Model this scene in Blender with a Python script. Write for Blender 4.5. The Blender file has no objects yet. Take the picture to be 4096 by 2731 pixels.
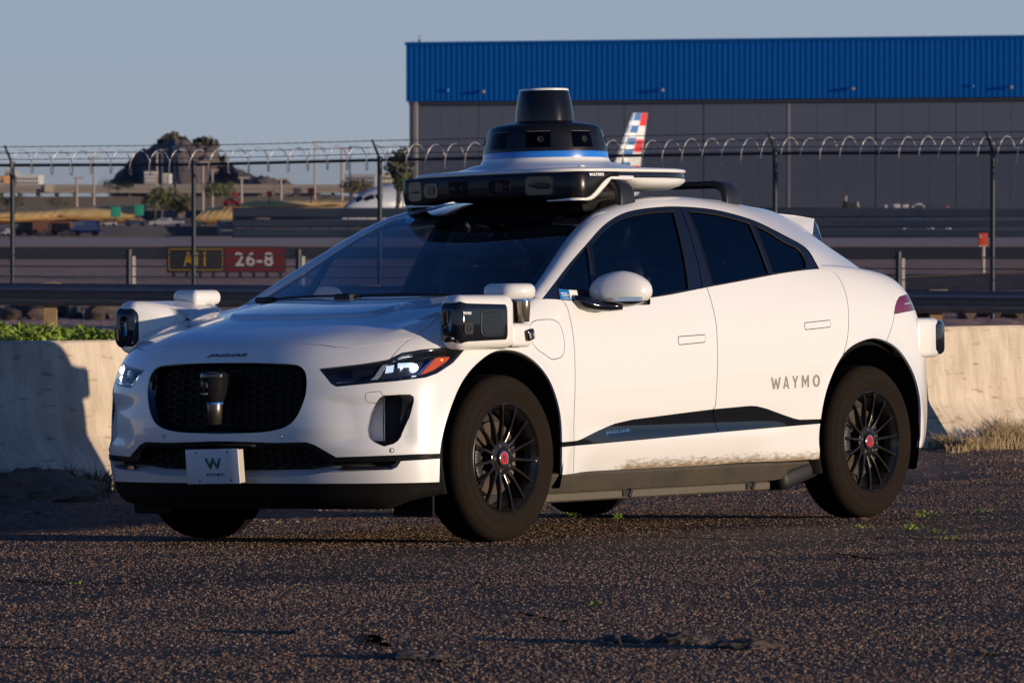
import bpy, bmesh, math, random
import numpy as np
from mathutils import Vector, Matrix
from mathutils.bvhtree import BVHTree
from mathutils.geometry import delaunay_2d_cdt
random.seed(7); rng = np.random.RandomState(7)
SC = bpy.context.scene
COL = SC.collection
R = math.radians

# ---------------------------------------------------------------- camera, world, sun, exposure
F = 21912.0                      # focal length in pixels of the 4096 px wide photograph
THETA = math.atan((1365.5 - 870.0) / F)
cam_d = bpy.data.cameras.new('camera'); cam = bpy.data.objects.new('camera', cam_d); COL.objects.link(cam)
cam_d.sensor_width = 36.0; cam_d.lens = F * 36.0 / 4096.0
cam_d.clip_start = 0.5; cam_d.clip_end = 12000.0
cam.location = (0, 0, 1.5); cam.rotation_euler = (math.pi / 2 - THETA, 0, 0)
cam_d.dof.use_dof = True; cam_d.dof.focus_distance = 25.6; cam_d.dof.aperture_fstop = 15.0
SC.camera = cam

# the road the car stands on tilts a little towards the camera: car frame -> world
CC = np.array([-19.6155, -15.6967, 0.9569])
def _cb(yaw, pitch, roll):
    fw = np.array([math.cos(pitch)*math.cos(yaw), math.cos(pitch)*math.sin(yaw), math.sin(pitch)])
    r0 = np.cross(fw, [0, 0, 1]); r0 /= np.linalg.norm(r0); u0 = np.cross(r0, fw)
    return math.cos(roll)*r0 + math.sin(roll)*u0, -math.sin(roll)*r0 + math.cos(roll)*u0, fw
CR, CU, CF = _cb(0.644184, -0.002391, -0.014661)
_Bc = np.array([CR, CU, CF]).T
_Bw = np.array([[1, 0, 0], [0, math.sin(THETA), math.cos(THETA)], [0, math.cos(THETA), -math.sin(THETA)]]).T
MR = _Bw @ _Bc.T
MT = np.array([0, 0, 1.5]) - MR @ CC
M = Matrix([list(MR[i]) + [MT[i]] for i in range(3)] + [[0, 0, 0, 1]])

SUN_L = MR @ np.array([-0.125, 1.0, -0.052])          # direction the light travels
SUN_L /= np.linalg.norm(SUN_L)
sun_el = math.asin(-SUN_L[2]); sun_az = math.atan2(-SUN_L[0], -SUN_L[1])   # clockwise from +Y
world = bpy.data.worlds.new('World'); SC.world = world; world.use_nodes = True
nt = world.node_tree; nt.nodes.clear()
sky = nt.nodes.new('ShaderNodeTexSky'); sky.sky_type = 'NISHITA'; sky.sun_disc = False
sky.sun_elevation = sun_el; sky.sun_rotation = sun_az
sky.air_density = 0.62; sky.dust_density = 0.0; sky.ozone_density = 4.0; sky.altitude = 340
bg = nt.nodes.new('ShaderNodeBackground'); bg.inputs['Strength'].default_value = 0.15
wo = nt.nodes.new('ShaderNodeOutputWorld')
tnt = nt.nodes.new('ShaderNodeMix'); tnt.data_type = 'RGBA'; tnt.blend_type = 'MULTIPLY'; tnt.inputs[0].default_value = 1.0; tnt.inputs[7].default_value = (1.15, 1.0, 1.12, 1)
nt.links.new(sky.outputs[0], tnt.inputs[6])
# pale haze low over the horizon, all the way round
wtc = nt.nodes.new('ShaderNodeTexCoord'); wsp = nt.nodes.new('ShaderNodeSeparateXYZ'); nt.links.new(wtc.outputs['Generated'], wsp.inputs[0])
hz = nt.nodes.new('ShaderNodeValToRGB'); nt.links.new(wsp.outputs['Z'], hz.inputs[0]); e = hz.color_ramp.elements
e[0].position = 0.0; e[0].color = (2.28, 2.50, 2.95, 1); e[1].position = 0.085; e[1].color = (1.95, 2.72, 3.55, 1)
hf = nt.nodes.new('ShaderNodeMapRange'); hf.interpolation_type = 'SMOOTHSTEP'; hf.inputs['From Min'].default_value = 0.03; hf.inputs['From Max'].default_value = 0.34
hf.inputs['To Min'].default_value = 0.92; hf.inputs['To Max'].default_value = 0.0; nt.links.new(wsp.outputs['Z'], hf.inputs['Value'])
hm = nt.nodes.new('ShaderNodeMix'); hm.data_type = 'RGBA'; nt.links.new(hf.outputs[0], hm.inputs[0]); nt.links.new(tnt.outputs[2], hm.inputs[6]); nt.links.new(hz.outputs[0], hm.inputs[7])
nt.links.new(hm.outputs[2], bg.inputs[0]); nt.links.new(bg.outputs[0], wo.inputs[0])
sun_d = bpy.data.lights.new('sun', 'SUN'); sun = bpy.data.objects.new('sun', sun_d); COL.objects.link(sun)
sun_d.energy = 4.3; sun_d.angle = R(0.5); sun_d.color = (1.0, 0.81, 0.60)
sun.rotation_euler = Vector(SUN_L).to_track_quat('-Z', 'Y').to_euler()
sun.location = (-30, -30, 30)
SC.view_settings.view_transform = 'Standard'; SC.view_settings.look = 'None'
SC.view_settings.exposure = 0.0; SC.view_settings.gamma = 1.0; SC.view_settings.use_curve_mapping = False
SC.cycles.max_bounces = 8; SC.cycles.transparent_max_bounces = 24

# ---------------------------------------------------------------- materials
def mat(name, col, rough=0.5, metal=0.0, spec=0.5, coat=0.0, emit=None, estr=0.0, bump=None, var=None, alpha=None):
    """col: base colour; var=(scale, other colour, contrast); bump=(scale, strength, distance)"""
    m = bpy.data.materials.new(name); m.use_nodes = True
    n = m.node_tree.nodes; l = m.node_tree.links; b = n['Principled BSDF']
    b.inputs['Base Color'].default_value = (*col, 1); b.inputs['Roughness'].default_value = rough
    b.inputs['Metallic'].default_value = metal; b.inputs['Specular IOR Level'].default_value = spec
    b.inputs['Coat Weight'].default_value = coat; b.inputs['Coat Roughness'].default_value = 0.03
    if emit:
        b.inputs['Emission Color'].default_value = (*emit, 1); b.inputs['Emission Strength'].default_value = estr
    tc = n.new('ShaderNodeTexCoord')
    if var:
        no = n.new('ShaderNodeTexNoise'); no.inputs['Scale'].default_value = var[0]; no.inputs['Detail'].default_value = 6
        no.inputs['Roughness'].default_value = 0.65
        l.new(tc.outputs['Object'], no.inputs['Vector'])
        rp = n.new('ShaderNodeValToRGB'); c = var[2]
        rp.color_ramp.elements[0].position = 0.5 - c; rp.color_ramp.elements[1].position = 0.5 + c
        rp.color_ramp.elements[0].color = (*col, 1); rp.color_ramp.elements[1].color = (*var[1], 1)
        l.new(no.outputs['Fac'], rp.inputs[0]); l.new(rp.outputs[0], b.inputs['Base Color'])
    if bump:
        nb = n.new('ShaderNodeTexNoise'); nb.inputs['Scale'].default_value = bump[0]; nb.inputs['Detail'].default_value = 5
        l.new(tc.outputs['Object'], nb.inputs['Vector'])
        bn = n.new('ShaderNodeBump'); bn.inputs['Strength'].default_value = bump[1]; bn.inputs['Distance'].default_value = bump[2]
        l.new(nb.outputs['Fac'], bn.inputs['Height']); l.new(bn.outputs[0], b.inputs['Normal'])
    return m

# ---------------------------------------------------------------- object helpers
def link(o, parent=None, near=False):
    COL.objects.link(o)
    if parent is not None: o.parent = parent
    elif near: o.matrix_world = M @ o.matrix_basis
    return o
def meshobj(name, verts, faces, material, parent=None, smooth=True, normals=None, near=False, sharp=None):
    me = bpy.data.meshes.new(name)
    me.from_pydata([tuple(map(float, v)) for v in verts], [], [tuple(int(i) for i in f) for f in faces]); me.update()
    if material is not None:
        for mm in (material if isinstance(material, (list, tuple)) else [material]): me.materials.append(mm)
    me.polygons.foreach_set('use_smooth', [smooth] * len(me.polygons))
    if sharp: me.set_sharp_from_angle(angle=R(sharp))
    if normals is not None:
        me.normals_split_custom_set_from_vertices([tuple(map(float, n)) for n in normals])
    o = bpy.data.objects.new(name, me)
    return link(o, parent, near)
def bmobj(name, bm, material, parent=None, smooth=True, sharp=35, near=False, loc=None):
    me = bpy.data.meshes.new(name); bmesh.ops.recalc_face_normals(bm, faces=bm.faces)
    bm.to_mesh(me); bm.free()
    for mm in (material if isinstance(material, (list, tuple)) else [material]): me.materials.append(mm)
    me.polygons.foreach_set('use_smooth', [smooth] * len(me.polygons))
    if smooth and sharp: me.set_sharp_from_angle(angle=R(sharp))
    o = bpy.data.objects.new(name, me)
    if loc is not None: o.location = loc
    return link(o, parent, near)
def empty(name, label, cat, loc=(0, 0, 0), rz=0, group=None, near=False):
    o = bpy.data.objects.new(name, None); o.location = loc; o.rotation_euler = (0, 0, rz)
    COL.objects.link(o)
    if near: o.matrix_world = M @ Matrix.Translation(loc) @ Matrix.Rotation(rz, 4, 'Z')
    tag(o, label, cat, group); return o
def tag(o, label=None, cat=None, group=None, kind=None):
    if label: o['label'] = label
    if cat: o['category'] = cat
    if group: o['group'] = group
    if kind: o['kind'] = kind
    return o
def box(bm, c, s, rot=None, bevel=0.0, seg=2):
    r = bmesh.ops.create_cube(bm, size=1.0); vs = r['verts']
    mt = Matrix.Translation(c) @ (rot if rot is not None else Matrix.Identity(4)) @ Matrix.Diagonal((*s, 1))
    bmesh.ops.transform(bm, matrix=mt, verts=vs)
    if bevel > 0:
        es = list({e for v in vs for e in v.link_edges})
        bmesh.ops.bevel(bm, geom=es, offset=bevel, segments=seg, affect='EDGES', profile=0.6)
def cyl(bm, a, b, r1, r2=None, seg=16, caps=True):
    a = Vector(a); b = Vector(b); d = b - a
    r = bmesh.ops.create_cone(bm, cap_ends=caps, segments=seg, radius1=r1, radius2=r1 if r2 is None else r2, depth=d.length)
    q = Vector((0, 0, 1)).rotation_difference(d.normalized())
    bmesh.ops.transform(bm, matrix=Matrix.Translation((a + b) / 2) @ q.to_matrix().to_4x4(), verts=r['verts'])
def tube(pts, rad, seg=8, closed=False, sx=1.0):
    """verts, faces of a tube along pts"""
    P = [Vector(p) for p in pts]; n = len(P); V = []; Fc = []
    up = Vector((0, 0, 1))
    for i in range(n):
        t = (P[(i+1) % n] - P[i-1]) if closed else (P[min(i+1, n-1)] - P[max(i-1, 0)])
        t.normalize(); a = up if abs(t.dot(up)) < 0.95 else Vector((0, 1, 0))
        s = t.cross(a).normalized(); q = s.cross(t)
        rr = rad[i] if hasattr(rad, '__len__') else rad
        for k in range(seg):
            an = 2*math.pi*k/seg
            V.append(P[i] + s*math.cos(an)*rr*sx + q*math.sin(an)*rr)
    m = n if closed else n-1
    for i in range(m):
        for k in range(seg):
            a = i*seg+k; b = i*seg+(k+1) % seg; c = ((i+1) % n)*seg+(k+1) % seg; d = ((i+1) % n)*seg+k
            Fc.append((a, b, c, d))
    if not closed:
        Fc.append(tuple(range(seg))[::-1]); Fc.append(tuple(range((n-1)*seg, n*seg)))
    return V, Fc
def merge(parts):
    V = []; Fc = []
    for v, f in parts:
        o = len(V); V += list(v); Fc += [tuple(i+o for i in q) for q in f]
    return V, Fc
def lathe(prof, seg=48, axis='z', c=(0, 0, 0), cap=False):
    """prof: (radius, height) list"""
    V = []; Fc = []
    for r_, h in prof:
        for k in range(seg):
            a = 2*math.pi*k/seg
            p = (r_*math.cos(a), r_*math.sin(a), h)
            if axis == 'y': p = (p[0], p[2], p[1])
            V.append((p[0]+c[0], p[1]+c[1], p[2]+c[2]))
    for i in range(len(prof)-1):
        for k in range(seg):
            q = (i*seg+k, i*seg+(k+1) % seg, (i+1)*seg+(k+1) % seg, (i+1)*seg+k)
            Fc.append(q if axis != 'y' else q[::-1])
    if cap:
        Fc.append(tuple(range(seg))[::-1]); Fc.append(tuple(range((len(prof)-1)*seg, len(prof)*seg)))
    return V, Fc
def ray_c(u, v):                # pixel of the 4096 px photograph -> direction in the car frame
    d = CF + CR*(u-2048)/F - CU*(v-1365.5)/F
    return d/np.linalg.norm(d)
def hit(u, v, ax, val):
    d = ray_c(u, v); return CC + d*((val-CC[ax])/d[ax])
def pj(P):
    d = np.asarray(P, float)-CC; z = d@CF
    return 2048+F*(d@CR)/z, 1365.5-F*(d@CU)/z
# ================================================================ the car body surface
def nspline(xk):
    """natural cubic spline: function mapping x -> basis matrix over data values at knots xk"""
    xk = np.asarray(xk, float); n = len(xk); h = np.diff(xk)
    A = np.zeros((n, n)); B = np.zeros((n, n)); A[0, 0] = A[-1, -1] = 1
    for i in range(1, n-1):
        A[i, i-1] = h[i-1]; A[i, i] = 2*(h[i-1]+h[i]); A[i, i+1] = h[i]
        B[i, i-1] = 6/h[i-1]; B[i, i] = -6/h[i-1]-6/h[i]; B[i, i+1] = 6/h[i]
    S = np.linalg.solve(A, B)      # second derivatives as linear map of data
    def basis(x):
        x = np.atleast_1d(np.asarray(x, float)); i = np.clip(np.searchsorted(xk, x)-1, 0, n-2)
        t = x-xk[i]; s = xk[i+1]-x; hh = h[i]; E_ = np.eye(n)
        return ((s**3/(6*hh)-s*hh/6)[:, None]*S[i] + (t**3/(6*hh)-t*hh/6)[:, None]*S[i+1]
                + (s/hh)[:, None]*E_[i] + (t/hh)[:, None]*E_[i+1])
    return basis
# control grid: columns round the car from the nose centre to the tail centre, rows from the sill up and over the bonnet
COLS = [
 # r0 bottom        r1               r2               r3               r4               r5               r6               r7               r8
 [(-.83,0,.285),(-.875,0,.40),(-.893,0,.52),(-.888,0,.66),(-.866,0,.80),(-.80,0,.895),(-.62,0,.963),(-.25,0,1.045),(.20,0,1.093)],
 [(-.825,.24,.285),(-.868,.24,.40),(-.885,.24,.52),(-.880,.24,.66),(-.857,.24,.80),(-.79,.23,.896),(-.61,.22,.964),(-.24,.20,1.046),(.205,.20,1.093)],
 [(-.805,.45,.285),(-.845,.45,.40),(-.864,.45,.52),(-.853,.45,.66),(-.825,.45,.80),(-.755,.43,.90),(-.575,.41,.968),(-.21,.37,1.046),(.22,.37,1.094)],
 [(-.76,.64,.285),(-.795,.645,.40),(-.812,.645,.52),(-.795,.645,.66),(-.755,.635,.80),(-.675,.60,.905),(-.49,.56,.975),(-.14,.50,1.048),(.245,.50,1.095)],
 [(-.69,.795,.285),(-.715,.80,.40),(-.722,.80,.52),(-.705,.795,.66),(-.66,.78,.805),(-.575,.74,.912),(-.37,.68,.985),(-.06,.61,1.052),(.27,.60,1.096)],
 [(-.59,.888,.285),(-.60,.893,.40),(-.60,.893,.52),(-.585,.89,.66),(-.54,.87,.82),(-.44,.83,.925),(-.25,.765,1.0),(.03,.69,1.058),(.295,.67,1.097)],
 [(-.42,.93,.285),(-.42,.935,.40),(-.42,.937,.52),(-.40,.935,.66),(-.36,.92,.835),(-.28,.88,.945),(-.10,.82,1.018),(.12,.74,1.068),(.32,.72,1.098)],
 [(-.15,.94,.285),(-.15,.945,.40),(-.15,.947,.52),(-.14,.946,.66),(-.12,.937,.845),(-.08,.905,.965),(.06,.845,1.035),(.21,.77,1.077),(.345,.755,1.099)],
 [(.10,.93,.285),(.10,.94,.40),(.10,.943,.52),(.11,.943,.66),(.12,.935,.84),(.14,.912,.97),(.22,.862,1.055),(.30,.80,1.085),(.37,.785,1.1)],
 [(.38,.91,.29),(.38,.925,.40),(.38,.93,.52),(.38,.932,.66),(.38,.925,.83),(.385,.906,.97),(.39,.870,1.083),(.40,.83,1.10),(.40,.80,1.11)],
 [(.80,.90,.29),(.80,.915,.40),(.80,.918,.52),(.80,.922,.66),(.80,.917,.83),(.80,.902,.96),(.80,.872,1.076),(.80,.82,1.10),(.80,.5,1.12)],
 [(1.3,.90,.29),(1.3,.912,.40),(1.3,.915,.52),(1.3,.92,.66),(1.3,.917,.82),(1.3,.905,.96),(1.3,.875,1.092),(1.3,.82,1.11),(1.3,.5,1.13)],
 [(1.8,.90,.295),(1.8,.912,.40),(1.8,.917,.52),(1.8,.922,.66),(1.8,.922,.82),(1.8,.91,.98),(1.8,.875,1.142),(1.8,.82,1.16),(1.8,.5,1.18)],
 [(2.25,.905,.30),(2.25,.917,.40),(2.25,.925,.52),(2.25,.932,.66),(2.25,.933,.83),(2.25,.92,1.0),(2.25,.865,1.19),(2.25,.80,1.21),(2.25,.5,1.23)],
 [(2.6,.915,.305),(2.6,.925,.40),(2.6,.937,.52),(2.6,.945,.66),(2.6,.948,.84),(2.6,.935,1.03),(2.6,.868,1.208),(2.58,.79,1.235),(2.55,.5,1.25)],
 [(3.0,.925,.32),(3.0,.935,.40),(3.0,.945,.52),(3.0,.952,.66),(3.0,.952,.84),(3.0,.93,1.04),(2.98,.863,1.20),(2.95,.76,1.235),(2.85,.4,1.25)],
 [(3.3,.92,.33),(3.3,.93,.40),(3.3,.94,.52),(3.3,.944,.66),(3.3,.94,.84),(3.29,.92,1.03),(3.27,.85,1.175),(3.2,.72,1.215),(3.0,.3,1.24)],
 [(3.53,.875,.34),(3.54,.885,.40),(3.548,.888,.52),(3.548,.888,.66),(3.535,.885,.84),(3.49,.865,1.02),(3.44,.80,1.145),(3.33,.66,1.195),(3.12,.25,1.22)],
 [(3.67,.75,.35),(3.68,.76,.40),(3.69,.765,.52),(3.695,.76,.66),(3.68,.75,.82),(3.625,.72,1.0),(3.56,.66,1.115),(3.42,.55,1.17),(3.20,.2,1.21)],
 [(3.74,.45,.35),(3.755,.45,.40),(3.765,.45,.52),(3.775,.45,.66),(3.76,.44,.82),(3.70,.43,.99),(3.62,.40,1.10),(3.47,.35,1.16),(3.25,.12,1.20)],
 [(3.76,0,.35),(3.775,0,.40),(3.79,0,.52),(3.80,0,.66),(3.785,0,.82),(3.72,0,.99),(3.63,0,1.10),(3.49,0,1.16),(3.27,0,1.20)]]
G = np.array(COLS, float); NC, NR = G.shape[:2]
G[:, :, 1] *= -1                                   # near side of the car is -y
# knots: metric lengths along row 2 and an average column
ka = np.concatenate([[0], np.cumsum(np.linalg.norm(np.diff(G[:, 3], axis=0), axis=1))])
kb = np.array([0, .115, .235, .375, .52, .64, .80, 1.05, 1.36])
mir = np.array([1, -1, 1.])
Gx = np.concatenate([G[3:0:-1]*mir, G, G[-2:-5:-1]*mir]); kx = np.concatenate([-ka[3:0:-1], ka, 2*ka[-1]-ka[-2:-5:-1]])
_ba = nspline(kx); _bb = nspline(kb)
def base(a, b):
    return np.einsum('ni,nj,ijk->nk', _ba(a), _bb(b), Gx, optimize=True)
def sstep(x, a, b):
    t = np.clip((x-a)/(b-a), 0, 1); return t*t*(3-2*t)
def bump1(x, a, b, c, d): return sstep(x, a, b)*(1-sstep(x, c, d))
def disp(P):
    """panel relief: inward offset (m) on top of the control surface, as a function of place on the car"""
    x, y, z = P[:, 0], -P[:, 1], P[:, 2]
    d = np.zeros(len(P))
    # lower doors: the scoop between the black strip and the sill
    zz = np.clip((0.435 - z)/0.14, 0, 1.2)
    m = bump1(x, .52, .80, 1.95, 2.25)
    d += 0.035*m*zz**1.3
    # crease over the black strip: the door above is proud
    d += 0.012*bump1(x, .45, .9, 2.0, 2.4)*np.exp(-((z-0.50)/0.045)**2)
    # front corner: recess under the headlamp and round the air curtain
    m = bump1(x, -.86, -.79, -.66, -.60)*bump1(z, .43, .50, .62, .69)
    d += 0.018*m
    # rounded flares along the two wheel arches
    for cx, rr in ((0.0, .455), (2.98, .47)):
        r_ = np.hypot(x-cx, z-.385)
        d -= 0.010*np.exp(-((r_-rr)/.045)**2)*sstep(y, .8, .9)
    # bonnet bulge
    on = sstep(z, .93, .96)*(1-sstep(x, .40, .46))
    d -= 0.017*on*sstep(x-np.interp(y, SCY, SCX), .0, .020)*(1-sstep(y, .52, .60))
    # crown line of the wing and the shallow valley beside it
    cr = np.interp(x, [-.55, -.30, 0, .38], [.70, .735, .775, .80])
    d -= 0.010*on*np.exp(-((y-cr)/.032)**2)*sstep(x, -.62, -.35)*(1-sstep(x, -.05, .15))
    d += 0.007*on*np.exp(-((y-cr+.13)/.07)**2)*sstep(x, -.60, -.30)*(1-sstep(x, .1, .35))
    # long crease of the bonnet falling from the bulge
    return d
SCY = np.array([0, .135, .25, .324, .385, .415, .432, .44, .443, .455, .50, .62]); SCX = np.array([-.415, -.415, -.405, -.388, -.360, -.320, -.240, -.10, .04, .18, .30, .40])
VZ = np.array([.44, .48, .514, .56, .596, .63, .672]); VY0 = np.array([.79, .748, .734, .738, .744, .758, .79]); VY1 = np.array([.802, .80, .80, .80, .798, .796, .794])
_e = 1e-3
def _nrm(fn, a, b):
    du = fn(a+_e, b)-fn(a-_e, b); dv = fn(a, b+_e)-fn(a, b-_e)
    n = np.cross(du, dv); n /= np.maximum(np.linalg.norm(n, axis=1), 1e-9)[:, None]
    return n
def shell(a, b):
    a = np.asarray(a, float); b = np.asarray(b, float)
    P = base(a, b); n = _nrm(base, a, b)
    return P - n*disp(P)[:, None]
AMAX = ka[-1]; BMAX = kb[-1]

class Surf:
    """a parametric sheet (a,b)->xyz that can be traced from pixels and cut into panels"""
    def __init__(s, fn, a0, a1, b0, b1, na, nb, flip=1):
        s.fn = fn; s.a0, s.a1, s.b0, s.b1 = a0, a1, b0, b1; s.flip = flip
        A = np.linspace(a0, a1, na); B = np.linspace(b0, b1, nb); s.A, s.B = A, B
        aa, bb = np.meshgrid(A, B, indexing='ij'); P = fn(aa.ravel(), bb.ravel()); s.P = P
        T = []; s.ij = []
        for i in range(na-1):
            for j in range(nb-1):
                k = i*nb+j; T.append((k, k+nb, k+nb+1)); T.append((k, k+nb+1, k+1))
        s.T = T; s.ab = np.stack([aa.ravel(), bb.ravel()], 1)
        s.bvh = BVHTree.FromPolygons([tuple(p) for p in P], T)
    def normal(s, a, b): return _nrm(s.fn, np.atleast_1d(a), np.atleast_1d(b))*s.flip
    def inv(s, loc, idx):
        t = s.T[idx]; p = s.P[list(t)]; v0 = p[1]-p[0]; v1 = p[2]-p[0]; v2 = np.array(loc)-p[0]
        d00, d01, d11, d20, d21 = v0@v0, v0@v1, v1@v1, v2@v0, v2@v1
        den = d00*d11-d01*d01; w1 = (d11*d20-d01*d21)/den; w2 = (d00*d21-d01*d20)/den
        q = s.ab[list(t)]; return q[0]*(1-w1-w2)+q[1]*w1+q[2]*w2
    def px(s, u, v):
        loc, n, idx, dd = s.bvh.ray_cast(Vector(CC), Vector(ray_c(u, v)))
        if loc is None:
            loc, n, idx, dd = s._near(u, v)
        return s.inv(loc, idx)
    def pxf(s, pts):
        out = []
        for u, v in pts:                      # pixel on the far side of the car, mirrored to the near side
            loc, n, idx, dd = s.bvh.ray_cast(Vector(CC*mir), Vector(ray_c(u, v)*mir))
            if loc is None: print("miss far", u, v); continue
            out.append(s.inv(loc, idx))
        return np.array(out)
    def _near(s, u, v):
        d = ray_c(u, v); best = None
        for t in np.linspace(23, 30, 57):
            r_ = s.bvh.find_nearest(Vector(CC+d*t))
            if best is None or r_[3] < best[3]: best = r_
        return best
    def pxs(s, pts): return np.array([s.px(u, v) for u, v in pts])
    def near(s, p):
        loc, n, idx, dd = s.bvh.find_nearest(Vector(p)); return s.inv(loc, idx)
def dens(pts, step=.02, closed=False):
    pts = np.asarray(pts, float); out = []
    n = len(pts); rg = range(n if closed else n-1)
    for i in rg:
        p, q = pts[i], pts[(i+1) % n]; k = max(1, int(np.linalg.norm(q-p)/step))
        for j in range(k): out.append(p+(q-p)*j/k)
    if not closed: out.append(pts[-1])
    return np.array(out)
def smooth_curve(pts, closed=False, step=.02, it=2):
    """interpolating spline through traced points, resampled"""
    pts = np.asarray(pts, float)
    if closed: q = np.concatenate([pts[-3:], pts, pts[:3]])
    else: q = pts
    L = np.concatenate([[0], np.cumsum(np.maximum(np.linalg.norm(np.diff(q, axis=0), axis=1), 1e-5))])
    B = nspline(L)
    lo, hi = (L[3], L[3+len(pts)]) if closed else (L[0], L[-1])
    n = max(3, int((hi-lo)/step)); t = np.linspace(lo, hi, n+1)
    r_ = B(t)@q
    return r_[:-1] if closed else r_
def off_curve(S, c, g, closed=False):
    """offset a domain curve by g metres along the surface"""
    c = np.asarray(c); n = len(c)
    if closed: tn = np.roll(c, -1, 0)-np.roll(c, 1, 0)
    else: tn = np.gradient(c, axis=0)
    a, b = c[:, 0], c[:, 1]
    du = (S.fn(a+_e, b)-S.fn(a-_e, b))/(2*_e); dv = (S.fn(a, b+_e)-S.fn(a, b-_e))/(2*_e)
    t3 = du*tn[:, :1]+dv*tn[:, 1:]; nn = np.cross(du, dv); w = np.cross(nn, t3); w /= np.linalg.norm(w, axis=1)[:, None]
    E_, F_, G_ = (du*du).sum(1), (du*dv).sum(1), (dv*dv).sum(1); p = (w*du).sum(1); q = (w*dv).sum(1); D = E_*G_-F_*F_
    return c+g*np.stack([(G_*p-F_*q)/D, (E_*q-F_*p)/D], 1)
def panels(S, curves, seeds, step=.02, drop_outside=None, pts_extra=None):
    """curves: list of (domain polyline, gap, closed). seeds: {name: (a,b)}. Returns {name: (verts_ab, tris)}"""
    V = []; E = []
    def add(poly, closed):
        o = len(V); V.extend([Vector((p[0], p[1])) for p in poly]); k = len(poly)
        E.extend([(o+i, o+i+1) for i in range(k-1)])
        if closed: E.append((o+k-1, o))
    allc = []
    for c, g, cl in curves:
        if g > 0:
            for s_ in (-.5, .5):
                cc = off_curve(S, c, s_*g, cl); add(cc, cl); allc.append(cc)
        else: add(c, cl); allc.append(np.asarray(c))
    bd = [(S.a0, S.b0), (S.a1, S.b0), (S.a1, S.b1), (S.a0, S.b1)]; add(dens(bd, step, True), True)
    AC = np.concatenate(allc+[dens(bd, step, True)]) if allc else dens(bd, step, True)
    # interior grid, kept clear of the curves
    cell = step*.45; occ = set()
    for p in AC:
        i, j = int(p[0]//cell), int(p[1]//cell)
        for di in (-1, 0, 1):
            for dj in (-1, 0, 1): occ.add((i+di, j+dj))
    for a in np.arange(S.a0+step, S.a1, step):
        for b in np.arange(S.b0+step, S.b1, step):
            if (int(a//cell), int(b//cell)) not in occ: V.append(Vector((a, b)))
    vo, eo, fo, ov, oe, of = delaunay_2d_cdt(V, E, [], 0, 1e-6, True)
    cons = set()
    for (i, j), o_ in zip(eo, oe):
        if o_: cons.add((min(i, j), max(i, j)))
    em = {}
    for k, f in enumerate(fo):
        for x in range(3):
            e = (min(f[x], f[(x+1) % 3]), max(f[x], f[(x+1) % 3])); em.setdefault(e, []).append(k)
    vv = np.array([(p[0], p[1]) for p in vo]); fa = np.array(fo); res = {}
    p0, p1, p2 = vv[fa[:, 0]], vv[fa[:, 1]], vv[fa[:, 2]]
    def cr(a, b): return a[:, 0]*b[:, 1]-a[:, 1]*b[:, 0]
    seen = {}
    for name, sd in seeds.items():
        for sdp in (sd if isinstance(sd, list) else [sd]):
            s_ = np.array(sdp)[None]
            ins = ((cr(p1-p0, s_-p0) >= 0) & (cr(p2-p1, s_-p1) >= 0) & (cr(p0-p2, s_-p2) >= 0)) | ((cr(p1-p0, s_-p0) <= 0) & (cr(p2-p1, s_-p1) <= 0) & (cr(p0-p2, s_-p2) <= 0))
            w = np.nonzero(ins)[0]
            if not len(w): print('seed outside', name, sdp); continue
            if int(w[0]) in seen:
                if seen[int(w[0])] != name: print('SEED CLASH', name, seen[int(w[0])])
                continue
            st = [int(w[0])]; seen[st[0]] = name; got = []
            while st:
                k = st.pop(); got.append(k); f = fo[k]
                for x in range(3):
                    e = (min(f[x], f[(x+1) % 3]), max(f[x], f[(x+1) % 3]))
                    if e in cons: continue
                    for q in em[e]:
                        if q not in seen: seen[q] = name; st.append(q)
            res.setdefault(name, []).extend(got)
    out = {}
    for name, got in res.items():
        t = fa[got]; ids, inv_ = np.unique(t.ravel(), return_inverse=True)
        out[name] = (vv[ids], inv_.reshape(-1, 3))
    return out
def panel_mesh(name, S, reg, material, parent, off=0.0, thick=.012, mirror=None, edge_mat=None, fnx=None):
    """mirror: None near side only, 'both' joined across y=0, 'far' the mirrored one only"""
    ab, T = reg; P = S.fn(ab[:, 0], ab[:, 1]); N = S.normal(ab[:, 0], ab[:, 1])
    if fnx is not None: P = P+N*fnx(P)[:, None]
    P = P+N*off
    a, b, c = P[T[:, 0]], P[T[:, 1]], P[T[:, 2]]
    fl = (np.cross(b-a, c-a)*N[T[:, 0]]).sum(1) < 0; T = T.copy(); T[fl] = T[fl][:, ::-1]
    V = list(P); NN = list(N); Fc = [tuple(t) for t in T]
    if thick:
        from collections import Counter
        cnt = Counter(); 
        for t in T:
            for x in range(3): cnt[(t[x], t[(x+1) % 3])] += 1
        bd = [e for e in cnt if (e[1], e[0]) not in cnt]
        if mirror == 'both': bd = [e for e in bd if not (abs(P[e[0]][1]) < 2e-3 and abs(P[e[1]][1]) < 2e-3)]
        idx = {}
        for i, j in bd:
            tdir = P[j]-P[i]; en = np.cross(tdir, N[i]); en /= max(np.linalg.norm(en), 1e-9)
            o = len(V)
            V += [P[i], P[j], P[j]-N[j]*thick, P[i]-N[i]*thick]; NN += [en]*4; Fc.append((o+1, o, o+3, o+2))
    V = np.array(V); NN = np.array(NN)
    if mirror == 'far':
        V = V*mir; NN = NN*mir; Fc = [f[::-1] for f in Fc]
    elif mirror == 'both':
        o = len(V); V = np.concatenate([V, V*mir]); NN = np.concatenate([NN, NN*mir]); Fc = Fc+[tuple(i+o for i in f[::-1]) for f in Fc]
    return meshobj(name, V, Fc, material, parent, normals=NN)
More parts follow.
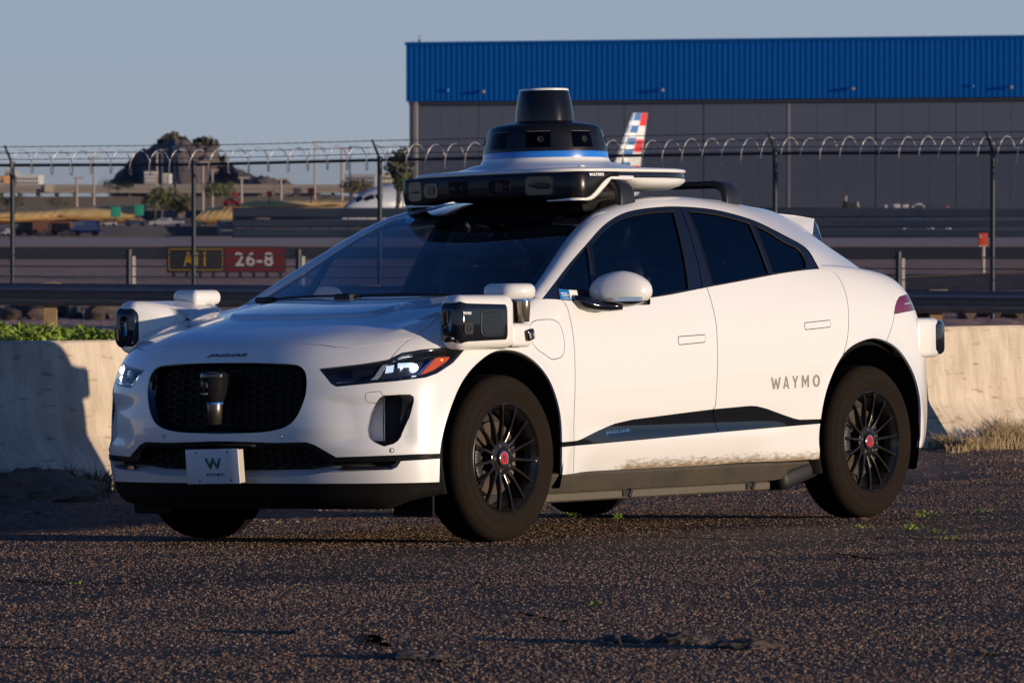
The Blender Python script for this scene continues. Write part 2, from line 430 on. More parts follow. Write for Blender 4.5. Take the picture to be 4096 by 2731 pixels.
# ================================================================ car materials
def paint():
    m = mat('car_white_paint', (.80, .79, .78), rough=.30, coat=1.0); n = m.node_tree.nodes; l = m.node_tree.links; b = n['Principled BSDF']
    tc = n.new('ShaderNodeTexCoord'); sx = n.new('ShaderNodeSeparateXYZ'); l.new(tc.outputs['Object'], sx.inputs[0])
    mp = n.new('ShaderNodeMapping'); mp.inputs['Scale'].default_value = (14, 30, 55); l.new(tc.outputs['Object'], mp.inputs[0])
    no = n.new('ShaderNodeTexNoise'); no.inputs['Scale'].default_value = 1.6; no.inputs['Detail'].default_value = 6; no.inputs['Roughness'].default_value = .7; l.new(mp.outputs[0], no.inputs[0])
    mr = n.new('ShaderNodeMapRange'); mr.inputs['From Min'].default_value = .40; mr.inputs['From Max'].default_value = .285; mr.inputs['To Min'].default_value = -.42; mr.inputs['To Max'].default_value = .42; l.new(sx.outputs['Z'], mr.inputs['Value'])
    xr = n.new('ShaderNodeMapRange'); xr.inputs['From Min'].default_value = .5; xr.inputs['From Max'].default_value = 1.0; xr.inputs['To Min'].default_value = -1.2; xr.inputs['To Max'].default_value = .0; l.new(sx.outputs['X'], xr.inputs['Value'])
    ad = n.new('ShaderNodeMath'); ad.operation = 'ADD'; l.new(mr.outputs[0], ad.inputs[0]); l.new(no.outputs['Fac'], ad.inputs[1]); a2 = n.new('ShaderNodeMath'); a2.operation = 'ADD'; l.new(ad.outputs[0], a2.inputs[0]); l.new(xr.outputs[0], a2.inputs[1])
    rp = n.new('ShaderNodeValToRGB'); rp.color_ramp.elements[0].position = .50; rp.color_ramp.elements[1].position = .78; rp.color_ramp.elements[0].color = (.80, .79, .78, 1); rp.color_ramp.elements[1].color = (.30, .23, .15, 1)
    l.new(a2.outputs[0], rp.inputs[0]); l.new(rp.outputs[0], b.inputs['Base Color']); return m
WHITE = paint()
BLACKG = mat('gloss_black_trim', (.008, .009, .012), rough=.08, spec=.6, coat=.5)
BLACKM = mat('matt_black_plastic', (.012, .012, .013), rough=.6)
GAPM = mat('dark_gap', (.01, .01, .01), rough=.9)
CHROME = mat('chrome', (.75, .76, .78), rough=.12, metal=1)
LETTER = mat('lettering_white', (.85, .85, .83), rough=.5)
def glass(name, tint, mixf, rough=.0, refl=.9):
    m = bpy.data.materials.new(name); m.use_nodes = True; n = m.node_tree.nodes; l = m.node_tree.links; n.clear()
    o = n.new('ShaderNodeOutputMaterial'); t = n.new('ShaderNodeBsdfTransparent'); g = n.new('ShaderNodeBsdfGlossy'); mx = n.new('ShaderNodeMixShader')
    t.inputs[0].default_value = (*tint, 1); g.inputs['Roughness'].default_value = rough; g.inputs[0].default_value = (refl, refl, refl, 1)
    fr = n.new('ShaderNodeFresnel'); ge = n.new('ShaderNodeNewGeometry'); iv = n.new('ShaderNodeMath'); iv.operation = 'MULTIPLY_ADD'; l.new(ge.outputs['Backfacing'], iv.inputs[0]); iv.inputs[1].default_value = 1/mixf-mixf; iv.inputs[2].default_value = mixf; l.new(iv.outputs[0], fr.inputs[0])
    l.new(fr.outputs[0], mx.inputs[0]); l.new(t.outputs[0], mx.inputs[1]); l.new(g.outputs[0], mx.inputs[2]); l.new(mx.outputs[0], o.inputs[0])
    return m
GLASS_W = glass('windscreen_glass', (.55, .60, .68), 1.5)
GLASS_S = glass('tinted_side_glass', (.055, .075, .11), 1.6); GLASS_F = glass('front_side_glass', (.50, .56, .64), 1.6)
GLASS_L = glass('lamp_lens', (.93, .95, .97), 1.45)

# ================================================================ the white car: body panels
car = empty('driverless_car', 'white driverless electric hatchback with rooftop sensor dome parked by the concrete barrier', 'car', near=True)
S1 = Surf(shell, 0, AMAX, 0, BMAX, 300, 90)
S0 = Surf(base, 0, AMAX, 0, BMAX, 220, 70)
def P1(pts, **k): return smooth_curve(S1.pxs(pts), **k)
def at0(c): return np.concatenate([[[0.0, c[0][1]]], c])
i9 = S1.near((.385, -.80, 1.10))
hood_front = S1.pxs([(912,1374.5),(1127,1373.6),(1210,1375.5),(1281,1379.5),(1349,1388.6),(1400,1390.5),(1540,1376.6),(1610,1361),(1648.6,1350)])
hood_front = at0(hood_front)
hc = hood_front[-1]
hood_side = np.concatenate([[hc], S1.pxs([(1700,1317),(1764,1263)]), [S1.near((.10,-.765,1.06)), S1.near((.25,-.785,1.085)), S1.near((.40,-.80,1.11))]])
hood_side = smooth_curve(hood_side)
lamp_px = [(1277.8,1475.2),(1438,1457),(1553,1438),(1608,1410.6),(1689,1397),(1774,1391.4),(1858,1395.7),(1812,1449),(1748.6,1491),(1702,1508),(1498,1529.6),(1344.6,1544.5),(1324,1532),(1302,1504)]
lampc = dens(S1.pxs(lamp_px), .02, True)
hood_lamp = dens(np.array([hc, S1.px(1570,1423), S1.px(1560,1440)]))
grillec = at0(smooth_curve(S1.pxs([(905,1450.5),(1089,1452),(1160,1455.5),(1203,1466),(1222,1490),(1227,1530),(1222.7,1578),(1213,1610),(1196,1650),(1165,1692),(1108,1718.6),(974,1732),(895,1734.5)])))
grillec = np.concatenate([grillec, [[0.0, grillec[-1][1]]]])
strip_up = at0(S1.pxs([(880,1770),(1100,1770),(1225,1767),(1258,1778),(1344.6,1827.4),(1480,1823),(1604,1818),(1757,1812.5),(1775,1812)]))
strip_lo = at0(S1.pxs([(880,1789),(1100,1789),(1215,1787),(1250,1798),(1322,1846),(1480,1846),(1604,1843)]))
intake_lo = at0(S1.pxs([(880,1910),(1001,1908),(1223,1902),(1306,1889),(1480,1882),(1566,1878),(1588,1868),(1604,1843),(1757,1833.7),(1775,1833)]))
ventc = dens(S0.pxs([(1540,1580.7),(1600,1577),(1640,1577),(1655,1586),(1656,1605),(1642,1665.7),(1608,1746.6),(1594,1763),(1575,1775),(1540,1784)]), .02, True)
arch_f = smooth_curve(S1.pxs([(1757,1925),(1759,1860),(1760,1806),(1774,1725),(1795,1653),(1829,1564),(1863,1504),(1923,1440),(1965.5,1410.6),(2021,1398.7),(2072,1406),(2123,1432),(2174,1483),(2200,1523),(2221,1575),(2237,1631),(2246,1696),(2248.6,1762),(2248.4,1840),(2247.7,1895)]))
arch_r = smooth_curve(S1.pxs([(3279,1800),(3275.5,1759),(3282,1682.7),(3294.7,1606),(3317.6,1525.8),(3344,1464.6),(3373,1416.7),(3413,1380),(3459,1359),(3497.5,1352),(3543,1363),(3589,1392),(3627.6,1441.6),(3658,1503),(3677,1575.5),(3683,1629),(3683,1690),(3682,1745)]))
def down(c):                        # run an arch line to the bottom edge of the sheet
    return np.concatenate([[[c[0][0], -0.001]], c[c[:, 1] > .015], [[c[-1][0], -0.001]]])
arch_f = down(arch_f); arch_r = down(arch_r)
fen_line = S1.pxs([(1856,1395),(1899,1403.6),(1945,1422.7),(1956,1432)])
door_f = smooth_curve(S1.pxs([(2245,1194),(2252,1204),(2263.8,1220),(2279,1265.8),(2294.4,1355),(2300,1457),(2299,1600),(2296,1762),(2293.5,1880)]))
door_f = np.concatenate([door_f, [[door_f[-1][0], -.001]]])
door_b = S1.pxs([(2824,1146),(2829,1155),(2846,1209),(2865,1297),(2870,1400),(2869,1500),(2861.8,1624),(2852.5,1635.6),(2873.5,1715),(2869,1780.6),(2850,1832),(2824,1869)])
door_b = dens(np.concatenate([door_b, [[door_b[-1][0]-.01, -.001]]]))
door_r = smooth_curve(S1.pxs([(3266,1074.5),(3300,1076),(3330,1085),(3368,1134),(3389,1202),(3394.7,1261.5),(3387,1367),(3374,1415),(3370,1430)]))
strip_t = S1.pxs([(2235,1768.5),(2249,1767.5),(2307.6,1762),(2325,1756),(2387,1724.5),(2430,1705),(2462,1692.7),(2527.4,1677.7),(2700,1655),(2854.8,1635.6),(3000,1622.5),(3025,1623.5),(3065,1633),(3135,1659),(3180,1674),(3200,1677.7),(3280.4,1675.4),(3300,1674)])
strip_b = S1.pxs([(2235,1789),(2249,1787.6),(2600,1755.5),(2873.5,1729),(3280.4,1694),(3300,1692.5)])
belt_s = S1.pxs([(2167,1197),(2314,1205),(2450,1202),(2609,1190),(2819,1151.5),(2940,1129),(3070,1104),(3172,1087),(3278,1076)])
belt = np.concatenate([[[belt_s[0][0]+.01, BMAX+.001]], [[belt_s[0][0]+.0, belt_s[0][1]+.10]], smooth_curve(belt_s), [[belt_s[-1][0]+.03, BMAX+.001]]])
charge = smooth_curve(S1.pxs([(2118.4,1304),(2133.7,1286),(2172,1278.6),(2215,1280),(2238,1296.4),(2251,1329.6),(2258.7,1380.6),(2253.6,1416),(2233,1433),(2205,1435.5),(2184.7,1421.4),(2128.6,1367.9),(2118.4,1334.7)]), closed=True)
def rrect(px, n=5, r=.35):
    """rounded quadrilateral of 4 pixel corners in the domain"""
    q = S1.pxs(px); out = []
    for i in range(4):
        p0, p1, p2 = q[i-1], q[i], q[(i+1) % 4]; L = min(np.linalg.norm(p0-p1), np.linalg.norm(p2-p1))*r
        a = p1+(p0-p1)/np.linalg.norm(p0-p1)*L; b = p1+(p2-p1)/np.linalg.norm(p2-p1)*L
        for t in np.linspace(0, 1, n): out.append(a*(1-t)**2+2*p1*t*(1-t)+b*t*t)
    return np.array(out)
hand_r = rrect([(3217,1291),(3321,1280),(3322,1307.5),(3220,1319)]); hand_f = rrect([(2711.5,1346),(2821,1338),(2821,1368),(2714,1379)])
towc = rrect([(1459.5,1572),(1527.5,1563),(1531.8,1612),(1463.7,1609)])
rear_line = smooth_curve(S1.pxs([(3580,1246),(3568,1304),(3546.5,1363.6),(3543,1370)]))
tl = S1.pxs([(3640,1170),(3597.6,1187),(3587,1204),(3580,1228),(3576,1256),(3620,1247),(3659,1240)])
tailc = np.concatenate([tl, [S1.near((3.63,-.70,1.0)), S1.near((3.70,-.45,.985)), S1.near((3.685,-.45,1.04)), S1.near((3.60,-.70,1.075))]])
tailc = dens(tailc, .02, True)
rear_bump = dens(np.array([S1.near((3.68,-.50,1.01)), S1.near((3.73,-.42,.93)), S1.near((3.76,-.2,.80)), [AMAX+.001, S1.near((3.77,0,.80))[1]]]))
hatch = dens(np.array([S1.near((3.60,-.68,1.05)), S1.near((3.44,-.66,1.17)), S1.near((3.36,-.62,1.20)), [S1.near((3.36,-.62,1.20))[0], BMAX+.001]]))
rec_px = [(1540,1578),(1520,1590),(1497.7,1619),(1480,1650),(1472,1682.7),(1464.5,1725),(1480.7,1757),(1510,1775),(1540,1786)]
recess = dens(np.concatenate([smooth_curve(S0.pxs(rec_px), step=.012), S0.pxs([(1540.6,1730),(1540.6,1680),(1540.6,1630)])]), .012, True)
scoop = dens(np.array([S1.near((x_, -y_, 1.02 if x_ < -.2 else 1.07)) for x_, y_ in zip(SCX, SCY)])); scoop = np.concatenate([[[0, scoop[0][1]]], scoop])[:-1]
g = .0042
cuts = [(hood_front, g, False), (hood_side, g, False), (lampc, g, True), (hood_lamp, g, False), (grillec, 0, False), (strip_up, 0, False), (strip_lo, 0, False),
        (intake_lo, 0, False), (ventc, 0, True), (recess, 0, True), (arch_f, 0, False), (arch_r, 0, False), (fen_line, g, False), (door_f, g, False), (door_b, g*1.1, False), (door_r, g, False),
        (strip_t, 0, False), (strip_b, 0, False), (belt, 0, False), (charge, g*.8, True), (hand_r, g*.9, True), (hand_f, g*.9, True), (towc, g*.6, True),
        (rear_line, g*.8, False), (scoop, g*.7, False), (tailc, g*.6, True), (rear_bump, g, False), (hatch, g, False)]
def sp(u, v): return tuple(S1.px(u, v))
seeds = {'bonnet': [sp(1200, 1300), sp(1400, 1230)], 'front_bumper': [sp(1400, 1650), sp(1000,1752), sp(1500,1900)], 'front_wing': [sp(2270, 1600), sp(2262,1830), sp(1800,1380)],
         'front_door': [sp(2500, 1500), sp(2500, 1840)], 'rear_door': [sp(3000, 1500), sp(3000, 1800)], 'rear_quarter': [sp(3450, 1250)],
         'rear_bumper': [sp(3660, 1400)], 'tailgate': [tuple(S1.near((3.70,-.2,.99)))], 'charging_flap': sp(2180, 1350), 'door_handle': sp(3270, 1300), 'door_handle2': sp(2766, 1358),
         'towing_cover': sp(1495, 1590), 'trim': [sp(2600, 1720), sp(3000, 1680), sp(2270, 1778)], 'nose_trim': [sp(1000, 1779), sp(1500, 1834)],
         'headlamp': sp(1500, 1500), 'tail_lamp': sp(3620, 1210), 'vent': tuple(S0.px(1590, 1680)), 'recess': tuple(S0.px(1505, 1690))}
regs = panels(S1, cuts, seeds, step=.019)
for nm in ('bonnet', 'front_bumper'):
    panel_mesh(nm, S1, regs[nm], WHITE, car, mirror='both')
for nm in ('front_wing', 'front_door', 'rear_door', 'rear_quarter', 'charging_flap', 'towing_cover'):
    for mr in (None, 'far'): panel_mesh(nm, S1, regs[nm], WHITE, car, mirror=mr)
panel_mesh('rear_bumper', S1, regs['rear_bumper'], WHITE, car, mirror='both')
panel_mesh('tailgate', S1, regs['tailgate'], WHITE, car, mirror='both')
for mr in (None, 'far'):
    panel_mesh('side_trim', S1, regs['trim'], BLACKG, car, off=-.004, mirror=mr)
    for hn in ('door_handle', 'door_handle2'): panel_mesh('door_handle', S1, regs[hn], WHITE, car, off=.0012, thick=.01, mirror=mr)
panel_mesh('front_trim', S1, regs['nose_trim'], BLACKG, car, off=.004, thick=.02, mirror='both')
# dark inner body behind every gap: the whole sheet, set in
gi = panels(S1, [(arch_f, 0, False), (arch_r, 0, False), (belt, 0, False), (grillec, 0, False), (intake_lo, 0, False), (strip_up, 0, False), (lampc, 0, True), (ventc, 0, True), (recess, 0, True)],
            {'x': [sp(2600, 1500), sp(1400, 1650), sp(1500,1900)]}, step=.05)
panel_mesh('inner_body', S1, gi['x'], GAPM, car, off=-.022, thick=0, mirror='both')
# ================================================================ greenhouse: glass, pillars, roof
_row6 = G[:, 6]; _bx = _row6[9:17, 0]; _bz = _row6[9:17, 2]; _bw = -_row6[9:17, 1]
def belt_z(x): return np.interp(x, _bx, _bz)
def side_w(x, z):
    dz = z-belt_z(x); wb = np.interp(x, _bx, _bw)
    return wb-.36*dz-.26*dz*np.abs(dz)-.05*sstep(x, 2.2, 3.0)*np.clip(dz*4, 0, 1)
def side_fn(a, b):
    a = np.asarray(a, float); b = np.asarray(b, float)
    return np.stack([a, -side_w(a, b), b], 1)
S2 = Surf(side_fn, .2, 3.1, .98, 1.66, 120, 50)
dlo_px = [(2167,1197),(2230,1115),(2284,1046),(2351,970),(2406,909),(2467,865),(2540,840),(2636,828),(2716,826),(2827,834),(2923,853),(3006,870),(3070,904),(3155,955),(3232,993),(3261,1036),(3278,1076)]
dlo_px = [(2167,1197),(2230,1115),(2284,1046),(2351,970),(2406,909),(2467,865),(2540,840),(2636,828),(2716,826),(2827,834),(2923,853),(3000,876),(3070,906),(3155,950),(3222,990),(3256,1036),(3278,1076)]
EO2 = S2.pxs(dlo_px)                        # (x,z) of the outer window line
EO = side_fn(EO2[:, 0], EO2[:, 1])
def px_w(u, v, wf):                         # a pixel on a curve whose half width depends on height / place
    w = .7
    for _ in range(12): P = hit(u, v, 1, -w); w = wf(P)
    return hit(u, v, 1, -w)
wA = lambda P: .79-(P[2]-1.09)*(.79-.575)/.41
EI = [px_w(2092, 1208, wA), px_w(2169,1100,wA), px_w(2221,1020,wA), px_w(2284,933,wA), px_w(2345,872,wA), px_w(2400,838,wA), px_w(2480,811,wA)]
EI += [np.array(p) for p in [(1.56,-.565,1.562),(1.83,-.563,1.570),(2.10,-.56,1.561),(2.33,-.555,1.548),(2.53,-.55,1.532),(2.72,-.545,1.51)]]
EI += [px_w(3205, 905, lambda P: .56), px_w(3291, 971, lambda P: .60), px_w(3389, 1038, lambda P: .63), px_w(3462, 1092, lambda P: .68)]
EI = np.array(EI)
sk = np.arange(len(EI), dtype=float); _bs = nspline(sk)
belt_drop = EO.copy()
def pillar_fn(a, b):
    a = np.asarray(a, float); b = np.asarray(b, float); B = _bs(a)
    o = B@EO; i = B@EI; mid = (o+i)/2; d = i-o
    out = np.cross(B@np.gradient(EI, axis=0), d); out /= np.linalg.norm(out, axis=1)[:, None]; out[out[:, 1] > 0] *= -1
    k = ((.036+.009*sstep(a, 5, 7))*(1-.6*sstep(a, 9.5, 12.5)))[:, None]
    c = mid+out*k
    b = b[:, None]
    return o*(1-b)**2+2*c*b*(1-b)+i*b*b
CL = np.array([(.15,1.088),(.42,1.205),(.62,1.298),(.79,1.372),(.95,1.437),(1.11,1.495),(1.29,1.545),(1.56,1.583),(1.83,1.592),(2.10,1.585),(2.33,1.573),(2.53,1.558),(2.74,1.535),(2.95,1.47),(3.13,1.385),(3.33,1.285),(3.50,1.195)])
def roof_fn(a, b):
    a = np.asarray(a, float); b = np.asarray(b, float); B = _bs(a); c = B@CL; e = B@EI
    q = np.abs(b)**2.3
    x = c[:, 0]+(e[:, 0]-c[:, 0])*q; z = c[:, 1]+(e[:, 2]-c[:, 1])*q
    return np.stack([x, e[:, 1]*b, z], 1)
def grid_mesh(name, fn, a0, a1, b0, b1, na, nb, material, parent, mirror=None, off=0.0, flip=False):
    A = np.linspace(a0, a1, na); B = np.linspace(b0, b1, nb); aa, bb = np.meshgrid(A, B, indexing='ij'); aa = aa.ravel(); bb = bb.ravel()
    P = fn(aa, bb); N = _nrm(fn, aa, bb)
    if flip: N = -N
    P = P+N*off; Fc = [(i*nb+j, (i+1)*nb+j, (i+1)*nb+j+1, i*nb+j+1) for i in range(na-1) for j in range(nb-1)]
    gn = np.cross(P[nb]-P[0], P[1]-P[0]); j0 = (na//2)*nb+nb//2; gn = np.cross(P[j0+nb]-P[j0], P[j0+1]-P[j0])
    if gn@N[j0] < 0: Fc = [f[::-1] for f in Fc]
    if mirror == 'far': P = P*mir; N = N*mir; Fc = [f[::-1] for f in Fc]
    if mirror == 'both': n = len(P); P = np.concatenate([P, P*mir]); N = np.concatenate([N, N*mir]); Fc = Fc+[tuple(i+n for i in f[::-1]) for f in Fc]
    return meshobj(name, P, Fc, material, parent, normals=N)
SP = Surf(pillar_fn, 0, 16, 0, 1, 160, 16)
SR = Surf(roof_fn, 0, 16, 0, 1, 160, 40)
def sgn(S, a, b, want):                      # make normals point outwards
    n = S.normal(a, b)[0]; S.flip = 1 if n@np.array(want) > 0 else -1
sgn(SP, 8, .5, (0, -1, .5)); sgn(SR, 8, .5, (0, 0, 1)); sgn(S2, 1.5, 1.3, (0, -1, 0)); sgn(S1, 3, .4, (0, -1, 0))
# white A pillars, cant rails and C pillars
pill = panels(SP, [], {'p': (8, .5)}, step=.07) if False else None
for mr in (None, 'far'):
    grid_mesh('roof_pillar', pillar_fn, 0, 16, 0, 1, 150, 12, WHITE, car, mirror=mr, flip=SP.flip < 0)
# windscreen, roof glass, rear screen
grid_mesh('windscreen', roof_fn, -.12, 5.0, 0, .985, 60, 24, GLASS_W, car, mirror='both', flip=SR.flip < 0)
for mr in (None, 'far'): grid_mesh('windscreen_frame', roof_fn, -.12, 5.0, .955, 1.0, 60, 4, BLACKG, car, mirror=mr, off=-.003, flip=SR.flip < 0)
def frit(a, b):                              # black band with a curved lower edge over the top of the screen
    return roof_fn(4.62+.28*(1-np.clip(np.abs(b)/.80, 0, 1)**4)*0+(a)*(.55), b)
grid_mesh('sunshade_shadow_band', lambda a, b: roof_fn(4.15+.45*sstep(b, .72, .95)+a*(5.02-4.15-.45*sstep(b, .72, .95)), b), 0, 1, 0, .985, 10, 40, BLACKG, car, mirror='both', off=.002, flip=SR.flip < 0)  # black sunshade band, with the roof unit's shadow put into it too
ROOFG = mat('black_roof_glass', (.010, .011, .014), rough=.06, spec=.6)
grid_mesh('roof_glass', roof_fn, 5.0, 12.3, 0, 1, 70, 24, ROOFG, car, mirror='both', off=-.001, flip=SR.flip < 0)
grid_mesh('roof_header', roof_fn, 12.3, 12.95, 0, 1, 8, 24, WHITE, car, mirror='both', off=0, flip=SR.flip < 0)
grid_mesh('rear_screen', roof_fn, 12.9, 16.3, 0, 1, 30, 24, BLACKG, car, mirror='both', off=-.004, flip=SR.flip < 0)
# spoiler: a white wedge over the rear screen with black end fins
tip = px_w(3257, 875, lambda P: .50)
sp_top = []; V = []; Fc = []
for k, q in enumerate(np.linspace(-1, 1, 21)):
    p0 = roof_fn([12.2], [abs(q)*.97])[0]; y = (abs(q)*.50)*(-1 if q < 0 else 1)
    c2 = abs(q)**2.2
    p0 = np.array([p0[0], abs(p0[1])*(-1 if q < 0 else 1), p0[2]+.002])
    p1 = np.array([tip[0]+.05*(1-c2), y, tip[2]+.022*(1-c2)])
    p2 = p1+np.array([.012, 0, -.022]); p3 = np.array([tip[0]-.12, y*1.08, tip[2]-.085+.02*(1-c2)])
    V += [p0, (p0+p1)/2+np.array([0, 0, .003]), p1, p2, p3]
    if k:
        o = (k-1)*5; n = k*5; Fc += [(o+i, n+i, n+i+1, o+i+1) for i in range(4)]
Fc += [(0, 1, 2, 3, 4), tuple(100+i for i in (4, 3, 2, 1, 0))]
spoiler = meshobj('spoiler', V, Fc, WHITE, car, sharp=30)
for s_ in (-1, 1):
    a = tip*np.array([1, -s_*-1 if False else 1, 1]); ty = -s_*tip[1] if s_ > 0 else tip[1]
    def sy(p): return np.array([p[0], -p[1] if s_ > 0 else p[1], p[2]])
    q0 = tip+np.array([.001, .0, -.004]); q1 = px_w(3250, 946, lambda P: .585); q2 = px_w(3292, 973, lambda P: .575); q3 = px_w(3272, 905, lambda P: .50)
    vv = [sy(p) for p in (q0, q1, q2, q3)]; vv += [p+np.array([0, .03*s_*-1, 0]) for p in vv]
    meshobj('spoiler_fin', vv, [(0, 1, 2, 3), (7, 6, 5, 4), (0, 3, 7, 4), (1, 0, 4, 5), (2, 1, 5, 6), (3, 2, 6, 7)], BLACKG, spoiler, smooth=False)
    w0 = [sy(p) for p in (roof_fn([12.2], [.97])[0], tip, q1+np.array([0, -.0, 0]), roof_fn([13.0], [1.0])[0])]
    meshobj('spoiler_cheek', w0, [(0, 1, 2, 3)], WHITE, spoiler, smooth=False)
# side windows: one dark sheet cut into quarter light, front window, rear window, rear quarter light
sill_px = [(2150,1200),(2167,1200),(2314,1209),(2450,1206),(2609,1194),(2819,1155.5),(2940,1133),(3070,1108),(3172,1091),(3285,1079)]
lowc = smooth_curve(S2.pxs(sill_px)); topc = smooth_curve(np.concatenate([[EO2[0]-[.02, .02]], EO2, [EO2[-1]+[.012, -.06]]]))
# outer trim outline closed
out_loop = (topc, 0, False); low = (lowc, 0, False)
def W(px, **k): return dens(S2.pxs(px), .02, True)
wf = smooth_curve(S2.pxs([(2365,980),(2406,935),(2467,886),(2540,862),(2636,849),(2695,846)]))
win_f = np.concatenate([wf, S2.pxs([(2712,910),(2735,1010),(2752,1110),(2757,1158),(2609,1189),(2450,1200),(2384,1203),(2382,1130),(2374,1050)])])
win_f = dens(win_f, .02, True)
win_q = W([(2348,985),(2356,1020),(2364,1100),(2369,1200),(2314,1202),(2240,1196),(2234,1135),(2290,1055)])
wr = smooth_curve(S2.pxs([(2757,847),(2827,853),(2923,872),(3000,894)]))
win_r = dens(np.concatenate([wr, S2.pxs([(3022,950),(3050,1020),(3078,1098),(2950,1124),(2854,1142),(2835,1080),(2800,960)])]), .02, True)
wq = smooth_curve(S2.pxs([(3021,902),(3090,937),(3155,977),(3205,1008),(3222,1040),(3227,1075)]))
win_rq = dens(np.concatenate([wq, S2.pxs([(3172,1084),(3092,1095),(3060,1005)])]), .02, True)
bsplit = S2.pxs([(2717,820),(2729,843),(2760,930),(2795,1050),(2812,1151),(2813,1165)])
tsplit = None
Swin = [(topc, 0, False), (lowc, 0, False), (win_f, 0, True), (win_q, 0, True), (win_r, 0, True), (win_rq, 0, True), (bsplit, .006, False)]
def s2(u, v): return tuple(S2.px(u, v))
wr_ = panels(S2, Swin, {'wf': s2(2560, 1000), 'wq': s2(2330, 1120), 'wr': s2(2920, 1000), 'wrq': s2(3130, 1040), 'trim': [s2(2765, 1100), s2(2830, 1125)]}, step=.03)
for mr in (None, 'far'):
    for k_, nm in (('wf', 'side_window'), ('wr', 'side_window'), ('wq', 'quarter_light'), ('wrq', 'quarter_light')):
        panel_mesh(nm, S2, wr_[k_], GLASS_F if k_ in ('wf', 'wq') else GLASS_S, car, off=-.009, thick=0, mirror=mr)
    panel_mesh('window_frame', S2, wr_['trim'], BLACKG, car, off=-.004, thick=.02, mirror=mr)
# rubber edges round the panes
RUB = mat('black_rubber', (.006, .006, .006), rough=.5)
for mr in (1, -1):
    for c in (win_f, win_q, win_r, win_rq):
        P = side_fn(c[:, 0], c[:, 1])+np.array([0, .004, 0]); P = P*np.array([1, mr, 1])
        v, f_ = tube(P, .0035, 5, closed=True); meshobj('window_seal', v, f_, RUB, car)
# ================================================================ front end details
def rounded_box(bm, c, s, r, seg=4, rot=None):
    """box with all edges rounded by r (metres)"""
    b2 = bmesh.new(); bmesh.ops.create_cube(b2, size=1.0)
    bmesh.ops.scale(b2, vec=s, verts=b2.verts)
    bmesh.ops.bevel(b2, geom=list(b2.edges), offset=r, segments=seg, affect='EDGES', profile=0.5)
    mt = Matrix.Translation(c) @ (rot if rot is not None else Matrix.Identity(4)); bmesh.ops.transform(b2, matrix=mt, verts=b2.verts)
    me = bpy.data.meshes.new('tmp'); b2.to_mesh(me); b2.free(); bm.from_mesh(me); bpy.data.meshes.remove(me)
def text_mesh(body, bold=.0, spacing=1.0):
    cu = bpy.data.curves.new('txt', 'FONT'); cu.body = body; cu.offset = bold; cu.space_character = spacing; cu.size = 1.0; cu.resolution_u = 3
    o = bpy.data.objects.new('txt', cu); COL.objects.link(o); dg = bpy.context.evaluated_depsgraph_get()
    me = bpy.data.meshes.new_from_object(o.evaluated_get(dg)); bpy.data.objects.remove(o); bpy.data.curves.remove(cu)
    V = np.array([v.co[:] for v in me.vertices]); Fc = [tuple(p.vertices) for p in me.polygons]; bpy.data.meshes.remove(me)
    lo, hi = V.min(0), V.max(0); V[:, 0] = (V[:, 0]-lo[0])/(hi[0]-lo[0]); V[:, 1] = (V[:, 1]-lo[1])/(hi[1]-lo[1])
    return V[:, :2], Fc
def prism(V2, Fc, place, t):
    """extrude a flat outline mesh: place(u,v,depth)->xyz"""
    from collections import Counter
    n = len(V2); V = [place(p[0], p[1], t) for p in V2]+[place(p[0], p[1], 0) for p in V2]; F2 = list(Fc)
    c = Counter()
    for f in Fc:
        for i in range(len(f)): c[(f[i], f[(i+1) % len(f)])] += 1
    for (i, j) in c:
        if (j, i) not in c: F2.append((j, i, i+n, j+n))
    return V, F2
def text_at(body, PL, PR, up, h, material, parent, t=.0012, name='lettering', bold=.0, spacing=1.0, S=None, lift=.0008, shear=0):
    PL = np.array(PL, float); PR = np.array(PR, float); e = PR-PL; up = np.array(up, float); up -= e*(up@e)/(e@e); up /= np.linalg.norm(up)
    V2, Fc = text_mesh(body, bold, spacing); nrm = np.cross(e, up); nrm /= np.linalg.norm(nrm)
    def place(u, v, d):
        P = PL+e*(u+shear*v)+up*v*h
        if S is not None:
            loc, n, i, dd = S.bvh.find_nearest(Vector(P)); n = np.array(n)
            if n@nrm < 0: n = -n
            return np.array(loc)+n*(lift+d)
        return P+nrm*(lift+d)
    V, F2 = prism(V2, Fc, place, t)
    return meshobj(name, V, F2, material, parent, smooth=False)
def wxyz(S, u, v):
    p = S.px(u, v); return S.fn([p[0]], [p[1]])[0]
def decal(name, S, px, material, parent, off=.001, thick=.0, mirror=(None, 'far'), step=.02, smooth=False, dom=None):
    c = dom if dom is not None else dens(S.pxs(px), step, True)
    if smooth: c = smooth_curve(S.pxs(px), closed=True)
    reg = poly_fill(c, step); out = []
    for m_ in mirror: out.append(panel_mesh(name, S, reg, material, parent, off=off, thick=thick, mirror=m_))
    return out
def poly_fill(c, step):
    c = np.asarray(c); V = [Vector((p[0], p[1])) for p in c]; n = len(c); lo, hi = c.min(0), c.max(0)
    for a in np.arange(lo[0]+step*.5, hi[0], step):
        for b in np.arange(lo[1]+step*.5, hi[1], step):
            if inside(a, b, c) and np.min(np.hypot(c[:, 0]-a, c[:, 1]-b)) > step*.4: V.append(Vector((a, b)))
    vo, eo, fo, _a, _b2, _c = delaunay_2d_cdt(V, [(i, (i+1) % n) for i in range(n)], [], 1, 1e-7, False)
    vv = np.array([(p[0], p[1]) for p in vo]); fa = np.array([f for f in fo if len(f) == 3])
    cen = vv[fa].mean(1); keep = [inside(p[0], p[1], c) for p in cen]; fa = fa[keep]
    ids, iv = np.unique(fa.ravel(), return_inverse=True)
    return vv[ids], iv.reshape(-1, 3)
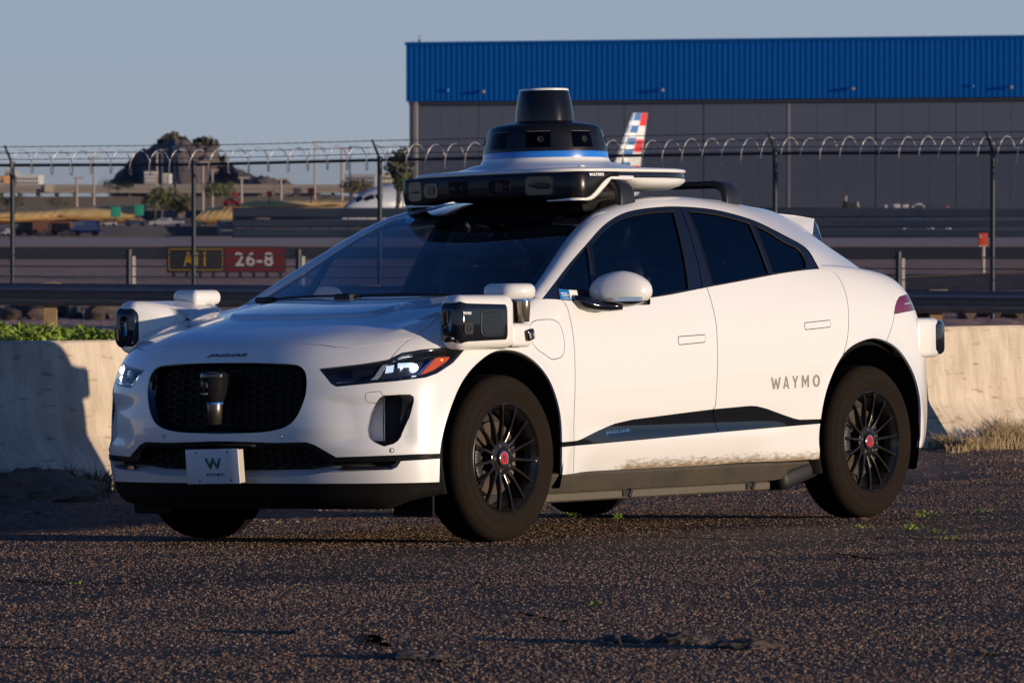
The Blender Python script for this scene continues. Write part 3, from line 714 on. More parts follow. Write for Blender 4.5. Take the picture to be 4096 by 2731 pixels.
def inside(y, z, pl):
    c = False; j = len(pl)-1
    for i in range(len(pl)):
        if (pl[i][1] > z) != (pl[j][1] > z) and y < (pl[j][0]-pl[i][0])*(z-pl[i][1])/(pl[j][1]-pl[i][1])+pl[i][0]: c = not c
        j = i
    return c
def xfront(y, z):                            # nose surface: x at a given (y,z)
    loc, n, i, d = S1.bvh.ray_cast(Vector((-3, -abs(y)-1e-4, z)), Vector((1, 0, 0)))
    return loc[0] if loc else -.8
UP = (0, 0, 1)
# badge letters over the grille, chrome
e0 = wxyz(S1, 907, 1427); bw_ = .118
CHD = mat('dark_chrome', (.20, .21, .23), rough=.18, metal=1)
def badge_place(y, z): return np.array([xfront(y, z), y, z])
V2, Fc = text_mesh('JAGUAR', .02, 1.05)
def bp(u, v, d):
    y = bw_-(u+.12*v)*2*bw_*.95; z = .8465+v*.0165
    return np.array([xfront(y, z)-.002-d*2.5, y, z])
v_, f_ = prism(V2, Fc, bp, .0016); meshobj('badge_lettering', v_, f_, CHD, car, smooth=False)

# grille: recessed surround and hexagon mesh
GB = mat('grille_black', (.006, .006, .008), rough=.38, spec=.4)
gl = grillec; P = S1.fn(gl[:, 0], gl[:, 1]); ctr = np.array([0, 0, .67])
ring = []
for dep, shr in ((.002, 0.0), (.012, .012), (.055, .028)):
    Q = P.copy(); dirv = np.stack([np.zeros(len(P)), -P[:, 1], .67-P[:, 2]], 1); L = np.linalg.norm(dirv, axis=1)[:, None]
    Q = Q+dirv/L*shr; Q[:, 0] += dep; Q[[0, -1], 1] = 0; Q[[1, -2], 1] = np.minimum(Q[[1, -2], 1], 0); ring.append(Q)
V = np.concatenate(ring); n = len(P); Fc = [(k*n+i, k*n+i+1, (k+1)*n+i+1, (k+1)*n+i) for k in range(2) for i in range(n-1)]
V = np.concatenate([V, V*mir]); Fc = Fc+[tuple(q+3*n for q in f[::-1]) for f in Fc]
grille = meshobj('grille', V, Fc, BLACKG, car)
poly = np.concatenate([ring[2][:, 1:], (ring[2]*mir)[::-1, 1:]])
def hexmesh(pl, dep, cw, rh, bar, bd, zlo, zhi, ymax, xf):
    V = []; Fc = []; seen = set(); A = cw*2/3; Hh = rh/2; nx = int(ymax/cw)+2
    for i in range(-nx, nx+1):
        for j in range(-1, int((zhi-zlo)/rh)+2):
            y = i*cw; z = zlo+j*rh+(Hh if i % 2 else 0)
            c6 = [(y+A, z), (y+A/2, z+Hh), (y-A/2, z+Hh), (y-A, z), (y-A/2, z-Hh), (y+A/2, z-Hh)]
            for k in range(6):
                p, q = c6[k], c6[(k+1) % 6]; key = (round((p[0]+q[0])*500), round((p[1]+q[1])*500))
                if key in seen or not (inside(*p, pl) and inside(*q, pl)): continue
                seen.add(key); d = np.array(q)-np.array(p); L = np.linalg.norm(d); nn = np.array([-d[1], d[0]])/L*bar/2
                x0, x1 = xf(*p)+dep, xf(*q)+dep; o = len(V)
                for (pp, xx) in ((p, x0), (q, x1)):
                    V += [(xx, pp[0]+nn[0]*.35, pp[1]+nn[1]*.35), (xx, pp[0]-nn[0]*.35, pp[1]-nn[1]*.35), (xx+bd, pp[0]-nn[0], pp[1]-nn[1]), (xx+bd, pp[0]+nn[0], pp[1]+nn[1])]
                Fc += [(o, o+1, o+5, o+4), (o+1, o+2, o+6, o+5), (o+3, o, o+4, o+7)]
    return V, Fc
_xc = {}
def xf_(y, z):
    k = (round(y, 3), round(z, 3))
    if k not in _xc: _xc[k] = xfront(y, z)
    return _xc[k]
v_, f_ = hexmesh(poly, .048, .047, .032, .0052, .014, .50, .84, .47, xf_)
meshobj('grille_mesh', v_, f_, GB, grille, smooth=False)
# backing panels
def backing(name, pl, dep, par, material=GAPM):
    c = pl.mean(0); V = [(xf_(p[0]*.985, p[1])+dep, p[0], p[1]) for p in pl]; V.append((min(v[0] for v in V), *c))
    V[-1] = (xf_(0, c[1])+dep, c[0], c[1]); n = len(pl); return meshobj(name, V, [(i, (i+1) % n, n) for i in range(n)], material, par, smooth=False)
backing('grille_backing', poly, .085, grille)
# lidar hanging in the grille
GS = mat('sensor_black_gloss', (.012, .012, .014), rough=.12, coat=.6)
sens = empty('t', 'x', 'x'); bpy.data.objects.remove(sens)
cx, cy = -.925, 0.0
prof = [(.002, .783), (.030, .785), (.056, .780), (.0635, .772), (.0645, .760), (.0635, .758), (.062, .735), (.055, .690), (.0455, .660), (.040, .648), (.036, .646)]
v_, f_ = lathe(prof, 40, c=(cx, cy, 0)); gs = meshobj('grille_sensor', v_, f_, GS, car, sharp=25)
BLUEL = mat('blue_ring', (.02, .16, .60), rough=.35)
v_, f_ = lathe([(.0365, .647), (.0375, .646), (.0375, .640), (.0365, .639)], 40, c=(cx, cy, 0)); meshobj('sensor_ring', v_, f_, BLUEL, gs)
STEEL = mat('brushed_bronze_tube', (.22, .19, .15), rough=.32, metal=.9)
v_, f_ = lathe([(.0355, .640), (.0345, .62), (.0315, .55), (.0, .548)], 40, c=(cx, cy, 0)); meshobj('sensor_tube', v_, f_, STEEL, gs)
for dy, sz in ((.028, .011), (-.004, .013)):
    bm = bmesh.new(); a = math.atan2(-dy+.0, 1); rounded_box(bm, (cx-math.sqrt(.060**2-dy**2)+.002, dy, .728), (.008, sz, .03), .0035, 3)
    bmobj('camera_window', bm, mat('grey_lens', (.10, .10, .10), rough=.15), gs)
text_at('WAYMO', (cx-.0515, .037, .6825), (cx-.0555, -.010, .6825), (-.0, 0, 1), .0075, mat('grey_letter', (.35, .35, .35), .5), gs, name='sensor_lettering', bold=.015, spacing=1.25, lift=.0035)
# lower intake: trim lip, mesh, grille slats, backing
lo_u = np.concatenate([S1.fn(strip_lo[:, 0], strip_lo[:, 1])]); lo_d = S1.fn(intake_lo[:, 0], intake_lo[:, 1])
def ins(P, y0=9): return P[np.abs(P[:, 1]) < y0]
half = np.concatenate([dens(lo_u, .03)[:, 1:], dens(lo_d, .03)[::-1, 1:]])
half = half[half[:, 0] > -.80]
poly2 = np.concatenate([half, (half*[-1, 1])[::-1]])
mesh_half = np.array([(0, .455), (-.46, .455), (-.50, .445), (-.575, .40), (-.60, .385), (-.56, .362), (-.40, .350), (0, .348)])
polym = np.concatenate([mesh_half, (mesh_half*[-1, 1])[::-1]])
v_, f_ = hexmesh(polym, .038, .047, .030, .0045, .012, .31, .46, .62, xf_)
low = meshobj('lower_grille', v_, f_, GB, car, smooth=False)
V = []; Fc = []
Yb = np.linspace(-.86, .86, 60)
for z in (.30, .47):
    for y in Yb: V.append((xf_(min(abs(y), .855)*np.sign(y), z)+.07, y, z))
meshobj('intake_backing', V, [(i, i+1, 61+i, 60+i) for i in range(59)], GAPM, low)
for s_ in (-1, 1):                           # slatted corner intakes
    for z0 in (.392, .352):
        V = []; Fc = []; ys = np.linspace(.60, .80, 12)
        for y in ys:
            for dx, dz in ((.012, .006), (.030, .010), (.030, -.006), (.012, -.008)): V.append((xf_(y, .38)+dx+.006, s_*y, z0+dz))
        for i in range(11):
            for k in range(4): Fc.append((i*4+k, i*4+(k+1) % 4, i*4+4+(k+1) % 4, i*4+4+k))
        meshobj('intake_slat', V, Fc, BLACKG, low, smooth=False)
# white lip return under the intake
V = []; Fc = []; A_ = intake_lo[intake_lo[:, 0] < .95]; A_ = dens(A_, .02); P = S1.fn(A_[:, 0], A_[:, 1]); N = S1.normal(A_[:, 0], A_[:, 1])
for p, n_ in zip(P, N): V += [p, p-n_*.06+np.array([0, 0, .006])]
n = len(P); Fc = [(2*i, 2*i+2, 2*i+3, 2*i+1) for i in range(n-1)]; V = np.array(V); V = np.concatenate([V, V*mir]); Fc = Fc+[tuple(q+2*n for q in f[::-1]) for f in Fc]
meshobj('lip_ledge', V, Fc, WHITE, car)
# black valance under the lip, and the small wheel deflectors
aa = np.linspace(0, 1.115, 60); P = S1.fn(aa, np.zeros(60)); N = S1.normal(aa, np.full(60, .03)); N[:, 2] = 0
V = []; k4 = ((.0, .0, 1), (.004, -.004, 1), (.012, -.045, 1), (.045, -.095, 1), (.14, -.118, 1), (.40, -.125, 1))
for p, n_, a in zip(P, N, aa):
    fz = 1-.35*sstep(np.array([a]), .75, 1.11)[0]
    for ind, dz, _ in k4: V.append(p-n_*ind*(1 if a < 1 else 1)+np.array([0, 0, dz*fz]))
m_ = len(k4); Fc = [(i*m_+k, (i+1)*m_+k, (i+1)*m_+k+1, i*m_+k+1) for i in range(59) for k in range(m_-1)]
V = np.array(V); n = len(V); V[:m_, 1] = 0; V = np.concatenate([V, V*mir]); Fc = Fc+[tuple(q+n for q in f[::-1]) for f in Fc]
VAL = mat('valance_plastic', (.005, .0045, .004), rough=.7, spec=.2, var=(9, (.012, .010, .008), .2))
meshobj('front_valance', V, Fc, VAL, car)
for s_ in (-1, 1):
    bm = bmesh.new(); box(bm, (-.47, s_*.76, .175), (.012, .22, .09)); bmobj('wheel_deflector', bm, VAL, car)
# number plate
PW, PH = .305, .155
pc = np.array([-.945, .0, .363]); rotp = Matrix.Rotation(R(-1.0), 4, 'X') @ Matrix.Rotation(R(-4), 4, 'Y')
PLATE = mat('plate_white', (.62, .63, .66), rough=.45)
bm = bmesh.new(); rounded_box(bm, pc, (.006, PW, PH), .0026, 2, rotp); plate = bmobj('number_plate', bm, PLATE, car)
bm = bmesh.new(); rounded_box(bm, pc+np.array([.022, 0, 0]), (.036, PW-.006, PH-.006), .002, 1, rotp); bmobj('plate_bracket', bm, mat('plate_box', (.45, .42, .35), .5), plate)
def plp(u, v, d=0):                          # plate coordinates: 0..1 from the left (as seen) and top
    q = rotp @ Vector((-.0034-d, PW*(.5-u), PH*(.5-v))); return np.array(q)+pc
def plate_poly(name, pts, material, d=.0004):
    V = [plp(u, v, d) for u, v in pts]; meshobj(name, V, [tuple(range(len(V)))], material, plate, smooth=False)
bm = bmesh.new()
def zp(x, y): return ((x-945)/555, (y-517)/362)
def capsule(a, b, w, n=8):
    a = np.array(a)*[PW/PH, 1]; b = np.array(b)*[PW/PH, 1]; d = (b-a)/np.linalg.norm(b-a); n_ = np.array([-d[1], d[0]]); out = []
    t0 = math.atan2(n_[1], n_[0])
    for k in range(n+1): t = t0+math.pi*k/n; out.append(a+w*np.array([math.cos(t), math.sin(t)]))
    for k in range(n+1): t = t0+math.pi+math.pi*k/n; out.append(b+w*np.array([math.cos(t), math.sin(t)]))
    return [(p[0]*PH/PW, p[1]) for p in out]
GRN = mat('logo_green', (.02, .16, .05), .5); GR2 = mat('logo_blue', (.012, .02, .13), .5); GR3 = mat('logo_pale_green', (.03, .28, .12), .5)
s1, s2_, s3, s4, s5 = zp(1162, 622), zp(1203, 710), zp(1231, 622), zp(1276, 710), zp(1303, 622)
plate_poly('logo_stroke', capsule(s2_, s3, .045), GR2, .0004); plate_poly('logo_stroke', capsule(s4, s5, .045), GR2, .0004)
plate_poly('logo_stroke', capsule(s1, s2_, .045), GRN, .0009); plate_poly('logo_stroke', capsule(s3, s4, .045), GRN, .0009)
plate_poly('logo_dot', capsule(zp(1303, 622), zp(1302, 625), .043), GR3, .0012)
L_, R_ = plp(*zp(1153, 799)), plp(*zp(1335, 799))
text_at('WAYMO', L_, R_, plp(.5, 0)-plp(.5, 1), .0135, mat('plate_letter', (.03, .03, .035), .5), plate, t=.0004, bold=.02, spacing=1.3)
for (u, v) in ((1060, 556), (1389, 554), (1081, 845), (1411, 843)):
    q = plp(*zp(u, v)); v_, f_ = lathe([(.0, 0), (.0045, 0)], 14); rot = Matrix.Rotation(R(-90), 4, 'Y')
    v_ = [np.array(rot @ Vector(p))+q+np.array([-.0006, 0, 0]) for p in v_]; meshobj('plate_hole', v_, f_, GAPM, plate, smooth=False)
# parking sensors and tow-eye discs
for (u, v), r_ in (((1126.4, 1744.7), .0095), ((1567, 1801), .0105)):
    for m_ in (1, -1):
        p = S1.px(u, v); c = S1.fn([p[0]], [p[1]])[0]*np.array([1, m_, 1]); n_ = S1.normal(p[0], p[1])[0]*np.array([1, m_, 1])
        q = Vector((0, 0, 1)).rotation_difference(Vector(n_)).to_matrix()
        v_, f_ = lathe([(r_*1.0, .0003), (r_*.94, .0016), (r_*.80, .0016)], 20); v_ = [np.array(q @ Vector(x))+c for x in v_]; ps = meshobj('parking_sensor', v_, f_, BLACKM, car)
        v_, f_ = lathe([(r_*.66, .0006), (r_*.6, .0022), (0, .0022)], 20); v_ = [np.array(q @ Vector(x))+c for x in v_]; meshobj('sensor_cap', v_, f_, WHITE, ps)

# ---------------------------------------------------------------- headlamps
LD = mat('lamp_dark_housing', (.012, .013, .016), rough=.2)
LG = mat('lamp_grey_guide', (.42, .44, .46), rough=.3, metal=.4)
LEDW = mat('led_white', (.9, .95, 1), rough=.3, emit=(.85, .93, 1), estr=16)
LEDD = mat('led_dim', (.55, .62, .70), rough=.15, metal=.5, emit=(.6, .78, 1), estr=.8)
AMB = mat('amber_reflector', (.55, .07, .02), rough=.25, emit=(1, .25, .05), estr=.05)
AMBL = mat('amber_led', (1, .4, .1), rough=.3, emit=(1, .35, .05), estr=8)
CHR = mat('lamp_chrome', (.7, .72, .76), rough=.15, metal=1)
for mr in (None, 'far'):
    hl = panel_mesh('headlamp', S1, regs['headlamp'], LD, car, off=-.045, thick=0, mirror=mr)
    panel_mesh('lamp_glass', S1, regs['headlamp'], GLASS_L, hl, off=.0, thick=0, mirror=mr)
    b_ = off_curve(S1, lampc, .0, True); inn = off_curve(S1, lampc, -.013, True)
    if np.abs(inn-lampc.mean(0)).mean() > np.abs(lampc-lampc.mean(0)).mean(): inn = off_curve(S1, lampc, .013, True)
    m1 = np.array([1, -1, 1]) if mr else np.ones(3)
    Pa = S1.fn(lampc[:, 0], lampc[:, 1])*m1; Na = S1.normal(lampc[:, 0], lampc[:, 1])*m1; Pb = S1.fn(inn[:, 0], inn[:, 1])*m1
    V = np.concatenate([Pa-Na*.001, Pb-Na*.003, Pb-Na*.044]); n = len(Pa)
    meshobj('lamp_bezel', V, [(k*n+i, k*n+(i+1) % n, (k+1)*n+(i+1) % n, (k+1)*n+i) for k in range(2) for i in range(n)], BLACKG, hl)
    def z3(pts): return [(1200+x/2.3514, 1300+y/2.3514) for x, y in pts]
    dk = dict(parent=hl, mirror=(mr,), step=.012)
    decal('amber_reflector', S1, z3([(1300,292),(1435,288),(1395,350),(1340,400),(1285,448),(1220,478),(1125,484),(1200,400)]), AMB, off=-.018, thick=.012, **dk)
    decal('chrome_divider', S1, z3([(1268,300),(1292,298),(1195,395),(1112,482),(1085,486),(1165,395)]), CHR, off=-.014, thick=.02, **dk)
    decal('light_guide', S1, z3([(318,534),(650,514),(700,470),(745,400),(790,345),(830,341),(790,400),(745,470),(700,516),(640,530),(345,556)]), LG, off=-.016, thick=.02, **dk)
    decal('light_guide', S1, z3([(700,505),(860,500),(1060,488),(1120,470),(1170,478),(1090,497),(860,520),(670,528)]), LG, off=-.012, thick=.02, **dk)
    decal('lamp_module', S1, z3([(845,350),(925,322),(1190,322),(1150,400),(1098,470),(900,482),(740,488),(790,420)]), mat('module_dark', (.05,.055,.07), .12, metal=.6), off=-.03, thick=.01, **dk)
    decal('lamp_module', S1, z3([(480,402),(730,380),(690,445),(480,472)]), mat('module_dark2', (.02,.022,.03), .1, metal=.4), off=-.025, thick=.015, **dk)
    decal('running_light', S1, z3([(925,335),(1070,330),(1050,372),(925,380)]), LEDD, off=-.022, thick=.006, **dk)
    decal('lens_window', S1, z3([(815,365),(890,352),(880,420),(800,432)]), LEDD, off=-.022, thick=.006, **dk)
    for (u, v), r_, mm in (((1085,385), .017, LEDW), ((960,388), .004, LEDW), ((1355,316), .0035, AMBL)):
        c = wxyz(S1, *z3([(u, v)])[0]); n_ = S1.normal(*S1.px(*z3([(u, v)])[0]))[0]; c = (c-n_*.018)*m1
        bm = bmesh.new(); bmesh.ops.create_uvsphere(bm, u_segments=16, v_segments=10, radius=r_); bmobj('projector' if r_ > .01 else 'led', bm, mm, hl, loc=tuple(c))
# tail lamps
TLM = mat('tail_lamp_red', (.16, .012, .03), rough=.08, coat=1.0)
TLS = mat('tail_lamp_strip', (.30, .33, .45), rough=.2)
for mr in (None, 'far'):
    tlo = panel_mesh('tail_lamp', S1, regs['tail_lamp'], TLM, car, off=-.001, thick=.02, mirror=mr)
    decal('lamp_strip', S1, [(3617,1213),(3652,1204),(3655,1209),(3619,1219)], TLS, parent=tlo, off=.0008, mirror=(mr,), step=.01)
VENTM = mat('vent_black', (.006, .008, .012), rough=.5, spec=.2)
# air curtain vents
for mr in (None, 'far'):
    va = panel_mesh('air_vent', S1, regs['vent'], VENTM, car, off=0, thick=0, mirror=mr, fnx=lambda P_: -.004-.120*(1-sstep(-P_[:, 1], .80, .868)))
    rc = panel_mesh('vent_recess', S1, regs['recess'], WHITE, car, off=-.11, thick=0, mirror=mr)
    m1 = np.array([1, -1, 1]) if mr else np.ones(3)
    Pa = S1.fn(ventc[:, 0], ventc[:, 1])*m1; Na = S1.normal(ventc[:, 0], ventc[:, 1])*m1; n = len(Pa)
    V = np.concatenate([Pa, Pa-Na*.125]); kp = [i for i in range(n) if abs(Pa[i][1]) > .802 and abs(Pa[(i+1) % n][1]) > .802]
    meshobj('vent_wall', V, [(i, (i+1) % n, (i+1) % n+n, i+n) for i in kp], VENTM, va)
    Pa = S1.fn(recess[:, 0], recess[:, 1]); Na = S1.normal(recess[:, 0], recess[:, 1]); n = len(Pa); k5 = (0, .012, .04, .085, .111); sh_ = (0, .001, .004, .010, .018); cc_ = Pa.mean(0)
    left = [i for i in range(n-28) if abs(Pa[i][1]) < .801]
    rows = []
    for kk, ss in zip(k5, sh_): rows.append((Pa-Na*kk)*m1)
    V = np.concatenate(rows); meshobj('recess_wall', V, [(q*n+i, q*n+(i+1) % n, (q+1)*n+(i+1) % n, (q+1)*n+i) for q in range(4) for i in range(n-1) if abs(Pa[i][1]) < .795 or abs(Pa[(i+1) % n][1]) < .795], WHITE, rc, sharp=60)

# door lettering and small marks
LET = mat('door_letter_grey', (.27, .25, .20), rough=.6)
letters = [('W', 218, 322, 545, 670), ('A', 345, 410, 536, 664), ('Y', 440, 505, 530, 657), ('M', 540, 616, 522, 650), ('O', 655, 731, 516, 647)]
def stroke_letter(ch):
    w = .24
    if ch == 'W': return [[(0, 1), (.17, 1), (.31, .35), (.43, .88), (.57, .88), (.69, .35), (.83, 1), (1, 1), (.78, 0), (.62, 0), (.50, .55), (.38, 0), (.22, 0)]]
    if ch == 'A': return [[(0, 0), (.38, 1), (.62, 1), (.5, .72), (.24, 0)], [(.5, .72), (.62, 1), (1, 0), (.76, 0)], [(.30, .18), (.70, .18), (.64, .36), (.36, .36)]]
    if ch == 'Y': return [[(0, 1), (.26, 1), (.5, .62), (.74, 1), (1, 1), (.62, .42), (.62, 0), (.38, 0), (.38, .42)]]
    if ch == 'M': return [[(0, 0), (0, 1), (.22, 1), (.5, .48), (.78, 1), (1, 1), (1, 0), (.78, 0), (.78, .62), (.5, .12), (.22, .62), (.22, 0)]]
    if ch == 'O':
        n = 20; o = [(.5+.5*math.cos(2*math.pi*k/n), .5+.5*math.sin(2*math.pi*k/n)) for k in range(n+1)]; i = [(.5+.25*math.cos(2*math.pi*k/n), .5+.32*math.sin(2*math.pi*k/n)) for k in range(n+1)]
        return [[o[k], o[k+1], i[k+1], i[k]] for k in range(n)]
for ch, x0, x1, y0, y1 in letters:
    def P_(u, v): return (3000+(x0+(x1-x0)*u)/2.6133, 1300+(y1+(y0-y1)*v-(u-.5)*2.5)/2.6133)
    V = []; Fc = []
    for pl in stroke_letter(ch):
        o = len(V)
        for u, v in pl:
            p = S1.px(*P_(u, v)); V.append(S1.fn([p[0]], [p[1]])[0]+S1.normal(p[0], p[1])[0]*.0012)
        Fc.append(tuple(range(o, len(V))))
    meshobj('door_lettering', V, Fc, LET, car, smooth=False)
    mv = [v*mir+np.array([0, 0, 0]) for v in V]
# chrome badge on the side trim
L_, R_ = wxyz(S1, 2425, 1739), wxyz(S1, 2524, 1729)
text_at('JAGUAR', L_, R_, UP, .0185, CHROME, car, name='trim_lettering', bold=.015, S=S1, lift=-.0035, t=.002)
# sills, battery tray, underbody
SILL = mat('dirty_sill', (.040, .034, .027), rough=.75, var=(7, (.075, .060, .042), .25), bump=(60, .25, .002))
TRAY = mat('dirty_tray', (.085, .070, .050), rough=.8, var=(12, (.12, .10, .075), .3))
for s_ in (-1, 1):
    xs = np.linspace(.34, 2.46, 30); V = []; Fc = []
    for x in xs:
        for y, z in ((.895, .296), (.905, .291), (.905, .284), (.885, .245), (.862, .207), (.80, .203), (.80, .30)):
            e_ = .05*max(0, (x-2.2)/.26)*(z < .25); V.append((x-e_*3*(z < .25), s_*y, z+e_*.2))
    m_ = 7; Fc = [(i*m_+k, (i+1)*m_+k, (i+1)*m_+(k+1) % m_, i*m_+(k+1) % m_) for i in range(29) for k in range(m_)]+[tuple(range(m_)), tuple(range(29*m_, 30*m_))[::-1]]
    meshobj('sill', V, Fc, SILL, car, sharp=20)
    V = []; Fc = []
    xs = np.linspace(.25, 2.20, 2)
    for x in xs:
        for y, z in ((.84, .204), (.85, .198), (.85, .168), (.83, .160), (.5, .158), (.5, .204)): V.append((x, s_*y, z))
    Fc = [(k, 6+k, 6+(k+1) % 6, (k+1) % 6) for k in range(6)]+[tuple(range(6)), tuple(range(6, 12))[::-1]]
    meshobj('battery_tray', V, Fc, TRAY, car, smooth=False)
    for x in (1.02, 2.03):
        bm = bmesh.new(); box(bm, (x, s_*.852, .186), (.07, .01, .03)); box(bm, (x+.02, s_*.858, .19), (.018, .012, .045), Matrix.Rotation(R(35), 4, 'Y')); bmobj('jacking_bracket', bm, BLACKM, car)
    bm = bmesh.new(); rounded_box(bm, (2.45, s_*.80, .235), (.34, .16, .10), .04, 4, Matrix.Rotation(R(-12), 4, 'Y')); bmobj('rear_deflector', bm, BLACKM, car)
bm = bmesh.new(); box(bm, (1.4, 0, .24), (3.4, 1.1, .14)); box(bm, (3.2, 0, .36), (.9, 1.3, .15)); box(bm, (-.35, 0, .25), (.7, 1.1, .12)); bmobj('underbody', bm, BLACKM, car)
bm = bmesh.new(); box(bm, (3.55, 0, .36), (.35, 1.5, .14), bevel=.03); bmobj('rear_valance', bm, BLACKM, car)
# ================================================================ wheels, arch liners, cabin
TYRE = mat('dusty_tyre_rubber', (.009, .0068, .0052), rough=.9, spec=.15, var=(5, (.019, .0125, .008), .3), bump=(90, .15, .002))
TREAD = mat('tyre_tread', (.007, .006, .0055), rough=.95, spec=.1)
RIM = mat('rim_satin_black', (.014, .012, .011), rough=.2, spec=.6, metal=.2)
DISC = mat('brake_disc', (.16, .12, .09), rough=.4, metal=.8)
REDC = mat('cap_red', (.55, .01, .015), rough=.3)
TR = .376
def make_wheel(parent_car, x, side, name='wheel'):
    w = bpy.data.objects.new(name, None); w.location = (x, side*.82, TR); COL.objects.link(w); w.parent = parent_car
    if side > 0: w.rotation_euler = (0, 0, math.pi)
    return w
hw = .118
prof = [(.235, .095), (.246, -.098), (.252, -.104), (.262, -.106), (.275, -.113), (.292, -.119), (.297, -.1195), (.299, -.117), (.303, -.1175), (.306, -.120), (.325, -.1175), (.338, -.112), (.345, -.1065), (.347, -.1045), (.352, -.1035), (.357, -.099), (.366, -.088), (.371, -.078), (.373, -.066)]
tread = [(.3735, -.066), (.3740, -.050), (.3665, -.049), (.3665, -.041), (.3745, -.040), (.3755, -.012), (.3675, -.011), (.3675, -.003)]
tread = tread+[(r_, -h) for r_, h in tread[::-1]]
back = [(r_, -h) for r_, h in prof[1:][::-1]]
SEG = 96
def lathe_y(pr, seg=SEG): return lathe(pr, seg, axis='y')
wA_ = make_wheel(car, 0.0, -1)
v_, f_ = lathe_y(prof[1:]+[(.3730, -.066)]); meshobj('tyre', v_, f_, TYRE, wA_, sharp=50)
v_, f_ = lathe_y([(.3731, -.066)]+tread+[(.3731, .066)]+back); meshobj('tread', v_, f_, TREAD, wA_, sharp=40)
rimp = [(.249, -.088), (.2515, -.100), (.2505, -.105), (.246, -.1065), (.2425, -.104), (.2405, -.096), (.234, -.088), (.225, -.080), (.219, -.060), (.217, .02), (.222, .09), (.235, .10)]
v_, f_ = lathe_y(rimp); rim = meshobj('rim', v_, f_, RIM, wA_, sharp=50)
def spoke_mesh(ang, wd0, wd1):
    V = []; Fc = []; st = [(.050, -.078, wd0*1.6, .030), (.075, -.083, wd0, .028), (.11, -.089, wd0*.72, .024), (.16, -.094, wd1, .020), (.205, -.096, wd1*.9, .018), (.238, -.096, wd1*1.5, .014)]
    ca, sa = math.cos(ang), math.sin(ang)
    for r_, y, w_, dp in st:
        for tx, ty in ((-w_, dp), (-w_, .003), (-w_*.45, 0), (w_*.45, 0), (w_, .003), (w_, dp)):
            V.append((r_*ca-tx*sa, y+ty, r_*sa+tx*ca))
    for i in range(len(st)-1):
        for k in range(6): Fc.append((i*6+k, (i+1)*6+k, (i+1)*6+(k+1) % 6, i*6+(k+1) % 6))
    return V, Fc
for k in range(15):
    v_, f_ = spoke_mesh(math.pi/2+2*math.pi*k/15, .0095, .0058)
    meshobj('spoke', v_, f_, RIM, wA_, sharp=35)
# hub with five nut pockets
bm = bmesh.new(); v_, f_ = lathe_y([(0, -.079), (.040, -.079), (.044, -.082), (.070, -.0835), (.078, -.080), (.080, -.050), (.0, -.05)], 60)
hub = meshobj('hub', v_, f_, RIM, wA_, sharp=30)
for k in range(5):
    a = math.pi/2+2*math.pi*k/5+.3
    cx_, cz_ = .058*math.cos(a), .058*math.sin(a)
    v_, f_ = lathe([(0, -.0842), (.0118, -.0842)], 18, axis='y', c=(cx_, 0, cz_)); meshobj('nut_pocket', v_, f_, GAPM, hub, smooth=False)
    v_, f_ = lathe([(0, -.0858), (.006, -.0856), (.0066, -.084)], 6, axis='y', c=(cx_-.0025, 0, cz_)); meshobj('wheel_nut', v_, f_, mat('nut', (.25, .20, .15), .4, metal=.8) if k == 0 else bpy.data.materials['nut'], hub, smooth=False)
v_, f_ = lathe([(.0365, -.079), (.0365, -.0895), (.034, -.0915), (.0325, -.0905)], 36, axis='y'); meshobj('cap_ring', v_, f_, GAPM, hub)
v_, f_ = lathe([(.0335, -.0905), (.032, -.0925), (.0265, -.0922)], 36, axis='y'); meshobj('cap_rim', v_, f_, CHROME, hub)
v_, f_ = lathe([(.0266, -.0922), (.0, -.0925)], 36, axis='y'); meshobj('hub_cap', v_, f_, REDC, hub)
cat = [(-.30, .55), (-.62, .72), (-.55, .30), (-.50, -.05), (-.22, -.35), (-.16, -.70), (.0, -.82), (.16, -.70), (.22, -.35), (.50, -.05), (.55, .30), (.62, .72), (.30, .55), (0, .60)]
meshobj('cap_emblem', [(x*.021, -.0934, z*.023) for x, z in cat], [tuple(range(len(cat)))], CHROME, hub, smooth=False)
v_, f_ = lathe([(.06, -.030), (.165, -.030), (.168, -.026), (.168, -.005), (.165, 0.0), (.06, 0)], 60, axis='y'); meshobj('brake_disc', v_, f_, DISC, wA_, sharp=30)
v_, f_ = lathe([(.0, .03), (.22, .03)], 48, axis='y'); meshobj('disc_shield', v_, f_, BLACKM, wA_, smooth=False)
bm = bmesh.new()
for k in range(7):
    a = math.pi*.94+k*.11; rounded_box(bm, (.150*math.cos(a), -.038, .150*math.sin(a)), (.045, .045, .055), .008, 2, Matrix.Rotation(-a, 4, 'Y'))
bmobj('brake_caliper', bm, mat('caliper', (.05, .05, .055), .45, metal=.5), wA_)
def copy_tree(o, parent=None, far=False):
    c = o.copy(); COL.objects.link(c); c.parent = parent
    for ch in list(o.children): copy_tree(ch, c)
    return c
for x, s_ in ((2.99, -1), (0.0, 1), (2.99, 1)):
    w = copy_tree(wA_, car); w.location = (x, s_*.82, TR)
    w.rotation_euler = (0, .21 if x > 1 else .1, math.pi if s_ > 0 else 0)
wA_.rotation_euler = (0, -.03, 0)
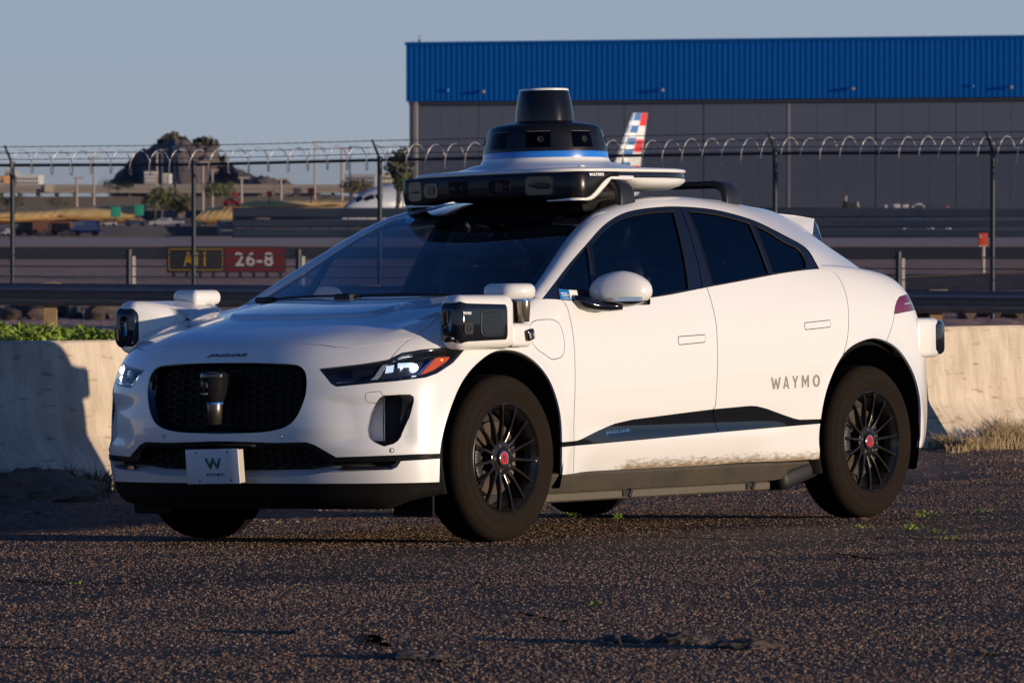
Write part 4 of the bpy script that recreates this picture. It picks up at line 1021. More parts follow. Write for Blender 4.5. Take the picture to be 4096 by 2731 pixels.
# arch liners
for x in (0, 2.99):
    for s_ in (-1, 1):
        V = []; Fc = []; n = 26; yy = (.925, .90, .55, .50) if True else 0
        for i in range(n+1):
            a = math.pi*(-.12+1.24*i/n)
            for y, r_ in ((.925, .452), (.90, .47), (.56, .47), (.55, .05)): V.append((x-.02+r_*math.cos(a), s_*y, .40+r_*math.sin(a)))
        for i in range(n):
            for k in range(3): Fc.append((i*4+k, i*4+4+k, i*4+5+k, i*4+1+k))
        meshobj('arch_liner', V, Fc, BLACKM, car, sharp=40)
bm = bmesh.new(); cyl(bm, (-.24, -.60, .70), (-.20, -.80, .75), .035); bmobj('suspension_strut', bm, mat('dusty_metal', (.10, .08, .06), .6), car)
# cabin
CAB = mat('cabin_dark', (.014, .014, .016), rough=.7); SEAT = mat('seat_dark', (.018, .018, .021), rough=.55)
CHR2 = mat('headrest_post', (.5, .5, .5), rough=.2, metal=1)
cab = bmesh.new(); box(cab, (1.65, 0, .55), (3.0, 1.6, .1)); cabin = bmobj('cabin_floor', cab, CAB, car)
V = []; Fc = []
for i, x in enumerate((.20, .45, .62, .78, .80)):
    z = (1.06, 1.075, 1.085, 1.03, .7)[i]
    for j in range(13):
        y = -.72+1.44*j/12; hmp = .05*math.exp(-((y+.37)/.16)**2)*(i in (2, 3)); V.append((x+.08*(1-(y/.72)**2)*-1, y, z-.05*(y/.72)**4+hmp))
for i in range(4):
    for j in range(12): Fc.append((i*13+j, i*13+j+1, i*13+j+14, i*13+j+13))
meshobj('dashboard', V, Fc, CAB, cabin)
v_, f_ = tube([(.93+.07*math.cos(a)*.45, -.38+.185*math.sin(a), 1.01+.185*math.cos(a)) for a in np.linspace(0, 2*math.pi, 29)[:-1]], .014, 8, closed=True)
meshobj('steering_wheel', v_, f_, CAB, cabin)
bm = bmesh.new(); cyl(bm, (.80, -.38, .98), (.93, -.38, 1.01), .035); box(bm, (.93, -.38, 1.01), (.02, .34, .03)); bmobj('steering_column', bm, CAB, cabin)
def seat(x, y, bench=False):
    bm = bmesh.new(); rounded_box(bm, (x, y, .68), (.52, .50, .16), .06, 4)
    rounded_box(bm, (x+.27, y, .98), (.14, .48, .56), .06, 4, Matrix.Rotation(R(16), 4, 'Y'))
    s_ = bmobj('seat', bm, SEAT, car)
    bm = bmesh.new(); rounded_box(bm, (x+.385, y, 1.355), (.10, .26, .17), .04, 4, Matrix.Rotation(R(12), 4, 'Y')); bmobj('headrest', bm, SEAT, s_)
    bm = bmesh.new()
    for d in (-.055, .055): cyl(bm, (x+.345, y+d, 1.20), (x+.375, y+d, 1.31), .007, seg=8)
    bmobj('headrest_post', bm, CHR2, s_)
for x, y in ((1.22, -.37), (1.22, .37), (2.10, -.36), (2.10, .36)): seat(x, y)
bm = bmesh.new(); rounded_box(bm, (.98, 0, 1.395), (.03, .24, .065), .012, 3, Matrix.Rotation(R(15), 4, 'Y')); cyl(bm, (.97, 0, 1.42), (.93, 0, 1.455), .012); bmobj('rear_view_mirror', bm, CAB, cabin)
bm = bmesh.new(); box(bm, (2.75, 0, 1.12), (.7, 1.3, .02)); bmobj('parcel_shelf', bm, CAB, cabin)
grid_mesh('headlining', roof_fn, 5.0, 12.6, 0, 1, 20, 10, CAB, cabin, mirror='both', off=-.03, flip=SR.flip < 0)
# wipers and black scuttle
V = []; Fc = []; qq = np.linspace(-.97, .97, 41)
for q in qq:
    p = roof_fn([-.02], [abs(q)])[0]; y = -p[1]*(-1 if q < 0 else 1)*-1; p = np.array([p[0], abs(p[1])*(1 if q > 0 else -1), p[2]])
    V += [p+np.array([-.11, 0, -.028]), p+np.array([-.05, 0, -.008]), p+np.array([.015, 0, .012])]
Fc = [(i*3+k, i*3+3+k, i*3+4+k, i*3+1+k) for i in range(40) for k in range(2)]
meshobj('scuttle', V, Fc, BLACKM, car)
for (y0, y1) in ((.66, .02), (.10, -.52)):
    pts = []
    for t in np.linspace(0, 1, 12):
        y = y0+(y1-y0)*t; q = y/.78; p = roof_fn([.06+.25*t*(1-t)], [min(abs(q), .96)])[0]; pts.append((p[0]-.012, y, p[2]+.018))
    v_, f_ = tube(pts, .0065, 6); wp = meshobj('wiper', v_, f_, BLACKM, car)
    bm = bmesh.new(); p = pts[0]; rounded_box(bm, (p[0]-.02, p[1], p[2]), (.05, .10, .03), .01, 3); bmobj('wiper_arm', bm, BLACKM, wp)
# ================================================================ mirrors and sensor housings
POD = mat('pod_white', (.78, .77, .75), rough=.35, coat=.6)
SG = mat('sensor_window_gloss', (.010, .012, .016), rough=.07, spec=.7)
SG2 = mat('sensor_lens_dark', (.004, .005, .007), rough=.03, spec=.8)
def superell(c, r_, e1=.5, e2=.5, nu=40, nv=24, mod=None):
    """superellipsoid verts/faces; e -> 1 ellipsoid, smaller is boxier"""
    V = []; Fc = []
    def p(w, e): return math.copysign(abs(w)**e, w)
    for j in range(nv+1):
        ph = -math.pi/2+math.pi*j/nv
        for i in range(nu):
            th = 2*math.pi*i/nu
            q = [r_[0]*p(math.cos(ph), e1)*p(math.cos(th), e2), r_[1]*p(math.cos(ph), e1)*p(math.sin(th), e2), r_[2]*p(math.sin(ph), e1)]
            if mod: q = mod(q)
            V.append((q[0]+c[0], q[1]+c[1], q[2]+c[2]))
    for j in range(nv):
        for i in range(nu):
            Fc.append((j*nu+i, j*nu+(i+1) % nu, (j+1)*nu+(i+1) % nu, (j+1)*nu+i))
    return V, Fc
def mirv(V, s_): return [(v[0], v[1]*s_, v[2]) for v in V]
def mesh2(name, vf, s_, material, parent, **k):
    V, Fc = vf
    if s_ > 0: Fc = [f[::-1] for f in Fc]
    return meshobj(name, mirv(V, -s_), Fc, material, parent, **k)       # shapes are drawn for the near side (y<0)
def split_z(vf, z0, keep_top=True):
    bm = bmesh.new(); vs = [bm.verts.new(v) for v in vf[0]]
    for f in vf[1]:
        try: bm.faces.new([vs[i] for i in f])
        except Exception: pass
    bmesh.ops.remove_doubles(bm, verts=bm.verts, dist=1e-5)
    bmesh.ops.bisect_plane(bm, geom=bm.verts[:]+bm.edges[:]+bm.faces[:], plane_co=(0, 0, z0), plane_no=(0, 0, 1), clear_inner=keep_top, clear_outer=not keep_top)
    bm.verts.ensure_lookup_table(); bm.verts.index_update()
    V = [tuple(v.co) for v in bm.verts]; Fc = [tuple(v.index for v in f.verts) for f in bm.faces]; bm.free(); return V, Fc
for s_ in (-1, 1):
    def mm(q):                                  # egg shape: fuller outboard, sloping top
        t = q[1]/-.135; q = [q[0]*(1-.10*t), q[1], q[2]*(1+.04*(-t))]
        if q[2] < 0: q[2] *= .74
        else: q[2] *= .98-.10*abs(t-.1)
        q[0] += .03*t; return q
    sh = superell((.80, -.995, 1.118), (.088, .138, .098), .92, .80, mod=mm) if s_ < 0 else superell((1.0, -.905, 1.10), (.120, .035, .075), .75, .8)
    top = split_z(sh, 1.075, True); bot = split_z(sh, 1.071, False)
    mh = mesh2('door_mirror', top, s_, WHITE, car)
    mesh2('mirror_base', bot, s_, BLACKG, mh)
    if s_ > 0: continue                      # the far mirror is folded in
    pts = [(.60, -.860, 1.088), (.64, -.875, 1.070), (.70, -.90, 1.056), (.76, -.95, 1.050), (.80, -1.0, 1.052)]
    v_, f_ = tube(pts, [.020, .032, .028, .024, .020], 10, sx=2.2); mesh2('mirror_arm', (v_, f_), s_, BLACKG, mh)
    # indicator strip wrapping the front of the shell
    V = []; Fc = []; ys = np.linspace(-.975, -1.122, 22)
    for i, y in enumerate(ys):
        for z in (1.073, 1.073+.020*min(1, (i+.3)/5)):
            x = .5
            t = (y+.995)/-.135; k = max(0, 1-abs(t)**(2/.72)); x = .80-.085*(1-.10*t)*k**(.36)*.985+.03*t-.0022
            V.append((x, y, z))
    Fc = [(2*i, 2*i+2, 2*i+3, 2*i+1) for i in range(21)]
    mesh2('indicator_strip', (V, Fc), s_, CHROME, mh)
    bm = bmesh.new(); rounded_box(bm, (.885, -.995*(-s_) if s_ > 0 else -.995, 1.12), (.02, .20, .13), .009, 3); bmobj('mirror_glass', bm, SG2, mh)
# blue and white sticker in the quarter light (its square code is left out)
STB = mat('sticker_blue', (.01, .15, .42), .4); STW = mat('sticker_white', (.75, .75, .75), .5)
def s2p(u, v): p = S2.px(u, v); return side_fn([p[0]], [p[1]])[0]+np.array([0, -.001, 0])
Q = [s2p(2100+x/2.6133, 700+y/2.6133) for x, y in ((350,1190),(455,1200),(478,1308),(370,1302),(540,1205),(562,1312))]
st = meshobj('window_sticker', [Q[0], Q[1], Q[2], Q[3]], [(0, 1, 2, 3)], STB, car, smooth=False)
meshobj('sticker_panel', [Q[1], Q[4], Q[5], Q[2]], [(0, 1, 2, 3)], STW, st, smooth=False)
for (x0, y0, x1, h_) in ((372,1236,438,8), (376,1250,458,5), (380,1264,448,5), (392,1288,462,4)):
    a, b = s2p(2100+x0/2.6133, 700+y0/2.6133), s2p(2100+x1/2.6133, 700+(y0+6)/2.6133)
    up = np.array([0, .12, 1])*h_/2.6133/870
    meshobj('sticker_line', [a+[0, -.001, 0], b+[0, -.001, 0], b+up+[0, -.001, 0], a+up+[0, -.001, 0]], [(0, 1, 2, 3)], STW, st, smooth=False)

# ---------------------------------------------------------------- front wing sensor pods
def loft(secs, closed=True, caps=True):
    n = len(secs[0]); V = [p for s in secs for p in s]; Fc = []
    for i in range(len(secs)-1):
        for k in range(n if closed else n-1): Fc.append((i*n+k, (i+1)*n+k, (i+1)*n+(k+1) % n, i*n+(k+1) % n))
    if caps: Fc.append(tuple(range(n))[::-1]); Fc.append(tuple(range((len(secs)-1)*n, len(secs)*n)))
    return V, Fc
def rr2(w, h, r_, n=5):
    """rounded rectangle outline (u,v)"""
    out = []
    for cx_, cy_, a0 in ((w/2-r_, h/2-r_, 0), (-w/2+r_, h/2-r_, 90), (-w/2+r_, -h/2+r_, 180), (w/2-r_, -h/2+r_, 270)):
        for k in range(n+1): a = R(a0+90*k/n); out.append((cx_+r_*math.cos(a), cy_+r_*math.sin(a)))
    return out
def outline_solid(path, z0, z1, r_, n=4, shrink=.7):
    """solid over a closed plan outline with rounded top and bottom rims"""
    c = np.mean(path, axis=0); P = np.array(path); secs = []
    t = np.roll(P, -1, 0)-np.roll(P, 1, 0); nn = np.stack([t[:, 1], -t[:, 0]], 1); nn /= np.linalg.norm(nn, axis=1)[:, None]
    if np.mean(((P-c)*nn).sum(1)) < 0: nn = -nn
    for k in range(n+1):
        a = R(90*k/n); secs.append([(q[0], q[1], z0+r_-r_*math.cos(a)) for q in P-nn*(r_-r_*math.sin(a))])
    for k in range(n+1):
        a = R(90*k/n); secs.append([(q[0], q[1], z1-r_+r_*math.sin(a)) for q in P-nn*(r_-r_*math.cos(a))])
    return loft(secs)
def rounded_path(pts, rs, n=6):
    out = []; m_ = len(pts)
    for i in range(m_):
        p0, p1, p2 = map(np.array, (pts[i-1], pts[i], pts[(i+1) % m_])); d0 = (p0-p1)/np.linalg.norm(p0-p1); d1 = (p2-p1)/np.linalg.norm(p2-p1); r_ = rs[i]
        a = p1+d0*r_; b = p1+d1*r_
        for t in np.linspace(0, 1, n): out.append(tuple(a*(1-t)**2+2*p1*t*(1-t)+b*t*t))
    return out
LID = mat('lidar_glass_brown', (.30, .26, .21), rough=.22, metal=.75)
for s_ in (-1, 1):
    # white shell: hood over the black window box, running back into the wing
    path = rounded_path([(-.425, -.905), (-.432, -1.008), (-.085, -1.012), (-.035, -1.002), (-.01, -.94), (.12, -.92), (.12, -.80), (-.12, -.72), (-.32, -.80)], [.02, .06, .02, .015, .02, .02, .06, .16, .10])
    sh = outline_solid(path, .866, 1.108, .048, n=7)
    sh = ([(x, y, z-(max(0, .90+y)*.22+max(0, .88+y)**2*2.0)*(z > 1.0)) for x, y, z in sh[0]], sh[1])
    pod = mesh2('wing_sensor_pod', sh, s_, POD, car, sharp=60)
    # rise towards the screen behind the pod
    bp_ = rounded_path([(-.440, -.895), (-.446, -1.020), (-.098, -1.020), (-.095, -.88), (-.30, -.86)], [.02, .050, .012, .01, .05])
    bx = mesh2('sensor_box', outline_solid(bp_, .890, 1.082, .042), s_, SG, pod, sharp=40)
    # flat windows standing proud on the outer and front faces
    def face_panel(name, x, z, w, h, r_, y, dep, material, par, ring=None):
        o = rr2(w, h, r_); secs = [[(x+u, y+.004, z+v) for u, v in o], [(x+u, y-dep, z+v) for u, v in o], [(x+u*.93, y-dep-.0015, z+v*.93) for u, v in o]]
        return mesh2(name, loft(secs), s_, material, par, sharp=30)
    face_panel('window_rim', -.216, .981, .175, .118, .030, -1.020, .0022, BLACKM, bx)
    face_panel('sensor_window', -.216, .981, .162, .106, .027, -1.0222, .0012, SG, bx)
    face_panel('camera_recess', -.390, .960, .064, .056, .014, -1.020, .0015, BLACKM, bx)
    v_, f_ = lathe([(.0, -.014), (.009, -.012), (.014, -.006), (.017, 0)], 20, axis='y', c=(-.395, -1.020, .960)); ln = mesh2('camera_lens', (v_, f_), s_, mat('lens_ring', (.05, .045, .04), .3) if s_ < 0 else bpy.data.materials['lens_ring'], bx)
    v_, f_ = lathe([(.0, -.0155), (.006, -.0150), (.007, -.013)], 16, axis='y', c=(-.395, -1.020, .960)); mesh2('camera_glass', (v_, f_), s_, SG2, ln)
    o = rr2(.055, .10, .02); secs = [[(-.4435, -.945+u*.8, .99+v) for u, v in o], [(-.447, -.945+u*.75, .99+v*.95) for u, v in o]]
    mesh2('front_window', loft(secs), s_, SG2, bx)
    if s_ < 0: text_at('WAYMO', (-.432, -1.020, 1.0215), (-.372, -1.020, 1.0205), UP, .0125, LETTER, bx, name='pod_lettering', bold=.05, spacing=1.2, t=.0006)
    # lidar: white cap, blue ring, cylinder, cradle
    cx_, cy_ = .062, -.975
    path = rounded_path([(-.055, -.84), (-.045, -.985), (.03, -1.035), (.115, -1.025), (.145, -.94), (.12, -.82)], [.03, .035, .035, .035, .04, .03])
    cap = mesh2('lidar_cap', outline_solid(path, 1.086, 1.158, .032), s_, POD, pod, sharp=50)
    v_, f_ = lathe([(.036, 1.087), (.0365, 1.078), (.034, 1.077)], 32, c=(cx_, cy_, 0)); mesh2('lidar_ring', (v_, f_), s_, BLUEL, cap)
    v_, f_ = lathe([(.0335, 1.079), (.0330, 1.06), (.0275, .985), (.0, .983)], 32, c=(cx_, cy_-.008, 0)); mesh2('lidar_window', (v_, f_), s_, LID, cap)
    path = rounded_path([(.015, -.90), (.018, -.955), (.10, -.960), (.115, -.90)], [.01, .01, .01, .01]); mesh2('lidar_cradle', outline_solid(path, .975, 1.088, .008), s_, BLACKM, cap)
    path = rounded_path([(-.06, -.84), (-.05, -1.006), (.10, -1.008), (.145, -.86)], [.02, .02, .035, .04]); mesh2('pod_base', outline_solid(path, .872, .980, .022), s_, POD, pod, sharp=50)
    # small downward camera
    bm = bmesh.new(); rounded_box(bm, (.066, -1.018*(1 if s_ < 0 else -1), .927), (.052, .020, .050), .009, 3, Matrix.Rotation(R(-14), 4, 'Y')); dc = bmobj('down_camera', bm, SG, pod)
    for dx, sz in ((-.014, .012), (.014, .010)):
        bm = bmesh.new(); rounded_box(bm, (.066+dx, -1.0285*(1 if s_ < 0 else -1), .922), (sz, .004, .026), .0019, 2, Matrix.Rotation(R(-14), 4, 'Y')); bmobj('camera_lens', bm, mat('pale_lens', (.35, .32, .28), .3) if s_ < 0 and dx < 0 else bpy.data.materials['pale_lens'], dc)

# ---------------------------------------------------------------- rear corner sensors
for s_ in (-1, 1):
    path = rounded_path([(3.40, -.78), (3.415, -.925), (3.52, -.935), (3.66, -.905), (3.72, -.78), (3.66, -.66)], [.02, .03, .03, .05, .05, .05])
    rp = mesh2('rear_sensor_pod', outline_solid(path, .782, .978, .028), s_, POD, car, sharp=50)
    path = rounded_path([(3.54, -.70), (3.56, -.92), (3.66, -.918), (3.765, -.87), (3.80, -.74), (3.74, -.62)], [.02, .012, .05, .05, .06, .05])
    rb = mesh2('rear_sensor_box', outline_solid(path, .795, .968, .03), s_, SG, rp, sharp=50)
    if s_ < 0: text_at('WAYMO', (3.692, -.9035, .893), (3.728, -.8865, .893), UP, .010, LETTER, rb, name='pod_lettering', bold=.05, spacing=1.1, lift=.0035, t=.0006)

# ---------------------------------------------------------------- roof sensor unit
half_o = [(1.072, 0), (1.080, .22), (1.100, .36), (1.140, .445), (1.22, .505), (1.44, .565), (1.70, .605), (1.84, .600), (1.97, .54), (2.05, .36), (2.08, 0)]
ho = smooth_curve(np.array(half_o), step=.03)
full = np.concatenate([ho*[1, -1], ho[::-1][1:-1]])           # closed plan outline
cen = np.array([1.575, 0])
def plan_at(k, dz=0, grow=0):
    return full+(full-cen)/np.linalg.norm(full-cen, axis=1)[:, None]*grow
roofu = None
secs = []
for grow, z in ((-.012, 1.683), (-.003, 1.684), (.001, 1.688), (.001, 1.695), (-.006, 1.700), (-.03, 1.704)): secs.append([(p[0], p[1], z) for p in plan_at(0, 0, grow)])
for t in np.linspace(.12, .96, 12):
    th = np.arctan2(full[:, 1], full[:, 0]-cen[0]); circ = cen+np.stack([np.cos(th), np.sin(th)], 1)*.318; p0 = plan_at(0, 0, -.03)
    zz = 1.704+.020*t+.020*sstep(t, .55, 1); pp = p0+(circ-p0)*t
    secs.append([(p[0], p[1], zz) for p in pp])
th = np.arctan2(full[:, 1], full[:, 0]-cen[0])
for r_, z in ((.315, 1.746), (.309, 1.756), (.304, 1.766)): secs.append([(cen[0]+r_*math.cos(a), r_*math.sin(a), z) for a in th])
v_, f_ = loft(secs, caps=False); roofu = meshobj('roof_sensor', v_, f_, POD, car, sharp=60)
BB = mat('band_blue', (.015, .17, .62), rough=.25, coat=.5)
def lz(name, prof, material, par, seg=72, **k):
    v_, f_ = lathe(prof, seg, c=(1.575, 0, 0)); return meshobj(name, v_, f_, material, par, **k)
DWIN = mat('drum_window', (.001, .001, .0015), rough=.05, spec=.12); GS2 = mat('drum_black', (.008, .008, .010), rough=.28, spec=.35); GS3 = mat('dome_black', (.006, .006, .007), rough=.16, spec=.35)
lz('blue_band', [(.3035, 1.765), (.3035, 1.771), (.3000, 1.796), (.297, 1.797)], BB, roofu, sharp=30)
dome = lz('camera_drum', [(.2995, 1.797), (.299, 1.802), (.2965, 1.815), (.283, 1.870), (.273, 1.908), (.266, 1.917), (.250, 1.9255), (.215, 1.934), (.175, 1.941), (.147, 1.945), (.143, 1.948)], GS2, roofu, sharp=25)
lidg = lz('lidar_dome', [(.1425, 1.9465), (.1415, 1.96), (.139, 1.99), (.1335, 2.03), (.1255, 2.070), (.1188, 2.095)], GS3, roofu, sharp=25)
lz('dome_cap', [(.1189, 2.0945), (.1195, 2.096), (.1180, 2.103), (.113, 2.1055), (.06, 2.106), (0, 2.106)], POD, lidg, sharp=60)
# windows let into the drum
def drum_r(z): return np.interp(z, [1.797, 1.815, 1.870, 1.908], [.2995, .2965, .283, .273])
ang0 = math.atan2(CC[1], CC[0]-1.575)
for k in range(8):
    a0 = ang0+math.pi*2*k/8-.115
    for nm, gr, dd, mm_ in (('window_rim', 1.0, .0015, SG2),):
        V = []; Fc = []; n = 12
        for i in range(n+1):
            a = a0-.205+.41*i/n
            for z in (1.815, 1.894):
                r_ = drum_r(z)+.0012; V.append((1.575+r_*math.cos(a), r_*math.sin(a), z))
        Fc = [(2*i, 2*i+2, 2*i+3, 2*i+1) for i in range(n)]
        wn = meshobj('camera_window', V, Fc, DWIN, dome)
        c = np.array([1.575+.288*math.cos(a0+.03), .288*math.sin(a0+.03), 1.853]); nn = Vector((math.cos(a0), math.sin(a0), .15))
        v_, f_ = lathe([(.016, 0), (.015, .004), (.010, .005), (.009, .002), (0, .002)], 20); q = Vector((0, 0, 1)).rotation_difference(nn).to_matrix()
        meshobj('camera_lens', [np.array(q @ Vector(p))+c for p in v_], f_, GAPM, wn)
        # thin bright edge along the top of the opening
        V = []
        for i in range(n+1):
            a = a0-.20+.40*i/n
            for z in (1.8905, 1.8935): r_ = drum_r(z)+.0018; V.append((1.575+r_*math.cos(a), r_*math.sin(a), z))
        meshobj('window_edge', V, [(2*i, 2*i+2, 2*i+3, 2*i+1) for i in range(n)], mat('edge_grey', (.12, .11, .09), .3) if k == 0 else bpy.data.materials['edge_grey'], wn)
# black band and front bar
secs = []
for grow, z in ((-.03, 1.684), (-.010, 1.683), (-.006, 1.678), (-.006, 1.662), (-.012, 1.657), (-.05, 1.655)): secs.append([(p[0], p[1], z) for p in plan_at(0, 0, grow)])
v_, f_ = loft(secs, caps=False); band = meshobj('unit_band', v_, f_, GS, roofu, sharp=40)
# white hull under the band, shallow boat shape aft, dropping to the bar in front
V = []; Fc = []; n = len(full)
for j, (grow, z) in enumerate(((-.006, 1.657), (.000, 1.652), (-.004, 1.640), (-.030, 1.622), (-.085, 1.606), (-.25, 1.60))):
    for i in range(n):
        p = full[i]; u = (full[i]-cen)/np.linalg.norm(full[i]-cen); q = p+u*grow
        dr = (1-sstep(p[0], 1.12, 1.46))*min(j, 3)/3.0
        zq = z-.012*dr; V.append((q[0]+.05*dr, q[1], 1.652-(1.652-zq)*(.12+.88*sstep(p[0], 1.36, 1.60)) if j > 1 else zq))
for j in range(5):
    for i in range(n): Fc.append((j*n+i, j*n+(i+1) % n, (j+1)*n+(i+1) % n, (j+1)*n+i))
Fc.append(tuple(range(5*n, 6*n)))
meshobj('unit_hull', V, Fc, POD, roofu, sharp=60)
# front sensor bar: a long box whose ends wrap back along the sides
def bar_sec(y):
    """front x and lower edge of the bar at lateral place y"""
    a = abs(y); x = 1.072+.052*(a/.5)**2.2
    zb = 1.550+.018*(1-sstep(a, .22, .40)); return x, zb
V = []; Fc = []; Y = np.concatenate([np.linspace(-.470, .470, 56)])
prof_n = 9; X = []
for y in Y:
    x, zb = bar_sec(y); zt = 1.684
    pr = [(x+.10, zt), (x+.004, zt), (x-.008, zt-.004), (x-.013, zt-.014), (x-.016, (zt+zb)/2), (x-.010, zb+.016), (x-.002, zb+.006), (x+.012, zb), (x+.10, zb+.004)]
    V += [(a, y, b) for a, b in pr]
for i in range(len(Y)-1):
    for k in range(8): Fc.append((i*9+k, i*9+k+1, (i+1)*9+k+1, (i+1)*9+k))
for s_ in (-1, 1):                                  # wrapped ends
    o = len(V); base_i = 0 if s_ < 0 else (len(Y)-1)*9; x0, zb = bar_sec(.470); m_ = 16
    for i in range(m_+1):
        t = i/m_
        if t < .5: a = t/.5*math.pi/2; px_, py_ = x0+.055*(1-math.cos(a)), .470+.055*math.sin(a); nx, ny = -math.cos(a), math.sin(a)
        else: u = (t-.5)/.5; px_, py_ = x0+.055+u*.20, .525+.045*u; nx, ny = -.05, 1.0
        u = max(0, (t-.5)/.5); zb2 = zb+(1.654-zb)*sstep(u, .0, .80); zt = 1.684
        if i == 0: px_ = x0
        for d, z in ((-.10, zt), (-.004, zt), (.008, zt-.004), (.013, zt-.014), (.016-.006*u, (zt+zb2)/2), (.010, zb2+min(.016, .2*(zt-zb2))), (.002, zb2+.004), (-.012, zb2), (-.10, zb2+.004)):
            V.append((px_+nx*d, s_*(py_+ny*d), z))
    for i in range(m_):
        for k in range(8):
            f = (o+i*9+k, o+i*9+k+1, o+(i+1)*9+k+1, o+(i+1)*9+k); Fc.append(f)
sweeps = []
for s_ in (-1, 1):
    sweepV = []; sweepF = []; sweeps.append((sweepV, sweepF)); o = 0; x0, zb = bar_sec(.470); m_ = 20
    for i in range(m_+1):
        t = i/m_*1.35-.1; t0 = max(t, 0)
        if t0 < .5: a = t0/.5*math.pi/2; px_, py_ = x0+.055*(1-math.cos(a)), .470+.055*math.sin(a); nx, ny = -math.cos(a), math.sin(a)
        else: u = (t0-.5)/.5; px_, py_ = x0+.055+u*.20, .525+.045*min(u, 1.3); nx, ny = -.05, 1.0
        if t < 0: py_ += t*1.2
        u = max(0, (t0-.5)/.5); zb2 = zb+(1.654-zb)*sstep(u, .0, .80); zl = zb-.004+(1.647-zb)*sstep(u, .12, .95)
        for d, z in ((.004, zb2+.010), (.010, zb2+.004), (.009, (zb2+zl)/2), (-.002, zl-.001), (-.06, zl+.004)): sweepV.append((px_+nx*d, s_*(py_+ny*d), z))
    for i in range(m_):
        for k in range(4): f = (o+i*5+k, o+i*5+k+1, o+(i+1)*5+k+1, o+(i+1)*5+k); sweepF.append(f if s_ > 0 else f[::-1])
bar = meshobj('front_sensor_bar', V, Fc, GS2, roofu, sharp=50)
for v_, f_ in sweeps: meshobj('hull_sweep', v_, f_, POD, roofu, sharp=60)
me = bar.data; bm = bmesh.new(); bm.from_mesh(me); bmesh.ops.recalc_face_normals(bm, faces=bm.faces); bm.to_mesh(me); bm.free()
# windows in the bar
def bar_window(yc, w, z, h, r_, material, dep=.0022, name='bar_window', par=None, sc=.95):
    o = rr2(w, h, r_); A1 = []; B1 = []
    for u, v in o:
        y = yc+u; x, zb = bar_sec(y); zt = 1.684; zm = (zt+zb)/2
        f = lambda zz: np.interp(zz, [zb+.006, zb+.016, zm, zt-.014, zt-.004], [x-.002, x-.010, x-.016, x-.013, x-.008])
        A1.append((f(z+v)+.002, y, z+v)); y2 = yc+u*sc; B1.append((f(z+v*sc)-dep, y2, z+v*sc))
    v_, f_ = loft([A1, B1]); return meshobj(name, v_, f_, material, par or bar, sharp=30)
for yc, w, h, r_, rim_ in ((.425, .095, .095, .02, 1), (.315, .095, .070, .02, 1), (.135, .135, .075, .012, 0), (-.105, .125, .072, .022, 1), (-.325, .150, .090, .022, 1)):
    z = 1.622
    if rim_: bar_window(yc, w*1.10, z, h*1.10, r_*1.1, BLACKM, .0016, 'window_rim')
    bw__ = bar_window(yc, w, z, h, r_, SG if w > .1 and rim_ and (abs(yc) > .32) else SG2, .0030, 'sensor_window')
    if yc in (.315, -.105):
        bar_window(yc-.01*0, .048, z, .046, .012, mat('bar_lens', (.06, .045, .04), .12, metal=.3) if yc > 0 else bpy.data.materials['bar_lens'], .0045, 'bar_lens', bw__)
    if yc == .135:
        for dy in (-.03, .012):
            x, zb = bar_sec(yc+dy); v_, f_ = lathe([(.016, 0), (.0145, .003), (0, .003)], 20); q = Vector((0, 0, 1)).rotation_difference(Vector((-1, 0, 0))).to_matrix()
            meshobj('camera_lens', [np.array(q @ Vector(p))+np.array([x-.0175, yc+dy, z]) for p in v_], f_, GAPM, bw__)
roofu.rotation_euler = (-.0105, 0, 0); roofu.location = (0, -.0178, 0); bpy.context.view_layer.update()
text_at('WAYMO', (1.180, -.5400, 1.6600), (1.270, -.5610, 1.6620), UP, .0145, LETTER, bar, name='bar_lettering', bold=.05, spacing=1.2, lift=.006, t=.0006)
bm = bmesh.new(); rounded_box(bm, (1.90, -.50, 1.640), (.12, .03, .020), .008, 2, Matrix.Rotation(R(28), 4, 'Z')); bmobj('hull_camera', bm, SG2, roofu)
for y in (-.25, .12): 
    bm = bmesh.new(); box(bm, (1.32 if y < 0 else 1.45, y*1.6, 1.716), (.035, .012, .006), bevel=.002); bmobj('cap_fastener', bm, POD, roofu)
# mounting pylon and roof rack bars with their feet
bm = bmesh.new(); rounded_box(bm, (1.55, 0, 1.60), (.55, .70, .07), .02, 3); bmobj('unit_mount', bm, BLACKM, roofu)
RACK = mat('rack_satin_black', (.016, .016, .017), rough=.38)
def rack(xb, zb_, xf, zf, y_f, name='roof_rack'):
    rk = None
    for s_ in (-1, 1):
        # arched leg: out along the bar, round the bend and down to the roof rail
        path = [(xb, -.30, zb_), (xb, -.45, zb_), (xb, -.550, zb_), (xb, -.588, zb_-.010), (xb, -.612, zb_-.035), (xf, -.622, zf+.02), (xf, -.628, zf-.016)]
        secs = []
        for i, p in enumerate(path):
            d = np.array(path[min(i+1, len(path)-1)])-np.array(path[max(i-1, 0)]); d = d/np.linalg.norm(d)
            n1 = np.array([1., 0, 0]); n2 = np.cross(d, n1); w = (.078, .082, .088, .096, .106, .120, .126)[i]; h = (.036, .036, .038, .040, .040, .036, .030)[i]
            secs.append([tuple(np.array(p)+n1*u+n2*v) for u, v in rr2(w, h, .011, 3)])
        o = mesh2(name if rk is None else 'rack_foot', loft(secs), s_, RACK, car if rk is None else rk, sharp=45)
        if rk is None: rk = o
    bm = bmesh.new(); rounded_box(bm, (xb, 0, zb_), (.072, .70, .032), .012, 3); bmobj('rack_bar', bm, RACK, rk)
    return rk
rack(1.362, 1.640, 1.362, 1.540, .60)
rack(2.235, 1.638, 2.235, 1.555, .60)
